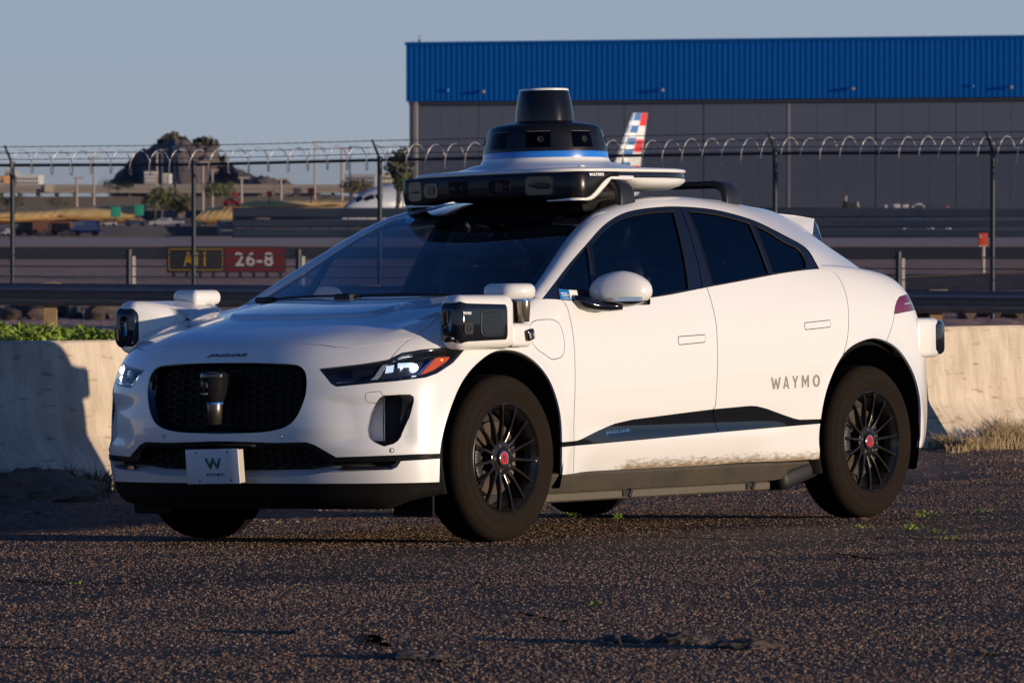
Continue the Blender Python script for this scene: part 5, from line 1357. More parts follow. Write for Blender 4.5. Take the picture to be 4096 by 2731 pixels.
# ================================================================ ground
def Wp(u, v, Y):                   # the world point seen at a pixel at depth Y
    return np.array([(u-2048)/F*Y, Y, 1.5-Y*(v-870)/F])
def ground_z(X, Y):
    """height of the land: the tilted road near the car, level airfield beyond"""
    X = np.asarray(X, float); Y = np.asarray(Y, float)
    n = MR[:, 2]; d = n@MT; z0 = (d-n[0]*X-n[1]*Y)/n[2]
    cx = (X-MT[0])*MR[0, 0]+(Y-MT[1])*MR[1, 0]; cy = (X-MT[0])*MR[0, 1]+(Y-MT[1])*MR[1, 1]
    z0 = z0+.11*sstep(cy, 2.3, 4.6)+.02*sstep(cy, 1.6, 2.6)*np.sin(cx*3.1)*np.sin(cy*4.3+1)
    z1 = -.06+.05*np.sin(X*.35+1)*np.sin(Y*.11)*sstep(Y, 50, 60)*(1-sstep(Y, 100, 140))
    t = sstep(cy, 6.0, 12.0)*sstep(Y, 28, 36); t = np.maximum(t, sstep(Y, 34, 50))
    far = sstep(np.hypot(X, Y-25), 40, 70); t = np.maximum(t, far)
    return z0*(1-t)+z1*t
def nodes(m): return m.node_tree.nodes, m.node_tree.links
def ground_mat():
    m = bpy.data.materials.new('chip_seal_asphalt'); m.use_nodes = True; n, l = nodes(m); b = n['Principled BSDF']
    tc = n.new('ShaderNodeTexCoord'); mp = n.new('ShaderNodeMapping'); l.new(tc.outputs['Object'], mp.inputs[0])
    def vor(sc, feat='F1'):
        v = n.new('ShaderNodeTexVoronoi'); v.inputs['Scale'].default_value = sc; v.feature = feat; l.new(mp.outputs[0], v.inputs['Vector']); return v
    def noi(sc, det=5, ro=.6, vec=None):
        v = n.new('ShaderNodeTexNoise'); v.inputs['Scale'].default_value = sc; v.inputs['Detail'].default_value = det; v.inputs['Roughness'].default_value = ro
        l.new(vec or mp.outputs[0], v.inputs['Vector']); return v
    def ramp(src, p, c):
        r_ = n.new('ShaderNodeValToRGB'); e = r_.color_ramp.elements
        while len(e) < len(p): e.new(.5)
        for i in range(len(p)): e[i].position = p[i]; e[i].color = (*c[i], 1) if hasattr(c[i], '__len__') else (c[i], c[i], c[i], 1)
        l.new(src, r_.inputs[0]); return r_
    def mix(a, b_, f_, mode='MIX'):
        x = n.new('ShaderNodeMix'); x.data_type = 'RGBA'; x.blend_type = mode
        for s_, q in ((0, f_), (6, a), (7, b_)):
            if hasattr(q, 'default_value') or hasattr(q, 'links'): l.new(q, x.inputs[s_])
            else: x.inputs[s_].default_value = q if s_ == 0 else (*q, 1)
        return x
    v1 = vor(70); v2 = vor(150)
    stone = ramp(v1.outputs['Color'], [0, .35, .6, .82, 1], [(.05, .030, .019), (.13, .078, .047), (.20, .118, .070), (.28, .16, .095), (.36, .235, .15)])
    big = noi(.55, 4); med = noi(3.2, 6)
    wear = ramp(big.outputs['Fac'], [.38, .62], [.5, 1.2])
    c1 = mix(stone.outputs[0], (.115, .070, .043), .38)
    tar = ramp(v1.outputs['Distance'], [.0, .55], [1.0, .45]); c2 = mix(c1.outputs[2], tar.outputs[0], 1.0, 'MULTIPLY')
    patch = ramp(med.outputs['Fac'], [.36, .66], [.5, 1.25]); c3 = mix(c2.outputs[2], patch.outputs[0], 1.0, 'MULTIPLY'); c4 = mix(c3.outputs[2], wear.outputs[0], 1.0, 'MULTIPLY')
    # worn cracks
    wv = n.new('ShaderNodeMapping'); wv.inputs['Scale'].default_value = (.5, .9, 1); wv.inputs['Rotation'].default_value = (0, 0, .35); l.new(tc.outputs['Object'], wv.inputs[0])
    nw = noi(1.5, 4, .6, wv.outputs[0]); ad = n.new('ShaderNodeMix'); ad.data_type = 'VECTOR'; ad.inputs[0].default_value = .22
    l.new(wv.outputs[0], ad.inputs[4]); l.new(nw.outputs['Color'], ad.inputs[5])
    vc = n.new('ShaderNodeTexVoronoi'); vc.feature = 'DISTANCE_TO_EDGE'; vc.inputs['Scale'].default_value = .55; l.new(ad.outputs[1], vc.inputs['Vector'])
    crack = ramp(vc.outputs['Distance'], [.0, .012], [.25, 1.0]); c5 = mix(c4.outputs[2], crack.outputs[0], 1.0, 'MULTIPLY')
    # beyond the road edge: bare reddish gravel (by distance from the car line, in the car frame y)
    at = n.new('ShaderNodeAttribute'); at.attribute_name = 'soil'
    sv = vor(38); soil = ramp(sv.outputs['Color'], [0, .4, .75, 1], [(.05, .037, .030), (.12, .082, .062), (.21, .14, .105), (.32, .25, .20)])
    sf = noi(9, 5); sfm = n.new('ShaderNodeMath'); sfm.operation = 'MULTIPLY_ADD'; l.new(sf.outputs['Fac'], sfm.inputs[0]); sfm.inputs[1].default_value = .9; 
    sub = n.new('ShaderNodeMath'); sub.operation = 'SUBTRACT'; l.new(at.outputs['Fac'], sub.inputs[0]); sub.inputs[1].default_value = .45; l.new(sub.outputs[0], sfm.inputs[2])
    cl = n.new('ShaderNodeClamp'); l.new(sfm.outputs[0], cl.inputs[0])
    c6 = mix(c5.outputs[2], soil.outputs[0], cl.outputs[0])
    # far airfield: brown-pink gravel
    a2 = n.new('ShaderNodeAttribute'); a2.attribute_name = 'far'
    fv = noi(.35, 6, .7); fcol = ramp(fv.outputs['Fac'], [.3, .7], [(.50, .29, .20), (.66, .41, .29)])
    c7 = mix(c6.outputs[2], fcol.outputs[0], a2.outputs['Fac'])
    l.new(c7.outputs[2], b.inputs['Base Color']); b.inputs['Roughness'].default_value = .82; b.inputs['Specular IOR Level'].default_value = .3
    h1 = ramp(v1.outputs['Distance'], [.0, .6], [1.0, 0.0]); h2 = ramp(v2.outputs['Distance'], [0, .6], [1.0, 0.0])
    hm = n.new('ShaderNodeMath'); hm.operation = 'MULTIPLY_ADD'; l.new(h2.outputs[0], hm.inputs[0]); hm.inputs[1].default_value = .35; l.new(h1.outputs[0], hm.inputs[2])
    hr = n.new('ShaderNodeMath'); hr.operation = 'MULTIPLY'; l.new(hm.outputs[0], hr.inputs[0])
    rnd = ramp(v1.outputs['Color'], [.2, .9], [.25, 1.0]); l.new(rnd.outputs[0], hr.inputs[1])
    inv = n.new('ShaderNodeMath'); inv.operation = 'SUBTRACT'; inv.inputs[0].default_value = 1.0; l.new(a2.outputs['Fac'], inv.inputs[1])
    bn = n.new('ShaderNodeBump'); bn.inputs['Distance'].default_value = .016; l.new(inv.outputs[0], bn.inputs['Strength']); l.new(hr.outputs[0], bn.inputs['Height'])
    bn2 = n.new('ShaderNodeBump'); bn2.inputs['Distance'].default_value = .015; bn2.inputs['Strength'].default_value = .5; l.new(med.outputs['Fac'], bn2.inputs['Height']); l.new(bn.outputs[0], bn2.inputs['Normal'])
    bn3 = n.new('ShaderNodeBump'); bn3.inputs['Distance'].default_value = .02; bn3.inputs['Strength'].default_value = .8; l.new(crack.outputs[0], bn3.inputs['Height']); l.new(bn2.outputs[0], bn3.inputs['Normal'])
    nf = noi(2.2, 3, .6); bf = n.new('ShaderNodeBump'); bf.inputs['Distance'].default_value = .55; l.new(a2.outputs['Fac'], bf.inputs['Strength']); l.new(nf.outputs['Fac'], bf.inputs['Height']); l.new(bn3.outputs[0], bf.inputs['Normal'])
    l.new(bf.outputs[0], b.inputs['Normal'])
    return m
YS = np.concatenate([np.arange(4, 14, 1.0), np.arange(14, 40, .22), 40*1.09**np.arange(0, 62)])
SS = np.linspace(-1, 1, 141); SS = np.sign(SS)*np.abs(SS)**1.6
V = []; soil = []; fars = []
for Y in YS:
    hw_ = 25+Y*.55; X = SS*hw_; z = ground_z(X, np.full_like(X, Y))
    cy = (X-MT[0])*MR[0, 1]+(Y-MT[1])*MR[1, 1]
    V += [(a, Y, c) for a, c in zip(X, z)]; soil += list(sstep(cy, 1.7, 3.4)); fars += list(sstep(np.full_like(X, Y), 50, 62))
nx = len(SS); Fc = [(i*nx+j, i*nx+j+1, (i+1)*nx+j+1, (i+1)*nx+j) for i in range(len(YS)-1) for j in range(nx-1)]
GM = ground_mat()
ground = meshobj('ground', V, Fc, GM); tag(ground, 'rough chip sealed road merging into gravel and the airfield', kind='structure')
for nm, vals in (('soil', soil), ('far', fars)):
    a = ground.data.attributes.new(nm, 'FLOAT', 'POINT'); a.data.foreach_set('value', [float(v) for v in vals])
def gz(X, Y): return float(ground_z(np.array([X]), np.array([Y]))[0])
def strip(name, Y0, Y1, dz, m, label, u0=-3000, u1=7000, wob=0, n=24):
    V = []
    for i in range(n+1):
        u = u0+(u1-u0)*i/n
        for Y in (Y0, Y1):
            Yy = Y*(1+wob*math.sin(i*.7)); V.append(((u-2048)/F*Yy, Yy, gz((u-2048)/F*Yy, Yy)+dz))
    o = meshobj(name, V, [(2*i, 2*i+2, 2*i+3, 2*i+1) for i in range(n)], m); tag(o, label, kind='structure'); return o
ASPH = mat('taxiway_asphalt', (.085, .066, .056), rough=.9, spec=.1, var=(.08, (.12, .092, .078), .25), bump=(2.5, 1, .5))
CONC = mat('apron_concrete', (.60, .47, .40), rough=.9, spec=.1, var=(.05, (.70, .56, .48), .25), bump=(2.5, 1, .5))
YEL = mat('faded_yellow_paint', (.70, .38, .10), rough=.8, bump=(2.5, 1, .5))
strip('taxiway', 205, 283, .02, ASPH, 'dark asphalt taxiway')
strip('apron', 283, 450, .03, CONC, 'pale concrete apron')
strip('taxiway_edge_line', 281, 292, .045, YEL, 'yellow taxiway edge line')
strip('service_road', 118, 150, .02, mat('service_asphalt', (.12, .09, .078), rough=.9, spec=.1, var=(.2, (.19, .14, .12), .3), bump=(2.5, 1, .5)), 'worn asphalt service road', u0=2900)
for pts, w in (([(3560,1118),(3700,1112),(3850,1104),(3980,1096),(4300,1078)], 1.3), ([(3560,1074),(3900,1077),(4300,1080)], 1.4)):
    V = []
    for u, v in pts:
        Y = 1.56*F/(v-870)
        for d in (-w, w): V.append(((u-2048)/F*(Y+d), Y+d, gz(0, Y)+.045))
    n = len(pts); tag(meshobj('painted_line', V, [(2*i, 2*i+2, 2*i+3, 2*i+1) for i in range(n-1)], YEL), 'thin yellow guide line', kind='structure')
# scattered chips on the road: real stones that catch the low sun
def chips():
    OV = np.array([(1, .1, .1), (-.1, 1, .25), (-1, -.1, -.05), (.1, -1, .2), (.15, .1, .85), (0, 0, -.8)], float); OT = [(0, 1, 4), (1, 2, 4), (2, 3, 4), (3, 0, 4), (1, 0, 5), (2, 1, 5), (3, 2, 5), (0, 3, 5)]
    base_ = []
    for k in range(6):
        r2 = np.random.RandomState(k); V = (OV+.35*(r2.rand(6, 3)-.5))*np.array([1, .75+.3*r2.rand(), .55+.25*r2.rand()]); base_.append(V)
    T = np.array(OT)
    r1 = np.random.RandomState(3)
    AV = []; AF = []; MI = []; o = 0
    # density by camera distance: depth Y 14..36
    N = 330000; Y = 13.6+25*r1.rand(N)**1.15; X = (r1.rand(N)-.5)*2*(Y*.112+.4); s = .0034+.0046*r1.rand(N)**2
    cy1 = (X-MT[0])*MR[0, 1]+(Y-MT[1])*MR[1, 1]; cx1 = (X-MT[0])*MR[0, 0]+(Y-MT[1])*MR[1, 0]
    pn = np.sin(cx1*1.7+np.sin(cy1*2.1)*1.3)*np.sin(cy1*2.9+np.sin(cx1*.9)*1.7)+.5*np.sin(cx1*4.1+cy1*3.3)
    keep = r1.rand(N) < np.clip(.72+.38*pn, .12, 1)*np.where((cy1 < -1.05) & (cy1 > -2.5), .45, 1.0); X, Y, s = X[keep], Y[keep], s[keep]
    Y2 = 27+12*r1.rand(9000); X2 = (r1.rand(9000)-.5)*2*(Y2*.11+.5); cy2 = (X2-MT[0])*MR[0, 1]+(Y2-MT[1])*MR[1, 1]; k2 = (cy2 > 1.6) & (cy2 < 4.4)
    s2 = .006+.016*r1.rand(9000)**3
    X = np.concatenate([X, X2[k2]]); Y = np.concatenate([Y, Y2[k2]]); s = np.concatenate([s, s2[k2]]); Z = ground_z(X, Y)
    n_ = len(X); a = 2*math.pi*r1.rand(n_); c_, s_ = np.cos(a)[:, None], np.sin(a)[:, None]; B = np.stack(base_)[np.arange(n_) % 6]*s[:, None, None]
    V = np.stack([B[:, :, 0]*c_-B[:, :, 1]*s_+X[:, None], B[:, :, 0]*s_+B[:, :, 1]*c_+Y[:, None], B[:, :, 2]+(Z-s*.05)[:, None]], 2); nb_ = V.shape[1]
    Fm = (T[None]+(np.arange(n_)*nb_)[:, None, None]).reshape(-1, 3); V = V.reshape(-1, 3); MI = np.repeat((r1.rand(n_)**1.25*4).astype(np.int32), len(T))
    me = bpy.data.meshes.new('gravel_chips'); me.vertices.add(len(V)); me.vertices.foreach_set('co', V.ravel()); me.loops.add(Fm.size); me.loops.foreach_set('vertex_index', Fm.ravel().astype(np.int32))
    me.polygons.add(len(Fm)); me.polygons.foreach_set('loop_start', np.arange(0, Fm.size, 3, dtype=np.int32)); me.polygons.foreach_set('loop_total', np.full(len(Fm), 3, dtype=np.int32))
    for nm, c in (('chip_dark', (.085, .055, .037)), ('chip_brown', (.18, .108, .068)), ('chip_pink', (.28, .15, .09)), ('chip_pale', (.36, .245, .16))): me.materials.append(mat(nm, c, rough=.7))
    me.polygons.foreach_set('material_index', np.array(MI, dtype=np.int32)); me.update()
    ob = bpy.data.objects.new('gravel_chips', me); link(ob); tag(ob, 'loose stone chips over the rough road', kind='stuff')
chips()
# open cracks in the old road surface
CRKM = mat('crack_dark', (.006, .005, .005), rough=1, spec=0)
for k, (pts, w) in enumerate((([(2560, 2146), (2760, 2152), (2990, 2160), (3200, 2166), (3400, 2163), (3560, 2153), (3760, 2157), (3960, 2164), (4150, 2170)], .012), ([(-60, 2316), (120, 2326), (300, 2337), (520, 2334), (760, 2330), (1000, 2318), (1300, 2306)], .012), ([(1330, 2322), (1600, 2330), (1900, 2334), (2150, 2338)], .007), ([(3330, 2212), (3420, 2226), (3520, 2240)], .012), ([(-60, 2585), (150, 2592), (400, 2596)], .014), ([(60, 2680), (240, 2684), (340, 2676)], .016), ([(1470, 2534), (1500, 2560), (1560, 2588)], .020), ([(1500, 2610), (1660, 2640), (1850, 2652)], .020), ([(2050, 2445), (2160, 2470), (2300, 2492)], .010), ([(2240, 2690), (2330, 2694), (2420, 2688)], .018), ([(3880, 2610), (4000, 2620), (4150, 2618)], .016), ([(3560, 2420), (3700, 2412), (3860, 2396)], .009))):
    P = smooth_curve(np.array([hit(u, v, 2, 0.0)[:2] for u, v in pts]), step=.035); rk = np.random.RandomState(k); V = []
    for i, q in enumerate(P):
        t = P[min(i+1, len(P)-1)]-P[max(i-1, 0)]; t /= np.linalg.norm(t); nn = np.array([-t[1], t[0]]); q = q+nn*rk.randn()*.010; e_ = min(1, i/4, (len(P)-1-i)/4)
        for s_ in (-1, 1): a = q+nn*s_*w*(.4+1.2*rk.rand())*e_; wq = MR@np.array([a[0], a[1], 0])+MT; V.append((wq[0], wq[1], gz(wq[0], wq[1])+.0035))
    tag(meshobj('road_crack', V, [(2*i, 2*i+1, 2*i+3, 2*i+2) for i in range(len(P)-1)], CRKM), 'open dark crack in the old road surface', kind='structure')

# ================================================================ concrete barriers (car frame)
def conc_mat():
    m = mat('barrier_concrete', (.60, .50, .38), rough=.88); n, l = nodes(m); b = n['Principled BSDF']; tc = n.new('ShaderNodeTexCoord')
    mp = n.new('ShaderNodeMapping'); mp.inputs['Scale'].default_value = (2.2, 1, .55); l.new(tc.outputs['Object'], mp.inputs[0])
    a = n.new('ShaderNodeTexNoise'); a.inputs['Scale'].default_value = 3.5; a.inputs['Detail'].default_value = 8; a.inputs['Roughness'].default_value = .7; l.new(mp.outputs[0], a.inputs[0])
    r_ = n.new('ShaderNodeValToRGB'); r_.color_ramp.elements[0].position = .33; r_.color_ramp.elements[1].position = .62; r_.color_ramp.elements[0].color = (.44, .35, .25, 1); r_.color_ramp.elements[1].color = (.66, .565, .44, 1); l.new(a.outputs['Fac'], r_.inputs[0])
    v = n.new('ShaderNodeTexNoise'); mp2 = n.new('ShaderNodeMapping'); mp2.inputs['Scale'].default_value = (1.4, 1, 9); l.new(tc.outputs['Object'], mp2.inputs[0]); v.inputs['Scale'].default_value = 4; v.inputs['Detail'].default_value = 4; l.new(mp2.outputs[0], v.inputs[0])
    r2 = n.new('ShaderNodeValToRGB'); r2.color_ramp.elements[0].position = .30; r2.color_ramp.elements[1].position = .40; r2.color_ramp.elements[0].color = (.60, .48, .38, 1); r2.color_ramp.elements[1].color = (1, 1, 1, 1); l.new(v.outputs['Fac'], r2.inputs[0])
    x = n.new('ShaderNodeMix'); x.data_type = 'RGBA'; x.blend_type = 'MULTIPLY'; x.inputs[0].default_value = .8; l.new(r_.outputs[0], x.inputs[6]); l.new(r2.outputs[0], x.inputs[7]); l.new(x.outputs[2], b.inputs['Base Color'])
    bn = n.new('ShaderNodeBump'); bn.inputs['Strength'].default_value = .5; bn.inputs['Distance'].default_value = .006; nn = n.new('ShaderNodeTexNoise'); nn.inputs['Scale'].default_value = 40; nn.inputs['Detail'].default_value = 6; l.new(tc.outputs['Object'], nn.inputs[0]); l.new(nn.outputs['Fac'], bn.inputs['Height']); l.new(bn.outputs[0], b.inputs['Normal'])
    return m
CM = conc_mat()
def barrier(x0, x1, label, group, name='concrete_barrier'):
    prof_ = [(-.225, .02), (-.225, .145), (-.235, .15), (-.215, .165), (-.055, .40), (-.045, .43), (-.004, .90), (0, .915), (.012, .925), (.14, .925), (.152, .915), (.20, .43), (.21, .40), (.36, .165), (.37, .15), (.37, .02)]
    bm = bmesh.new(); n = max(2, int((x1-x0)/.5)); rr = np.random.RandomState(int(abs(x0)*10)); rows = []
    for i in range(n+1):
        x = x0+(x1-x0)*i/n; j = rr.randn(len(prof_))*.0018; rows.append([bm.verts.new((x, 4.5+y+j[k], z+j[k-1])) for k, (y, z) in enumerate(prof_)])
    for i in range(n):
        for k in range(len(prof_)-1): bm.faces.new((rows[i][k], rows[i][k+1], rows[i+1][k+1], rows[i+1][k]))
    bm.faces.new(rows[0]); bm.faces.new(rows[-1][::-1])
    o = bmobj(name, bm, CM, near=True, sharp=25); o.matrix_world = M; tag(o, label, 'barrier', group); return o
xr = hit(3688, 1300, 1, 4.5)[0]
GB_ = 'concrete barriers along the road edge'
barrier(-9.0, -3.02, 'concrete safety barrier beyond the left edge of the view', GB_) if False else None
barrier(-3.0, 3.9+3.0, 'long stained concrete barrier behind the car nose carrying the car shadow', GB_)
barrier(xr, xr+6.1, 'stained concrete barrier starting behind the rear wheel at right', GB_)
# ================================================================ behind the barrier
GALV = mat('galvanised_steel', (.065, .090, .15), rough=.36, metal=.85, var=(6, (.11, .13, .17), .3))
GALV2 = mat('dark_painted_steel', (.030, .038, .055), rough=.45, metal=.3)
POSTM = mat('fence_post_steel', (.028, .034, .046), rough=.5, metal=.6)
WIRE = mat('fence_wire', (.045, .055, .075), rough=.6, metal=.5)
WOOD = mat('treated_timber', (.20, .13, .07), rough=.85, var=(8, (.30, .20, .11), .3))
BLK = mat('black_cap', (.01, .01, .01), rough=.5)
def zlerp(u, pts): return float(np.interp(u, [p[0] for p in pts], [p[1] for p in pts]))
# ---- guardrail on timber posts
gr = empty('guardrail', 'dark steel W beam guardrail running the full width behind the barrier', 'guardrail', (0, 76, 0))
prof_ = [(.0, .155), (.030, .150), (.055, .115), (.083, .085), (.083, .065), (.02, .030), (.0, .0), (.02, -.030), (.083, -.065), (.083, -.085), (.055, -.115), (.030, -.150), (0, -.155)]
V = []; us = np.linspace(-500, 4700, 30)
def gr_z(u): return zlerp(u, [(0, 1.5-76*(1176-870)/F), (4096, 1.5-76*(1209-870)/F)])
for u in us:
    X = (u-2048)/F*76
    for d, h in prof_: V.append((X, -d, gr_z(u)+h))
n = len(prof_); Fc = [(i*n+k, i*n+k+1, (i+1)*n+k+1, (i+1)*n+k) for i in range(29) for k in range(n-1)]
# add the back skin for thickness
V2 = [(a, b+.012, c) for a, b, c in V]; o = len(V); Fc = Fc+[tuple(q+o for q in f[::-1]) for f in Fc]
meshobj('rail_beam', V+V2, Fc, GALV, gr, sharp=60)
for u in (195, 3750, 1480, 2700, -900, 5000):
    X = (u-2048)/F*76; z = gr_z(u)
    bm = bmesh.new(); box(bm, (X, .30, z/2-.08+.06), (.17, .20, z+.30)); bmobj('rail_post', bm, WOOD, gr)
    bm = bmesh.new(); box(bm, (X+.02, .13, z+.075), (.26, .14, .18), bevel=.01); bmobj('offset_block', bm, mat('pale_timber', (.34, .24, .12), .8) if u == 195 else bpy.data.materials['pale_timber'], gr)
# ---- cable barrier posts with three cables
cb = empty('cable_barrier', 'low cable fence of dark posts and three thin wires behind the guardrail', 'fence', (0, 80, 0))
YC = 80
for k, v in enumerate(((1018, 1031), (1062, 1077), (1102, 1123))):
    a = Wp(-600, v[0], YC); b = Wp(4700, v[1], YC); a[1] = b[1] = 0
    v_, f_ = tube([a+(b-a)*t+np.array([0, 0, -.006*math.sin(t*9*math.pi)**2]) for t in np.linspace(0, 1, 60)], .011, 6); meshobj('cable', v_, f_, GALV2, cb)
for u, v in ((515, 1000), (1193, 1000), (3593, 1009), (-170, 998), (1880, 1003), (2900, 1006), (4290, 1012)):
    t = Wp(u, v, YC); bm = bmesh.new(); cyl(bm, (t[0], 0, -.2), (t[0], 0, t[2]-.08), .040, seg=14); bmobj('cable_post', bm, POSTM, cb)
    bm = bmesh.new(); cyl(bm, (t[0], 0, t[2]-.09), (t[0], 0, t[2]+.01), .052, seg=14); bmobj('post_cap', bm, BLK, cb)
    bm = bmesh.new(); box(bm, (t[0]+.075, .02, (t[2]-.35)/1-.05), (.045, .05, .62)); bmobj('lit_side_strip', bm, mat('lit_side_pale', (.45, .42, .36), .7) if u == 515 else bpy.data.materials['lit_side_pale'], cb)  # added pale strip: sunlight on the post's right side, put into colour
# ---- chain link fence
RAILV = [(-700, 664), (0, 662), (775, 659), (1519, 641), (2300, 627), (3100, 614), (3970, 611), (4900, 606)]
def fY(u): return 92-8*u/4096
def railp(u): return Wp(u, zlerp(u, RAILV), fY(u))
posts = [-690, 50, 775, 1519, 2300, 3100, 3970, 4900]
fe = empty('chain_link_fence', 'tall chain link airport fence with leaning arms and a razor wire coil', 'fence', (0, 0, 0))
uu = np.linspace(-690, 4900, 80)
v_, f_ = tube([railp(u) for u in uu], .024, 8); meshobj('top_rail', v_, f_, POSTM, fe)
for u in posts:
    t = railp(u); bm = bmesh.new(); cyl(bm, (t[0], t[1], -.25), (t[0], t[1], t[2]+.03), .040, seg=14); ps = bmobj('fence_post', bm, POSTM, fe)
    bm = bmesh.new(); cyl(bm, (t[0], t[1], t[2]+.02), (t[0]-.12, t[1]-.10, t[2]+.33), .022, .018, seg=8); cyl(bm, (t[0], t[1], t[2]-.03), (t[0], t[1], t[2]+.06), .046, seg=12); bmobj('barb_arm', bm, POSTM, ps)
for k, (h, f0) in enumerate(((.31, 1.0), (.205, .66), (.10, .33))):
    pts = []
    for u in np.linspace(-690, 4900, 60): t = railp(u); pts.append((t[0]-.12*f0, t[1]-.1*f0, t[2]+h+.004*math.sin(u)))
    v_, f_ = tube(pts, .0065, 5); meshobj('barbed_wire', v_, f_, WIRE, fe)
# barbs on the wires
V = []; Fc = []
rr = np.random.RandomState(5)
for h, f0 in ((.31, 1.0), (.205, .66), (.10, .33)):
    for u in np.arange(-690, 4900, 34):
        t = railp(u); c = np.array([t[0]-.12*f0, t[1]-.1*f0, t[2]+h]); o = len(V); d = np.array([rr.randn()*.01, .005, .022])
        V += [tuple(c-d), tuple(c-d+[.007, 0, 0]), tuple(c+d+[.007, 0, 0]), tuple(c+d)]; Fc.append((o, o+1, o+2, o+3))
tag(meshobj('wire_barb', V, Fc, WIRE, fe, smooth=False), kind='stuff')
# razor coil
COIL = mat('razor_coil', (.62, .58, .54), rough=.35, metal=.6)
pts = []; L0, L1 = railp(-690), railp(4900); pitch = 78
turns = int((4900+690)/pitch); N = turns*22
for i in range(N+1):
    u = -690+(4900+690)*i/N; t = railp(u); a = 2*math.pi*i/22; rad = .20+.012*math.sin(i*.21)
    pts.append((t[0]-.03+rad*.35*math.sin(a), t[1]-.02+rad*math.sin(a)*.9, t[2]+.045+rad*math.cos(a)))
v_, f_ = tube(pts, .0085, 5); meshobj('razor_coil', v_, f_, COIL, fe)
# woven mesh
def chain_mesh():
    AV = []; AF = []; o = 0; s = .052; r_ = .0024; H = 2.55; nv = int(H/s)
    L = 0; us = np.arange(-690, 4900, s/ (87/F)); nU = len(us)
    top = np.array([railp(u) for u in us])
    for sgn_ in (1, -1):
        for i in range(nU):
            P = []
            for j in range(nv+1):
                k = i+sgn_*j
                if 0 <= k < nU: P.append((top[k][0], top[k][1]+.028, top[k][2]+.05-j*s))
                elif P: break
            if len(P) < 2: continue
            P = [P[0], P[-1]] if True else P
            a, b = np.array(P[0]), np.array(P[1]); n1 = np.array([r_, 0, r_*sgn_]); n2 = np.array([0, r_*1.4, 0])
            AV += [a+n1, a-n1*.5+n2, a-n1*.5-n2, b+n1, b-n1*.5+n2, b-n1*.5-n2]; AF += [(o, o+1, o+4, o+3), (o+1, o+2, o+5, o+4), (o+2, o, o+3, o+5)]; o += 6
    return AV, AF
v_, f_ = chain_mesh(); tag(meshobj('chain_link_mesh', v_, f_, WIRE, fe, smooth=False), kind='stuff')
# ---- rocks and weeds between barrier and guardrail
ROCK = mat('dark_rock', (.035, .030, .030), rough=.9, var=(3, (.10, .07, .055), .25), bump=(9, .5, .02))
def rock(c, s, seed, label, group):
    r2 = np.random.RandomState(seed); bm = bmesh.new(); bmesh.ops.create_icosphere(bm, subdivisions=2, radius=1.0)
    d = [r2.randn(3) for _ in range(7)]
    for v in bm.verts:
        p = np.array(v.co[:]); k = 1
        for q in d: q = q/np.linalg.norm(q); k = min(k, .72/max(.01, p@q)) if p@q > .7 else k
        v.co = Vector(p*k*(1+.1*r2.rand()))
    bmesh.ops.scale(bm, vec=s, verts=bm.verts); o = bmobj('rock', bm, ROCK, sharp=30, loc=c); o.rotation_euler = (0, 0, r2.rand()*6); tag(o, label, 'rock', group); return o
r3 = np.random.RandomState(11)
ORD = ['first', 'second', 'third', 'fourth', 'fifth', 'sixth', 'seventh', 'eighth', 'ninth', 'tenth', 'eleventh', 'twelfth', 'thirteenth']
def RKL(i, u): return 'dark rock under the guardrail, %s from the left edge of the view' % ORD[i] if u < 1000 else 'dark rock under the guardrail right of the car tail, %s from the car' % ORD[i-13]
for i, u in enumerate(list(range(-60, 640, 58))+list(range(3700, 4180, 70))):
    Y = 84+2.5*r3.rand(); s = .13+.17*r3.rand()**2; X = (u+20*r3.randn()-2048)/F*Y
    side = 'left' if u < 1000 else 'right'
    rock((X, Y, s*.35-.05), (s*1.35, s, s*.85), i, RKL(i, u), 'rocks lying under the guardrail, %s part' % side)
WEED = mat('weed_green', (.11, .20, .020), rough=.7, var=(1.5, (.24, .32, .03), .3))
def weed(u, v, Y, w, h, seed, label, group, n=260, m=None):
    r2 = np.random.RandomState(seed); X = (u-2048)/F*Y; z0 = gz(X, Y); V = []; Fc = []
    for k in range(n):
        a = r2.rand()*6.28; rr_ = w/2*r2.rand()**.6; hh = h*(1-(rr_/(w/2))**2*.7)*r2.rand()**.5
        c = np.array([rr_*math.cos(a), rr_*math.sin(a)*.7, hh]); s = .018+.028*r2.rand(); t1 = r2.randn(3); t1 /= np.linalg.norm(t1); t2 = np.cross(t1, r2.randn(3)); t2 /= np.linalg.norm(t2)
        o = len(V); V += [tuple(c-t1*s), tuple(c+t2*s*.6), tuple(c+t1*s*1.3), tuple(c-t2*s*.6)]; Fc.append((o, o+1, o+2, o+3))
    for k in range(14):
        a = r2.rand()*6.28; rr_ = w/2.4*r2.rand(); tip = np.array([rr_*math.cos(a), rr_*math.sin(a)*.7, h*.8*(1-(rr_/w)**2)]); o = len(V)
        V += [(tip[0]*.3-.004, tip[1]*.3, 0), (tip[0]*.3+.004, tip[1]*.3, 0), tuple(tip)]; Fc.append((o, o+1, o+2))
    o = meshobj('weed_clump', V, Fc, m or WEED, smooth=False); o.location = (X, Y, z0-.01); tag(o, label, 'weed', group)
WL = ['tall bright green weed clump at the very left edge over the barrier', 'bright green weed clump next to the left edge clump', 'tall green weed clump left of the first guardrail post', 'green weed clump right below the first guardrail post', 'green weed clump right of the first guardrail post', 'green weed clump in the middle between guardrail post and wing sensor', 'small green weed clump just left of the far wing sensor', 'small green weeds right behind the far wing sensor', 'low green weeds behind the bonnet edge', 'low green weeds left in the gap right of the car tail', 'fuller green weed clump in the gap right of the car tail', 'green weeds right in the gap right of the car tail']
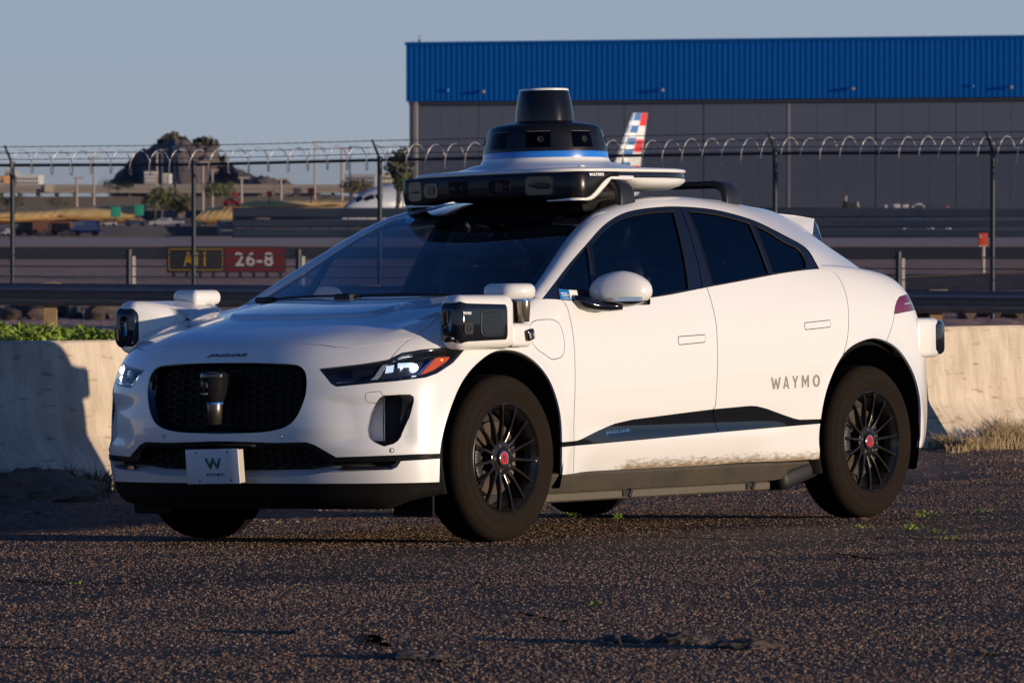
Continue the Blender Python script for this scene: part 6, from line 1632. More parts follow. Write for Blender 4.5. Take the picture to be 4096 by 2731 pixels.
for i, (u, w, h) in enumerate(((-40, .9, .50), (90, .8, .40), (160, .9, .44), (235, .7, .34), (330, .7, .36), (395, .8, .34), (470, .6, .26), (545, .5, .26), (610, .5, .22), (3830, .6, .22), (3890, .7, .28), (3950, .6, .22))):
    Y = 66+3*r3.rand(); sd = 'left' if u < 1000 else 'right'
    weed(u, 0, Y, w, h*.72, 40+i, WL[i], 'green weeds behind the barrier', n=420)
# dry grass and dead brush at the barrier foot (car frame)
DRY = mat('dry_grass', (.34, .25, .13), rough=.85, var=(3, (.20, .14, .07), .3))
DIRT = mat('dirt_mound', (.13, .09, .065), rough=.95, var=(6, (.22, .15, .10), .3), bump=(25, .8, .01))
def dry_tuft(x, y, w, h, n, seed, label, group, m=DRY):
    r2 = np.random.RandomState(seed); V = []; Fc = []
    for k in range(n):
        bx_, by_ = (r2.rand()-.5)*w, (r2.rand()-.5)*w*.35; L = h*(.4+.8*r2.rand()); lx, ly = r2.randn()*.55*L, r2.randn()*.35*L; t = .0022+.002*r2.rand()
        o = len(V); p0 = np.array([bx_, by_, 0]); p1 = p0+[lx*.35, ly*.35, L*.65]; p2 = p0+[lx, ly, L*(.75+.3*r2.rand())]
        V += [tuple(p0-[t, 0, 0]), tuple(p0+[t, 0, 0]), tuple(p1+[t, 0, 0]), tuple(p1-[t, 0, 0]), tuple(p2)]; Fc += [(o, o+1, o+2, o+3), (o+3, o+2, o+4)]
    o = meshobj('dry_grass', V, Fc, m, smooth=False); z = .11*float(sstep(np.array([y]), 2.3, 4.6)[0]); o.matrix_world = M @ Matrix.Translation((x, y, z)); tag(o, label, 'grass tuft', group)
i = 0
for u in range(3775, 4300, 26):
    P = hit(u, 1770, 1, 4.05); i += 1; dry_tuft(P[0]+.1*r3.randn(), 4.05+.18*r3.randn(), .35, .06+.10*sstep(np.array([u]), 3800, 4050)[0]+.05*r3.rand(), 90, 100+i, 'straw coloured dry grass along the foot of the right barrier', 'dry grass at the right barrier foot')
for u in (330, 365, 400, 300): 
    P = hit(u, 1930, 1, 4.15); i += 1; dry_tuft(P[0], 4.12+.05*r3.randn(), .30, .12, 70, 100+i, 'thin dry twigs at the left barrier foot by the bumper', 'dry twigs at the left barrier foot')
# dark mound against the left barrier
bm = bmesh.new(); bmesh.ops.create_icosphere(bm, subdivisions=5, radius=1.0); r2 = np.random.RandomState(9)
from mathutils import noise as mnoise
P = hit(115, 1925, 1, 4.05)
for v in bm.verts:
    q = v.co.copy(); k = 1+.22*mnoise.noise(q*3.1)+.10*mnoise.noise(q*9); v.co = Vector((q.x*.55*k, q.y*.26*k, max(q.z, -.1)*.16*k))
md = bmobj('dirt_mound', bm, DIRT); md.matrix_world = M @ Matrix.Translation((P[0], 4.08, .07)); tag(md, 'low dark dirt mound against the foot of the left barrier', 'mound')
for k in range(7): dry_tuft(P[0]-.45+.15*k, 4.0+.03*(k % 3), .3, .16, 60, 300+k, 'dead brush tangled on the dirt mound by the left barrier', 'dead brush on the dirt mound', m=mat('dead_brush', (.06, .045, .035), .9) if k == 0 else bpy.data.materials['dead_brush'])
# tiny green weeds in the road cracks
CWL = ['tiny green weed nearest behind the rear wheel, top of the right cluster', 'tiny green weed second from the rear wheel, lower in the right cluster', 'tiny green weed at the bottom of the right cluster behind the rear wheel', 'flat green weed lowest and rightmost of the right cluster', 'tiny green weed under the car beside the far rear tyre, left one', 'tiny green weed under the car behind the far rear tyre, right one', 'faint green sprout farthest right near the frame edge', 'single green sprout on the bare road at the left', 'flat green sprouts just right under the rear tyre', 'flat green sprouts in the middle foreground of the road']
for k, (u, v, w, h, n) in enumerate(((3690, 2066, .10, .05, 60), (3640, 2116, .10, .04, 50), (3757, 2133, .09, .035, 40), (3800, 2158, .08, .02, 30), (2290, 2072, .05, .05, 40), (2470, 2080, .05, .05, 40), (3925, 2050, .08, .03, 25), (290, 2335, .05, .01, 12), (3440, 2108, .10, .02, 25), (2380, 2415, .06, .015, 20))):
    P = hit(u, v, 2, 0.0); Wd = MR@P+MT; r2 = np.random.RandomState(k); V = []; Fc = []
    for q in range(n):
        c = np.array([r2.randn()*w*.30, r2.randn()*w*.25, h*.6*r2.rand()]); s = .0025+.0035*r2.rand(); t1 = r2.randn(3); t1 /= np.linalg.norm(t1); t2 = np.cross(t1, r2.randn(3)); t2 /= np.linalg.norm(t2); o = len(V); V += [tuple(c-t1*s*1.4), tuple(c+t2*s), tuple(c+t1*s*1.4), tuple(c-t2*s)]; Fc.append((o, o+1, o+2, o+3))
    wo_ = meshobj('crack_weed', V, Fc, WEED, smooth=False); wo_.location = tuple(Wd); tag(wo_, CWL[k], 'weed', 'tiny weeds in the road cracks')
# broken edge of asphalt in the foreground
CRK = mat('broken_asphalt', (.035, .030, .028), rough=.95, var=(14, (.085, .065, .052), .3), bump=(40, .8, .01))
for k, (u0, u1, v, hh, label) in enumerate(((2380, 2560, 2568, .026, 'short crumbled asphalt lump at the start of the foreground break'), (2600, 2830, 2570, .036, 'crumbled asphalt lump in the middle of the foreground break'), (2830, 3150, 2590, .030, 'long crumbled asphalt edge at the right end of the foreground break'), (1500, 1790, 2630, .020, 'low broken asphalt ridge in the left foreground'), (1160, 1215, 2530, .022, 'small dark asphalt crumb left of the foreground break'))):
    a = MR@hit(u0, v, 2, 0.0)+MT; b = MR@hit(u1, v, 2, 0.0)+MT; L = np.linalg.norm(b-a); c = (a+b)/2; bm = bmesh.new(); bmesh.ops.create_icosphere(bm, subdivisions=4, radius=1.0)
    for vtx in bm.verts:
        q = vtx.co.copy(); kk = 1+.5*mnoise.noise(q*2.3+Vector((k*7, 0, 0)))+.25*mnoise.noise(q*7); vtx.co = Vector((q.x*L*.52*(1+.1*mnoise.noise(q*5)), q.y*.09*kk, (q.z*hh+.0)*kk-.004))
    o = bmobj('asphalt_lump', bm, CRK); o.location = tuple(c); tag(o, label, 'asphalt lump')
# ---- runway sign
SGN_B = mat('sign_black', (.012, .012, .013), rough=.5); SGN_Y = mat('sign_yellow', (.30, .18, .01), rough=.5); SGN_R = mat('sign_red', (.10, .004, .006), rough=.5); SGN_W = mat('sign_white', (.36, .34, .36), rough=.5)
YG = 138.0; a = Wp(667, 986, YG); b = Wp(1143, 1090, YG); W_ = b[0]-a[0]; H_ = a[2]-b[2]
sg = empty('taxiway_sign', 'airfield sign with yellow A11 on black beside white 26-8 on red', 'sign', (a[0], YG, b[2]))
def sbox(name, x0, x1, z0, z1, y0, y1, m, par=sg): bm = bmesh.new(); box(bm, ((x0+x1)/2, (y0+y1)/2, (z0+z1)/2), (x1-x0, y1-y0, z1-z0)); return bmobj(name, bm, m, par, smooth=False)
sbox('sign_case', 0, W_, 0, H_, 0, .22, SGN_B); mid = W_*.486
sbox('black_panel', .02, mid-.01, .03, H_-.03, -.02, 0, SGN_B); sbox('red_panel', mid, W_-.03, .03, H_-.03, -.022, 0, SGN_R)
for (x0, x1, z0, z1) in ((.05, mid-.04, H_-.075, H_-.055), (.05, mid-.04, .055, .075), (.05, .07, .055, H_-.055), (mid-.06, mid-.04, .055, H_-.055)): sbox('yellow_border', x0, x1, z0, z1, -.03, -.02, SGN_Y)
def stext(body, x0, x1, z0, h, m, y=-.028, bold=.02, sp=1.1):
    V2, Fc = text_mesh(body, bold, sp); v_, f_ = prism(V2, Fc, lambda p, q, d: (x0+(x1-x0)*p, y-d, z0+h*q), .008); meshobj('sign_lettering', v_, f_, m, sg, smooth=False)
stext('A11', .42, .98, .16, .36, SGN_Y); stext('26-8', mid+.26, mid+1.23, .16, .36, SGN_W)
for k in range(9): sbox('sign_foot', .12+k*(W_-.3)/8, .20+k*(W_-.3)/8, -.12, 0, .05, .15, BLK)
# ---- small orange beacon box on a post at right
YB = 150.0; a = Wp(3912, 932, YB); b = Wp(3949, 982, YB)
ob = empty('marker_beacon', 'orange red box on a pale post right of the car tail', 'beacon', (a[0], YB, 0)); ORG = mat('beacon_orange', (.65, .07, .02), rough=.5); PALE = mat('beacon_pale', (.42, .36, .30), rough=.6)
w = b[0]-a[0]; bm = bmesh.new(); box(bm, (w/2, 0, (a[2]+b[2])/2), (w, .25, a[2]-b[2]), bevel=.02); bmobj('beacon_box', bm, ORG, ob)
bm = bmesh.new(); cyl(bm, (w*.55, 0, -.1), (w*.55, 0, b[2]), .055, seg=12); box(bm, (w*.5, 0, b[2]-.015), (w*.95, .3, .04)); bmobj('beacon_post', bm, PALE, ob)
bm = bmesh.new(); box(bm, (w*.25, -.13, a[2]-.09), (.07, .02, .07)); bmobj('beacon_lamp', bm, PALE, ob)
# ---- blast fence of three dark slats
YF = 416.0; BF = mat('blast_fence_steel', (.022, .034, .062), rough=.8, spec=.15, var=(.6, (.032, .046, .080), .3))
def blast(u0, u1, label):
    x0 = (u0-2048)/F*YF; x1 = (u1-2048)/F*YF; o = empty('blast_fence', label, 'fence', (x0, YF, 0))
    for v0, v1 in ((831, 872), (877, 912), (916, 950)):
        z1 = 1.5-YF*(v0-870)/F; z0 = 1.5-YF*(v1-870)/F; n = 5; V = []; Fc = []
        for k in range(n+1):
            t = k/n; V += [(0, (.5-t)*.22, z0+(z1-z0)*t), (x1-x0, (.5-t)*.22, z0+(z1-z0)*t)]
        V += [(p[0], p[1]+.05, p[2]) for p in V]; m_ = 2*(n+1); Fc = [(2*k, 2*k+1, 2*k+3, 2*k+2) for k in range(n)]+[(m_+2*k+2, m_+2*k+3, m_+2*k+1, m_+2*k) for k in range(n)]+[(0, 2*n, m_+2*n, m_), (1, m_+1, m_+2*n+1, 2*n+1)]
        meshobj('louvre_slat', V, Fc, BF, o)
    npst = int((x1-x0)/1.35)
    for k in range(npst+1):
        bm = bmesh.new(); box(bm, ((x1-x0)*k/npst, .32, 1.05), (.09, .12, 2.3)); bmobj('slat_post', bm, GALV2, o, smooth=False)
blast(932, 1700, 'low slatted blast fence left of the windscreen, in front of the airliner nose'); blast(3000, 4300, 'low dark slatted blast fence at the foot of the hangar, right of the car')
# ---- hangar
HB = mat('hangar_blue_cladding', (.0, .115, .42), rough=.75, spec=.15); HG = mat('hangar_grey_door', (.135, .155, .20), rough=.8, spec=.2, var=(.05, (.15, .17, .215), .3)); HC = mat('hangar_column', (.34, .32, .30), rough=.8); HD = mat('hangar_dark', (.05, .055, .07), rough=.8)
YH = 600.0; zt = 1.5+YH*(870-182)/F; zb_ = 1.5+YH*(870-408)/F; xl = (1629-2048)/F*YH
hg = bpy.data.objects.new('aircraft_hangar', None); COL.objects.link(hg); hg.location = (xl, YH, 0); hg.rotation_euler = (0, 0, -math.atan(.36)); tag(hg, 'huge hangar with a blue ribbed fascia over pale grey sliding doors', 'hangar')
LH = 84.0; DH = 60.0
def hbox(name, x0, x1, z0, z1, y0, y1, m, par=hg, bev=0): bm = bmesh.new(); box(bm, ((x0+x1)/2, (y0+y1)/2, (z0+z1)/2), (x1-x0, y1-y0, z1-z0), bevel=bev); return bmobj(name, bm, m, par, smooth=False)
# ribbed fascia: real folds along the sheet
def ribbed(name, x0, x1, z0, z1, y, pitch_, dep, m, par=hg):
    V = []; Fc = []; n = int((x1-x0)/pitch_); xs = []
    for k in range(n): xs += [(x0+k*pitch_, 0), (x0+(k+.62)*pitch_, 0), (x0+(k+.70)*pitch_, -dep), (x0+(k+.92)*pitch_, -dep)]
    xs.append((x0+n*pitch_, 0))
    for x, d in xs: V += [(x, y+d, z0), (x, y+d, z1)]
    return meshobj(name, V, [(2*i, 2*i+2, 2*i+3, 2*i+1) for i in range(len(xs)-1)], m, par, smooth=False)
fz = ribbed('blue_fascia', 0, LH, zb_, zt, -.32, .62, .025, HB)
hbox('fascia_backing', 0, LH, zb_+.05, zt-.05, -.25, DH, HB); hbox('roof_edge', -.1, LH+.1, zt-.02, zt+.30, -.50, DH, HB)
hbox('fascia_soffit', .2, LH, zb_-.35, zb_, -.1, 3, HD)
hbox('building_wall', .5, LH, -.5, zb_-.35, 2.0, DH, HD)
ndoor = 9; x = 2.1
edges = [1.75, 8.2, 16.4, 25.0, 34.0, 43.55, 53.2, 62.0, 71.0, LH]
for k in range(9):
    dpt = .02*(k % 2); hbox('sliding_door', edges[k], edges[k+1]-.10, -.3, zb_-.3, .3+dpt, .7+dpt, HG)
    for q in range(1, 3):
        xx = edges[k]+(edges[k+1]-edges[k])*q/3; hbox('door_seam', xx-.03, xx+.03, -.3, zb_-.3, .29+dpt, .3+dpt, HG if k % 2 else HC if False else HG)
hbox('door_stop', 43.40, 43.62, -.3, zb_-.3, .27, .6, HC)
hbox('corner_wall', .25, 1.7, -.5, zb_, .28, 3.0, HG); hbox('corner_column', .38, .62, -.5, zb_, -.30, -.0, HD); hbox('corner_pilaster', .85, 1.25, -.5, zb_, -.20, 0, HC)
for k, xx in enumerate((9.1, 29.6, 50.9, 68.2)):
    bm = bmesh.new(); box(bm, (xx, -.65, zb_+.85+.15), (.30, .35, .26), bevel=.04); cyl(bm, (xx, -.35, zb_+1.15), (xx, -.75, zb_+1.1), .06, seg=8); lo = bmobj('wall_lamp', bm, mat('lamp_grey', (.30, .28, .26), .5) if k == 0 else bpy.data.materials['lamp_grey'], hg)
for xx, r_ in ((4.9, .16), (64.0, .13)):
    bm = bmesh.new(); bmesh.ops.create_uvsphere(bm, u_segments=12, v_segments=8, radius=r_); bmobj('blue_lamp', bm, mat('lamp_blue', (.05, .30, .55), .4) if r_ > .15 else bpy.data.materials['lamp_blue'], hg, loc=(xx, -.45, zb_+1.2))
bm = bmesh.new(); cyl(bm, (1.1, 1, zt), (1.1, 1, zt+1.05), .05, seg=8); box(bm, (1.1, 1, zt+.45), (.30, .3, .40)); box(bm, (1.1, 1, zt+1.0), (.5, .1, .06)); cyl(bm, (.25, 1, zt), (.25, 1, zt+.5), .035, seg=6)
bmobj('roof_mast', bm, mat('mast_grey', (.30, .30, .31), .6), hg)
for xx in (30, 42.5, 52, 64, 70):
    bm = bmesh.new(); cyl(bm, (xx, 2, zt), (xx, 2, zt+.55), .03, seg=6); bmobj('roof_mast', bm, bpy.data.materials['mast_grey'], hg)
# ================================================================ airliner (E-jet size) behind the car
AW = mat('airliner_silver', (.50, .53, .60), rough=.35, coat=.3); AWW = mat('airliner_white', (.72, .72, .72), rough=.4); AR = mat('tail_red', (.65, .0, .015), rough=.6); AB = mat('tail_blue', (.0, .14, .42), rough=.6); ADK = mat('airliner_glass', (.01, .012, .018), rough=.1)
YA = 437.0; nose = Wp(1372, 815, YA); 
pl = bpy.data.objects.new('airliner', None); COL.objects.link(pl); pl.location = (nose[0], YA, 0); tag(pl, 'silver regional airliner with red, white and blue striped tail parked nose left behind the car', 'airplane')
ang = math.radians(36); pl.rotation_euler = (0, 0, ang)      # nose to the left, tail away to the right
LA = 29.5; ZC = 2.55; RA = 1.70
prof_ = [(0, .02, -.55), (.25, .30, -.50), (.7, .56, -.40), (1.3, .83, -.28), (2.0, 1.12, -.16), (3.0, 1.42, -.07), (4.3, 1.62, -.02), (6, 1.70, 0), (21, 1.70, 0), (24, 1.45, .22), (27, .95, .62), (29.5, .25, 1.05)]
secs = []
for x, r_, dz in prof_: secs.append([(x, r_*math.cos(a), ZC+dz+r_*math.sin(a)) for a in np.linspace(0, 2*math.pi, 33)[:-1]])
v_, f_ = loft(secs); fus = meshobj('fuselage', v_, f_, AW, pl, sharp=50)
def side_patch(name, x0, x1, a0, a1, m, par, n=6, lift=.012):
    V = []
    for i in range(n+1):
        x = x0+(x1-x0)*i/n
        for j in range(4):
            a = math.radians(a0+(a1-a0)*j/3)
            r_ = np.interp(x, [p[0] for p in prof_], [p[1] for p in prof_])+lift; dz = np.interp(x, [p[0] for p in prof_], [p[2] for p in prof_]); V.append((x, -r_*math.cos(a), ZC+dz+r_*math.sin(a)))
    return meshobj(name, V, [(i*4+j, i*4+j+1, i*4+j+5, i*4+j+4) for i in range(n) for j in range(3)], m, par)
side_patch('cockpit_window', 1.55, 2.35, 28, 50, ADK, fus); side_patch('cockpit_window', 2.45, 3.0, 24, 44, ADK, fus); side_patch('cockpit_window', 1.0, 1.5, 42, 72, ADK, fus)
for k in range(20): side_patch('cabin_window', 6+k*.8, 6.22+k*.8, 8, 19, ADK, fus, n=1)
side_patch('door_outline', 4.1, 4.16, -28, 36, ADK, fus, n=1); side_patch('door_outline', 4.9, 4.96, -28, 36, ADK, fus, n=1)
# fin: placed so that its painted stripes can be told apart
def finp(x, z, y): return (x, y, z)
ZF0, ZF1 = 4.1, 10.15
def fin_x(z): t = (z-ZF0)/(ZF1-ZF0); return 26.3+2.75*t, 29.55+1.0*t
n = 14; V = []; Fc = []
fin_faces = []
for s_ in (-1, 1):
    for k in range(n+1):
        z = ZF0+(ZF1-ZF0)*k/n; x0, x1 = fin_x(z); th = .24*(1-.55*k/n)
        for q, yy in ((0, 0), (.12, th*.6), (.4, th), (.75, th*.6), (1, .01)): V.append((x0+(x1-x0)*q, s_*yy, z))
for s_ in range(2):
    for k in range(n):
        for q in range(4): o = s_*(n+1)*5+k*5+q; f = (o, o+1, o+6, o+5); Fc.append(f if s_ else f[::-1])
Fc.append(tuple((n)*5+q for q in range(5))+tuple((2*n+1)*5+q for q in (4, 3, 2, 1, 0)))
fin = meshobj('tail_fin', V, Fc, AWW, pl, sharp=40)
def fin_stripe(z0, z1, q0, q1, m):
    for s_ in (-1, 1):
        V = []
        for z in (z0, z1):
            x0, x1 = fin_x(z); t = (z-ZF0)/(ZF1-ZF0); th = .24*(1-.55*t)
            for q in np.linspace(q0, q1, 4): V.append((x0+(x1-x0)*q, s_*(np.interp(q, [0, .12, .4, .75, 1], [0, th*.6, th, th*.6, .01])+.012), z))
        f = [(i, i+1, i+5, i+4) for i in range(3)]; meshobj('tail_stripe', V, [g_[::-1] for g_ in f] if s_ < 0 else f, m, fin, smooth=False)
hh = ZF1-ZF0; bnd = .155*hh
for k in range(5):
    zt_ = ZF1-.01-k*hh*.168*1.0; fin_stripe(zt_-hh*.105, zt_, .02, .56, AB)
for k in range(3):
    zt_ = ZF1-.01-k*hh*.36; fin_stripe(zt_-hh*.175, zt_, .58, .98, AR)
# wings, tailplane, engines, gear
def wing(y0, y1, xr, xt, cr, ct, z0, z1, th, name):
    for s_ in (-1, 1):
        secs = []
        for y, x, c, z in ((y0, xr, cr, z0), (y1, xt, ct, z1)): secs.append([(x+c*q, s_*y, z+th*c*e) for q, e in ((0, 0), (.15, .5), (.5, .6), (1, 0), (.5, -.35), (.15, -.35))])
        v_, f_ = loft(secs); meshobj(name, v_, f_, AW, pl, sharp=50)
wing(1.3, 13, 10.5, 17.5, 5.2, 1.4, 1.7, 2.9, .12, 'wing'); wing(.4, 5, 25.6, 28.1, 2.6, 1.1, 3.9, 4.5, .10, 'tailplane')
for s_ in (-1, 1):
    v_, f_ = lathe([(.55, 0), (.72, .1), (.80, .8), (.75, 2.0), (.45, 3.1)], 24); v_ = [(z+10.2, s_*4.0+x, y+1.45) for x, y, z in v_]; meshobj('engine', v_, f_, AWW, pl)
bm = bmesh.new(); cyl(bm, (2.6, 0, -.05), (2.6, 0, 1.4), .09); cyl(bm, (2.6, -.25, .25), (2.6, .25, .25), .30)
for s_ in (-1, 1): cyl(bm, (14.4, s_*2.6, 0), (14.4, s_*2.6, 1.6), .12); cyl(bm, (14.4, s_*2.6-.35, .45), (14.4, s_*2.6+.35, .45), .48)
bmobj('landing_gear', bm, BLK, pl)
# ================================================================ low details along the horizon, left
HILL = mat('butte_rock', (.085, .068, .068), rough=.95, var=(.014, (.15, .115, .105), .22), bump=(.03, 1.0, 8.0))
YT = 2300.0; sil = [(440, 735), (470, 700), (520, 640), (560, 600), (600, 588), (640, 575), (668, 548), (700, 545), (735, 552), (760, 565), (790, 558), (830, 550), (855, 560), (870, 600), (885, 640), (930, 668), (985, 690), (1040, 708), (1090, 720), (1150, 722), (1190, 745), (1230, 768), (1290, 782)]
def hill(name, sil_, Y, label, dep=420, m=None, seed=0, amp=6):
    us = np.arange(sil_[0][0], sil_[-1][0]+1, 7); V = []; nr = 16; from_ = 0
    for u in us:
        top = Wp(u, zlerp(u, sil_), Y)
        for j in range(nr+1):
            t = j/nr; zz = top[2]*(1-t)**.75 if t > 0 else top[2]; yy = Y-dep*t*(.6+.4*math.sin(u*.02+seed)); p = Vector((u*.012, t*4, seed)); nz = mnoise.noise(p)*amp*t*(1-t)*4+mnoise.noise(p*3.3)*amp*.6*(.25+t)*(1-t)*2
            X = top[0]*yy/Y; V.append((X, yy, max(zz+nz, -1) if t < 1 else -2.0))
        top2 = (top[0]*1.06, Y+dep*.6, -2); V.append(top2)
    m_ = nr+2; Fc = []
    for i in range(len(us)-1):
        for j in range(nr): Fc.append((i*m_+j, i*m_+j+1, (i+1)*m_+j+1, (i+1)*m_+j))
        Fc.append((i*m_, (i+1)*m_, (i+1)*m_+nr+1, i*m_+nr+1))
    o = meshobj(name, V, Fc, m or HILL); tag(o, label, kind='structure'); return o
hill('rocky_butte', sil, YT, 'rocky butte with a craggy top beyond the airfield')
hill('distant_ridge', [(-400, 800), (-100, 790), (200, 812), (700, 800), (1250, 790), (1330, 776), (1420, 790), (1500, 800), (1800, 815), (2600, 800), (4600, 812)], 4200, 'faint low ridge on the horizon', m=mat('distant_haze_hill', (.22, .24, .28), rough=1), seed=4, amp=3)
# generic leafy crown
def leafy_tree(name, u, Y, vt, vb, w_px, label, group=None, col=(.035, .065, .018), col2=(.09, .12, .03), n=520, seed=1, ls=None, trunk=True, cat='tree'):
    r2 = np.random.RandomState(seed); top = Wp(u, vt, Y); bot = Wp(u, vb, Y); Hh = top[2]-bot[2]; Wd = w_px/F*Y; root = empty(name, label, cat, (top[0], Y, bot[2]), group=group)
    mk = 'leaf_%.3f_%.3f' % (col[0], col2[1]); m = bpy.data.materials.get(mk) or mat(mk, col, rough=.85, var=(2.2/Hh*3, col2, .2))
    cl = [(r2.randn()*.25*Wd, r2.randn()*.25*Wd, Hh*(.38+.5*r2.rand()), (.18+.14*r2.rand())) for _ in range(11)]; V = []; Fc = []; ls = ls or Hh*.045
    for k in range(n):
        c0 = cl[r2.randint(11)]; d = r2.randn(3); d /= np.linalg.norm(d); rr_ = (r2.rand()**.4)
        c = np.array([np.clip(c0[0], -.36*Wd, .36*Wd), c0[1], c0[2]])+d*rr_*np.array([c0[3]*Wd*.8, c0[3]*Wd*.8, c0[3]*Hh]); s = ls*(.6+.9*r2.rand()); t1 = r2.randn(3); t1 /= np.linalg.norm(t1); t2 = np.cross(t1, r2.randn(3)); t2 /= np.linalg.norm(t2)
        o = len(V); V += [tuple(c-t1*s), tuple(c+t2*s*.8), tuple(c+t1*s), tuple(c-t2*s*.8)]; Fc.append((o, o+1, o+2, o+3))
    meshobj('crown', V, Fc, m, root, smooth=False)
    if trunk:
        P = []
        P.append(tube([(0, 0, -.3), (Wd*.02, 0, Hh*.25), (-Wd*.03, 0, Hh*.55)], [Hh*.04, Hh*.03, Hh*.012], 7))
        for q in range(4): P.append(tube([(Wd*.01, 0, Hh*.22), (r2.randn()*.12*Wd, r2.randn()*.1*Wd, Hh*.45), (r2.randn()*.22*Wd, 0, Hh*.68)], [Hh*.02, Hh*.014, Hh*.006], 6))
        v_, f_ = merge(P); meshobj('trunk', v_, f_, mat('tree_bark', (.10, .075, .055), .9) if 'tree_bark' not in bpy.data.materials else bpy.data.materials['tree_bark'], root)
    return root
TB = [('broad_tree', 470, 640, 715, 775, 150, 'broad green tree left of the butte, in front of its foot', (.05, .075, .02), (.13, .15, .04), 700),
      ('desert_tree', 620, 470, 755, 872, 120, 'olive green desert tree left half of the pair before the yellow bank', (.055, .075, .025), (.14, .15, .05), 900),
      ('desert_tree', 705, 480, 762, 870, 120, 'olive green desert tree right half of the pair before the yellow bank', (.055, .075, .025), (.14, .15, .05), 900),
      ('desert_tree', 900, 560, 728, 805, 110, 'light green tree behind the fence post, right of the butte crown', (.06, .09, .025), (.16, .18, .05), 600),
      ('desert_tree', 835, 600, 735, 815, 70, 'small green tree just left of the light green one', (.05, .075, .02), (.13, .15, .04), 400),
      ('bush_tree', 30, 500, 770, 845, 120, 'grey green scrub tree at the far left edge', (.05, .06, .03), (.12, .13, .06), 500),
      ('bush_tree', 230, 520, 785, 842, 150, 'low grey green scrub behind the yellow bank at left', (.05, .06, .03), (.12, .13, .06), 500),
      ('dark_tree', 1590, 420, 605, 820, 120, 'tall loose brown green tree beside the hangar corner', (.06, .055, .035), (.11, .10, .055), 800),
      ('dark_tree', 1440, 520, 715, 815, 170, 'wide brown green tree behind the airliner nose', (.055, .048, .03), (.11, .095, .05), 700),
      ('palm_crown', 1600, 400, 690, 800, 60, 'small dark green palm like tree below the loose tree by the hangar', (.04, .07, .02), (.16, .20, .03), 260)]
for i, (nm, u, Y, vt, vb, w, lb, c1, c2, n) in enumerate(TB): leafy_tree(nm, u, Y, vt, vb, w, lb, col=c1, col2=c2, n=n, seed=20+i)
for i, (u, v, lb) in enumerate(((660, 560, 'leftmost dark scrub on the first craggy peak of the butte'), (700, 552, 'tallest dark scrub on the first craggy peak of the butte'), (735, 570, 'dark scrub on the right shoulder of the first peak of the butte'), (800, 575, 'dark scrub left on the second peak of the butte'), (850, 572, 'dark scrub right on the second peak of the butte'), (870, 640, 'lower dark scrub on the right flank of the butte'))):
    leafy_tree('crag_bush', u, 2290, v-18, v+48, 62, lb, 'scrub on top of the butte', col=(.08, .08, .06), col2=(.14, .14, .10), n=170, seed=60+i, trunk=False, cat='bush', ls=1.1)
def block(name, u0, u1, v0, v1, Y, dep, m, label, cat, group=None, kind=None):
    a = Wp(u0, v0, Y); b = Wp(u1, v1, Y); bm = bmesh.new(); box(bm, ((a[0]+b[0])/2, Y+dep/2, (a[2]+b[2])/2), (b[0]-a[0], dep, a[2]-b[2]), bevel=min(.06, (a[2]-b[2])*.06)); o = bmobj(name, bm, m, sharp=30)
    if kind: tag(o, label, kind=kind)
    elif cat: tag(o, label, cat, group)
    return o
# overpass with piers, parapet and sign gantry boxes
OC = mat('overpass_concrete', (.26, .23, .21), rough=.9, var=(.1, (.32, .28, .25), .3)); OD = mat('overpass_shadow', (.12, .105, .10), rough=.9)  # second tone is a darker copy: shade under the deck, painted in
a = Wp(-300, 738, 900); op = empty('overpass', 'long pale concrete road bridge across the horizon at left', 'bridge', (0, 900, 0))
def ob_(name, u0, u1, v0, v1, m, dy=0, dep=8):
    p = Wp(u0, v0, 900); q = Wp(u1, v1, 900); bm = bmesh.new(); box(bm, ((p[0]+q[0])/2, dy+dep/2, (p[2]+q[2])/2), (q[0]-p[0], dep, p[2]-q[2])); return bmobj(name, bm, m, op, smooth=False)
ob_('bridge_deck', -400, 1500, 755, 772, OC, 0, 14); ob_('parapet', -400, 1500, 738, 756, OC, -.5, .6); ob_('shaded_abutment', -400, 1500, 786, 842, OD, 2, 8)
for u in range(-380, 1500, 74): ob_('bridge_pier', u, u+12, 772, 842, OC, 3, 3)
ob_('abutment_panel', 180, 215, 740, 768, mat('panel_cream', (.5, .42, .32), .8), -.8, .3)
# sunlit yellow bank
BK = mat('sunlit_sand_bank', (.80, .56, .24), rough=.95, var=(.25, (.62, .40, .16), .25))
def bank(name, pts, Y, label, dep=14):
    V = []; n = len(pts)
    for u, vt, vb in pts:
        t = Wp(u, vt, Y); b = Wp(u, vb, Y); V += [(t[0], Y+dep, t[2]), (t[0]+.6, Y+dep*.15, t[2]-.1), (b[0], Y, b[2]), (b[0], Y+dep+2, b[2]-.5)]
    o = meshobj(name, V, [(i*4+k, i*4+k+1, i*4+k+5, i*4+k+4) for i in range(n-1) for k in range(3)], BK); tag(o, label, kind='structure')
def dsm(pts, n=10):
    out = []
    for i in range(len(pts)-1):
        for k in range(n): out.append(tuple(np.array(pts[i])*(1-k/n)+np.array(pts[i+1])*k/n+np.array([0, .8*math.sin(i*5+k*1.7), 0])))
    return out+[pts[-1]]
bank('sand_bank', dsm([(-300, 850, 872), (0, 842, 872), (120, 838, 870), (230, 828, 862), (430, 818, 868), (560, 815, 872)]), 430, 'sunlit yellow sand bank at left')
bank('sand_bank', dsm([(780, 835, 874), (860, 822, 872), (930, 815, 872)]), 425, 'sunlit yellow sand bank right of the desert trees')
bank('sand_bank', dsm([(930, 812, 832), (1000, 800, 832), (1200, 797, 826), (1370, 800, 826)]), 470, 'long sunlit yellow sand bank behind the blast fence')
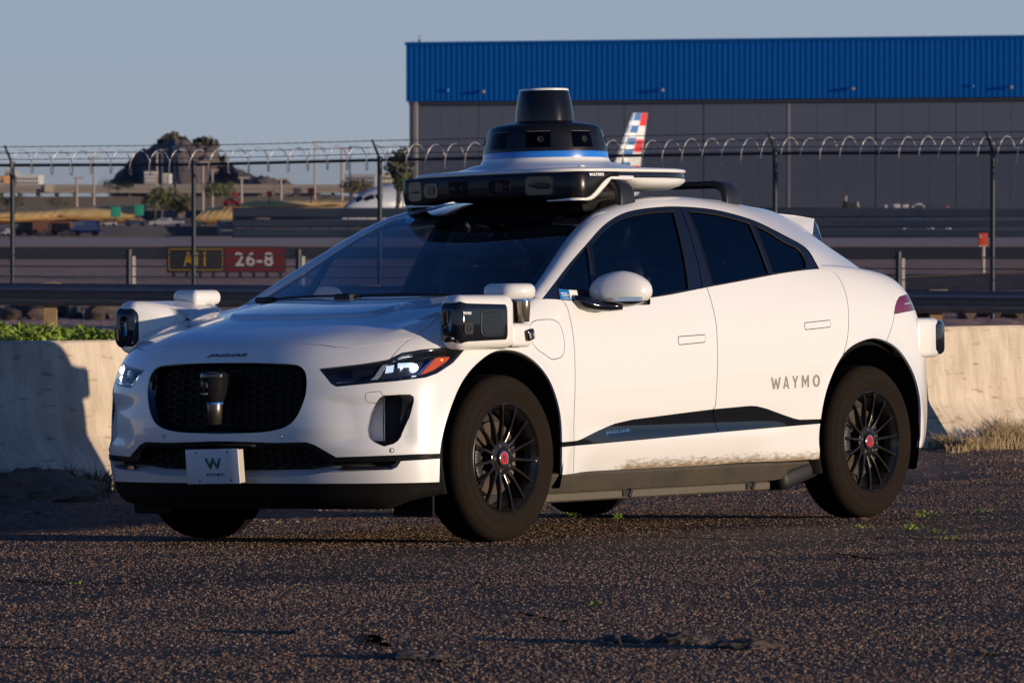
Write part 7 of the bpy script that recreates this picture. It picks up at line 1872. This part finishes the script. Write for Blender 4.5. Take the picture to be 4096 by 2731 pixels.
# white buildings at the foot of the butte and at far left
WB = mat('far_white_building', (.62, .60, .58), rough=.8); WBD = mat('far_window_dark', (.10, .11, .13), rough=.5)
def far_building(u0, u1, v0, v1, Y, label, rows=3, cols=4, m=WB):
    a = Wp(u0, v0, Y); b = Wp(u1, v1, Y); W_, H_ = b[0]-a[0], a[2]-b[2]; o = empty('far_building', label, 'building', (a[0], Y, b[2]))
    bm = bmesh.new(); box(bm, (W_/2, 6, H_/2), (W_, 12, H_)); bmobj('wall', bm, m, o, smooth=False); bm = bmesh.new(); box(bm, (W_/2, 6, H_+.2), (W_*1.02, 12.3, .4)); bmobj('roof', bm, m, o, smooth=False)
    for r_ in range(rows):
        for c_ in range(cols): bm = bmesh.new(); box(bm, (W_*(c_+.5)/cols, -.05, H_*(r_+.45)/rows), (W_/cols*.62, .2, H_/rows*.38)); bmobj('window', bm, WBD, o, smooth=False)
far_building(578, 622, 692, 735, 1500, 'white building left of two at the foot of the butte'); far_building(650, 678, 700, 735, 1500, 'narrow white building right of two at the foot of the butte', cols=2)
far_building(20, 60, 690, 745, 1100, 'pale tower block at the far left above the overpass', 4, 3, mat('far_beige', (.42, .40, .38), .8)); far_building(65, 155, 708, 738, 1100, 'low white building beside the pale tower block at far left', 2, 7)
far_building(0, 18, 712, 735, 1000, 'small orange brown building at the far left edge', 1, 1, mat('far_orange', (.5, .25, .1), .8))
far_building(1515, 1600, 702, 745, 900, 'cream building behind the airliner near the hangar', 2, 5, mat('far_cream', (.6, .52, .40), .8)); far_building(1380, 1500, 705, 735, 950, 'long pale grey building behind the wide brown tree', 2, 8, mat('far_grey', (.35, .36, .40), .8))
# poles
PG = mat('pole_pale', (.40, .34, .30), rough=.7); PD = mat('pole_dark', (.10, .09, .09), rough=.7)
def pole(u, vt, vb, Y, wpx, label, m=PG, arm=True):
    t = Wp(u, vt, Y); b = Wp(u, vb, Y); o = empty('light_pole', label, 'pole', (t[0], Y, b[2])); H_ = t[2]-b[2]; r_ = wpx/2/F*Y
    bm = bmesh.new(); cyl(bm, (0, 0, -1), (0, 0, H_), r_, r_*.75, seg=8); bmobj('mast', bm, m, o)
    if arm: bm = bmesh.new(); box(bm, (r_*1.5, 0, H_), (r_*7, r_*1.5, r_*1.2)); bmobj('lamp_head', bm, m, o)
for u, vt, vb, Y, w, lb, m in ((307, 712, 812, 520, 12, 'short pale pole standing over the overpass at left', PG), (376, 628, 812, 560, 10, 'tall pale pole left of the butte', PG), (628, 610, 790, 600, 9, 'slim pale pole in front of the butte foot', PG), (648, 600, 870, 500, 9, 'dark pole between the two desert trees', PD), (700, 588, 790, 620, 11, 'pale pole before the right part of the butte crown', PG), (812, 650, 830, 560, 12, 'pale pole right of the fence post', PG), (850, 680, 830, 560, 10, 'short pale pole by the light green tree', PG), (966, 712, 812, 540, 13, 'thick pale pole right of the red pickup', PG), (1124, 716, 800, 560, 12, 'pale pole over the long sand bank', PG), (1260, 568, 800, 600, 9, 'tallest pale pole over the right sand bank', PG), (1368, 595, 800, 600, 12, 'tall pale pole left of the airliner nose', PG), (1400, 588, 790, 650, 6, 'slim pole just right of the airliner nose pole', PG), (1612, 600, 800, 430, 6, 'dark lamp post beside the hangar corner', PD), (437, 735, 880, 440, 6, 'dark slim post left of the desert trees', PD), (1098, 740, 800, 520, 5, 'dark slim post over the right sand bank', PD)): pole(u, vt, vb, Y, w, lb, m)
# red signs, green screens
RS = mat('far_red_sign', (.60, .06, .04), rough=.6)
def board(u0, u1, v0, v1, vb, Y, m, label, cat='sign'):
    a = Wp(u0, v0, Y); b = Wp(u1, v1, Y); c = Wp(u0, vb, Y); o = empty('road_sign' if cat == 'sign' else 'screen', label, cat, ((a[0]+b[0])/2, Y, c[2])); bm = bmesh.new(); box(bm, (0, 0, (a[2]+b[2])/2-c[2]), (b[0]-a[0], .12, a[2]-b[2]), bevel=.02); bmobj('panel', bm, m, o); bm = bmesh.new(); cyl(bm, (0, .1, -.2), (0, .1, a[2]-c[2]), .06, seg=6); bmobj('post', bm, PD, o)
board(1068, 1088, 764, 786, 806, 470, RS, 'smaller red sign over the sand bank, left of the two'); board(1232, 1256, 752, 778, 806, 470, RS, 'larger orange red sign over the sand bank, right of the two')
board(932, 952, 768, 790, 806, 480, mat('far_dark_red', (.25, .02, .02), .6), 'dark red sign above the red pickup'); board(1172, 1206, 752, 780, 806, 500, mat('far_dark_panel', (.05, .055, .07), .6), 'dark square board between the two red signs'); board(1286, 1326, 778, 792, 806, 480, bpy.data.materials['far_dark_panel'], 'low dark board right of the larger red sign')
TEAL = mat('teal_screen', (.01, .30, .20), rough=.7)
board(443, 484, 828, 868, 874, 424, TEAL, 'teal green screen panel left of the desert trees', 'screen'); board(538, 574, 820, 862, 874, 424, TEAL, 'teal green screen panel touching the desert trees', 'screen')
# pickup and service vehicles
def truck(u0, u1, v0, v1, Y, m, label, kind_='pickup', group=None, flip=1):
    a = Wp(u0, v0, Y); b = Wp(u1, v1, Y); L, H_ = b[0]-a[0], a[2]-b[2]; o = empty(kind_, label, 'van' if kind_ == 'service_van' else ('truck' if kind_ != 'baggage_cart' else 'cart'), ((a[0]+b[0])/2, Y, b[2]), group=group)
    if flip < 0: o.scale = (-1, 1, 1)
    pr = {'pickup': [(-.5, .22), (-.5, .62), (-.30, .66), (-.16, 1), (.10, 1), (.14, .66), (.5, .64), (.5, .22)], 'service_van': [(-.5, .18), (-.5, .55), (-.38, .62), (-.27, 1), (.5, 1), (.5, .18)], 'tow_tractor': [(-.5, .22), (-.5, .58), (-.05, .62), (-.05, 1), (.28, 1), (.30, .60), (.5, .58), (.5, .22)], 'baggage_cart': [(-.5, .22), (-.5, .30), (-.46, .32), (-.46, .96), (-.5, 1), (.5, 1), (.46, .96), (.46, .32), (.5, .30), (.5, .22)]}[kind_]
    wd = 1.7; secs = [[(x*L, y, z*H_) for x, z in pr] for y in (-wd/2, wd/2)]; v_, f_ = loft(secs); meshobj('body', v_, f_, m, o, smooth=False)
    if kind_ in ('pickup', 'service_van'):
        bm = bmesh.new(); box(bm, (-.06*L if kind_ == 'pickup' else -.18*L, 0, .82*H_), (.20*L, wd*1.01, .22*H_)); bmobj('window', bm, WBD, o, smooth=False)
    for x in (-.33, .33):
        for s_ in (-1, 1): bm = bmesh.new(); cyl(bm, (x*L, s_*wd*.4, .20*H_), (x*L, s_*wd*.5, .20*H_), .20*H_, seg=14); bmobj('wheel', bm, BLK, o)
truck(892, 962, 792, 824, 427, mat('truck_red', (.55, .02, .03), .35), 'red pickup truck on the road above the sand bank', 'pickup')
VC = {'b': mat('van_blue', (.02, .05, .16), .5), 'w': mat('van_white', (.35, .37, .42), .5), 'g': mat('van_grey', (.12, .13, .15), .6), 'o': mat('cart_rust', (.16, .06, .035), .7), 'k': mat('cart_dark', (.03, .03, .035), .7)}
for u0, u1, v0, v1, Y, c, kd, lb, fl in ((12, 42, 915, 944, 421, 'w', 'tow_tractor', 'small pale tow tractor at the far left edge by the apron', 1), (66, 128, 888, 943, 425, 'k', 'service_van', 'dark service van in the shade right of the first fence post', 1), (136, 198, 880, 942, 424, 'o', 'baggage_cart', 'tall rust coloured covered cart next to the dark van', 1), (205, 285, 885, 943, 426, 'o', 'baggage_cart', 'wide rust coloured cart second from the dark van', 1), (292, 398, 882, 944, 423, 'b', 'service_van', 'long dark blue service van in the row of carts', 1), (150, 205, 918, 945, 420, 'k', 'tow_tractor', 'low black tow tractor in front of the rust coloured cart', 1), (240, 300, 922, 945, 420, 'k', 'tow_tractor', 'low black tow tractor in front of the gap before the blue van', -1), (405, 468, 874, 905, 436, 'w', 'service_van', 'pale service van behind the low grey wall', 1), (500, 585, 868, 905, 437, 'b', 'service_van', 'dark blue van with white hood behind the low grey wall', -1), (600, 735, 872, 906, 438, 'w', 'pickup', 'long pale pickup behind the low grey wall', 1), (790, 830, 885, 908, 436, 'g', 'pickup', 'small grey pickup at the right end of the low wall', 1)):
    truck(u0, u1, v0, v1, Y, VC[c], lb, kd, flip=fl)
block('low_wall', 415, 870, 905, 945, 419, 1.2, mat('low_wall_grey', (.075, .080, .095), .8), 'low plain grey wall left of the slatted blast fence', 'wall')
block('equipment_shed', 868, 932, 880, 945, 417, 5, mat('shed_grey', (.14, .16, .19), .8), 'small grey blue shed at the left end of the blast fence', 'shed')
block('bank_wall', -300, 480, 872, 886, 440, 2, mat('bank_wall_dark', (.06, .065, .085), .8), 'long dark retaining wall under the yellow bank', 'wall')
block('bank_wall', 640, 935, 872, 896, 441, 2, bpy.data.materials['bank_wall_dark'], 'dark retaining wall under the desert trees and fence post', 'wall')
# apron clutter seen through and above the right blast fence
FL = mat('floodlight_tan', (.38, .30, .22), rough=.6)
a = Wp(3378, 832, 430); fo = empty('floodlight_unit', 'dark twin floodlight unit standing before the hangar doors', 'floodlight', (a[0], 430, a[2]-2.2))
bm = bmesh.new(); cyl(bm, (.15, 0, 0), (.15, 0, 2.4), .07, seg=8); box(bm, (.1, 0, 2.45), (.55, .4, .55), bevel=.08); bmobj('lamp_stand', bm, BLK, fo)
bm = bmesh.new(); cyl(bm, (.45, 0, 2.35), (1.05, -.2, 2.45), .14, .26, seg=12); bmobj('flood_lamp', bm, FL, fo); bm = bmesh.new(); cyl(bm, (.08, 0, 2.7), (.08, 0, 3.15), .10, seg=8); bmobj('beacon', bm, FL, fo)
PWH = mat('apron_pale', (.50, .48, .46), rough=.6)
for i, (u0, u1, v0, v1, lb) in enumerate(((3538, 3549, 818, 838, 'small pale stand, leftmost of the items above the blast fence'), (3574, 3600, 816, 838, 'pale box shaped ground cart, second of the items above the blast fence'), (3610, 3634, 818, 838, 'pale ground cart just left of the arched one above the blast fence'), (3780, 3796, 822, 837, 'tiny reddish ground unit, rightmost above the blast fence'))):
    block('ground_cart', u0, u1, v0, v1+30, 424, 1.5, PWH if i < 3 else mat('apron_reddish', (.30, .10, .10), .6), lb, 'cart')
a = Wp(3672, 838, 424); v_, f_ = tube([(-.42, 0, -.5), (-.42, 0, .22), (-.25, 0, .42), (.25, 0, .42), (.42, 0, .22), (.42, 0, -.5)], .075, 8); o = meshobj('ground_cart', v_, f_, PWH); o.location = (a[0], 424, a[2]); tag(o, 'pale arched frame of a ground cart above the right blast fence', 'cart')
# bright parked things glimpsed through the slats
for i, (u0, u1, v0, v1, lb) in enumerate(((3625, 3690, 868, 882, 'white load on the apron seen through the top slot of the right blast fence'), (3614, 3640, 908, 920, 'white load seen through the second slot of the right blast fence, left'), (3712, 3735, 908, 920, 'white load seen through the second slot of the right blast fence, middle'), (3785, 3805, 908, 920, 'white load seen through the second slot of the right blast fence, right'), (1370, 1500, 862, 880, 'bright white load seen through the top slot of the left blast fence'), (1320, 1470, 930, 950, 'bright white load low behind the left blast fence'))):
    block('apron_load', u0, u1, v0, v1, 421, 1.2, AWW, lb, 'cargo')
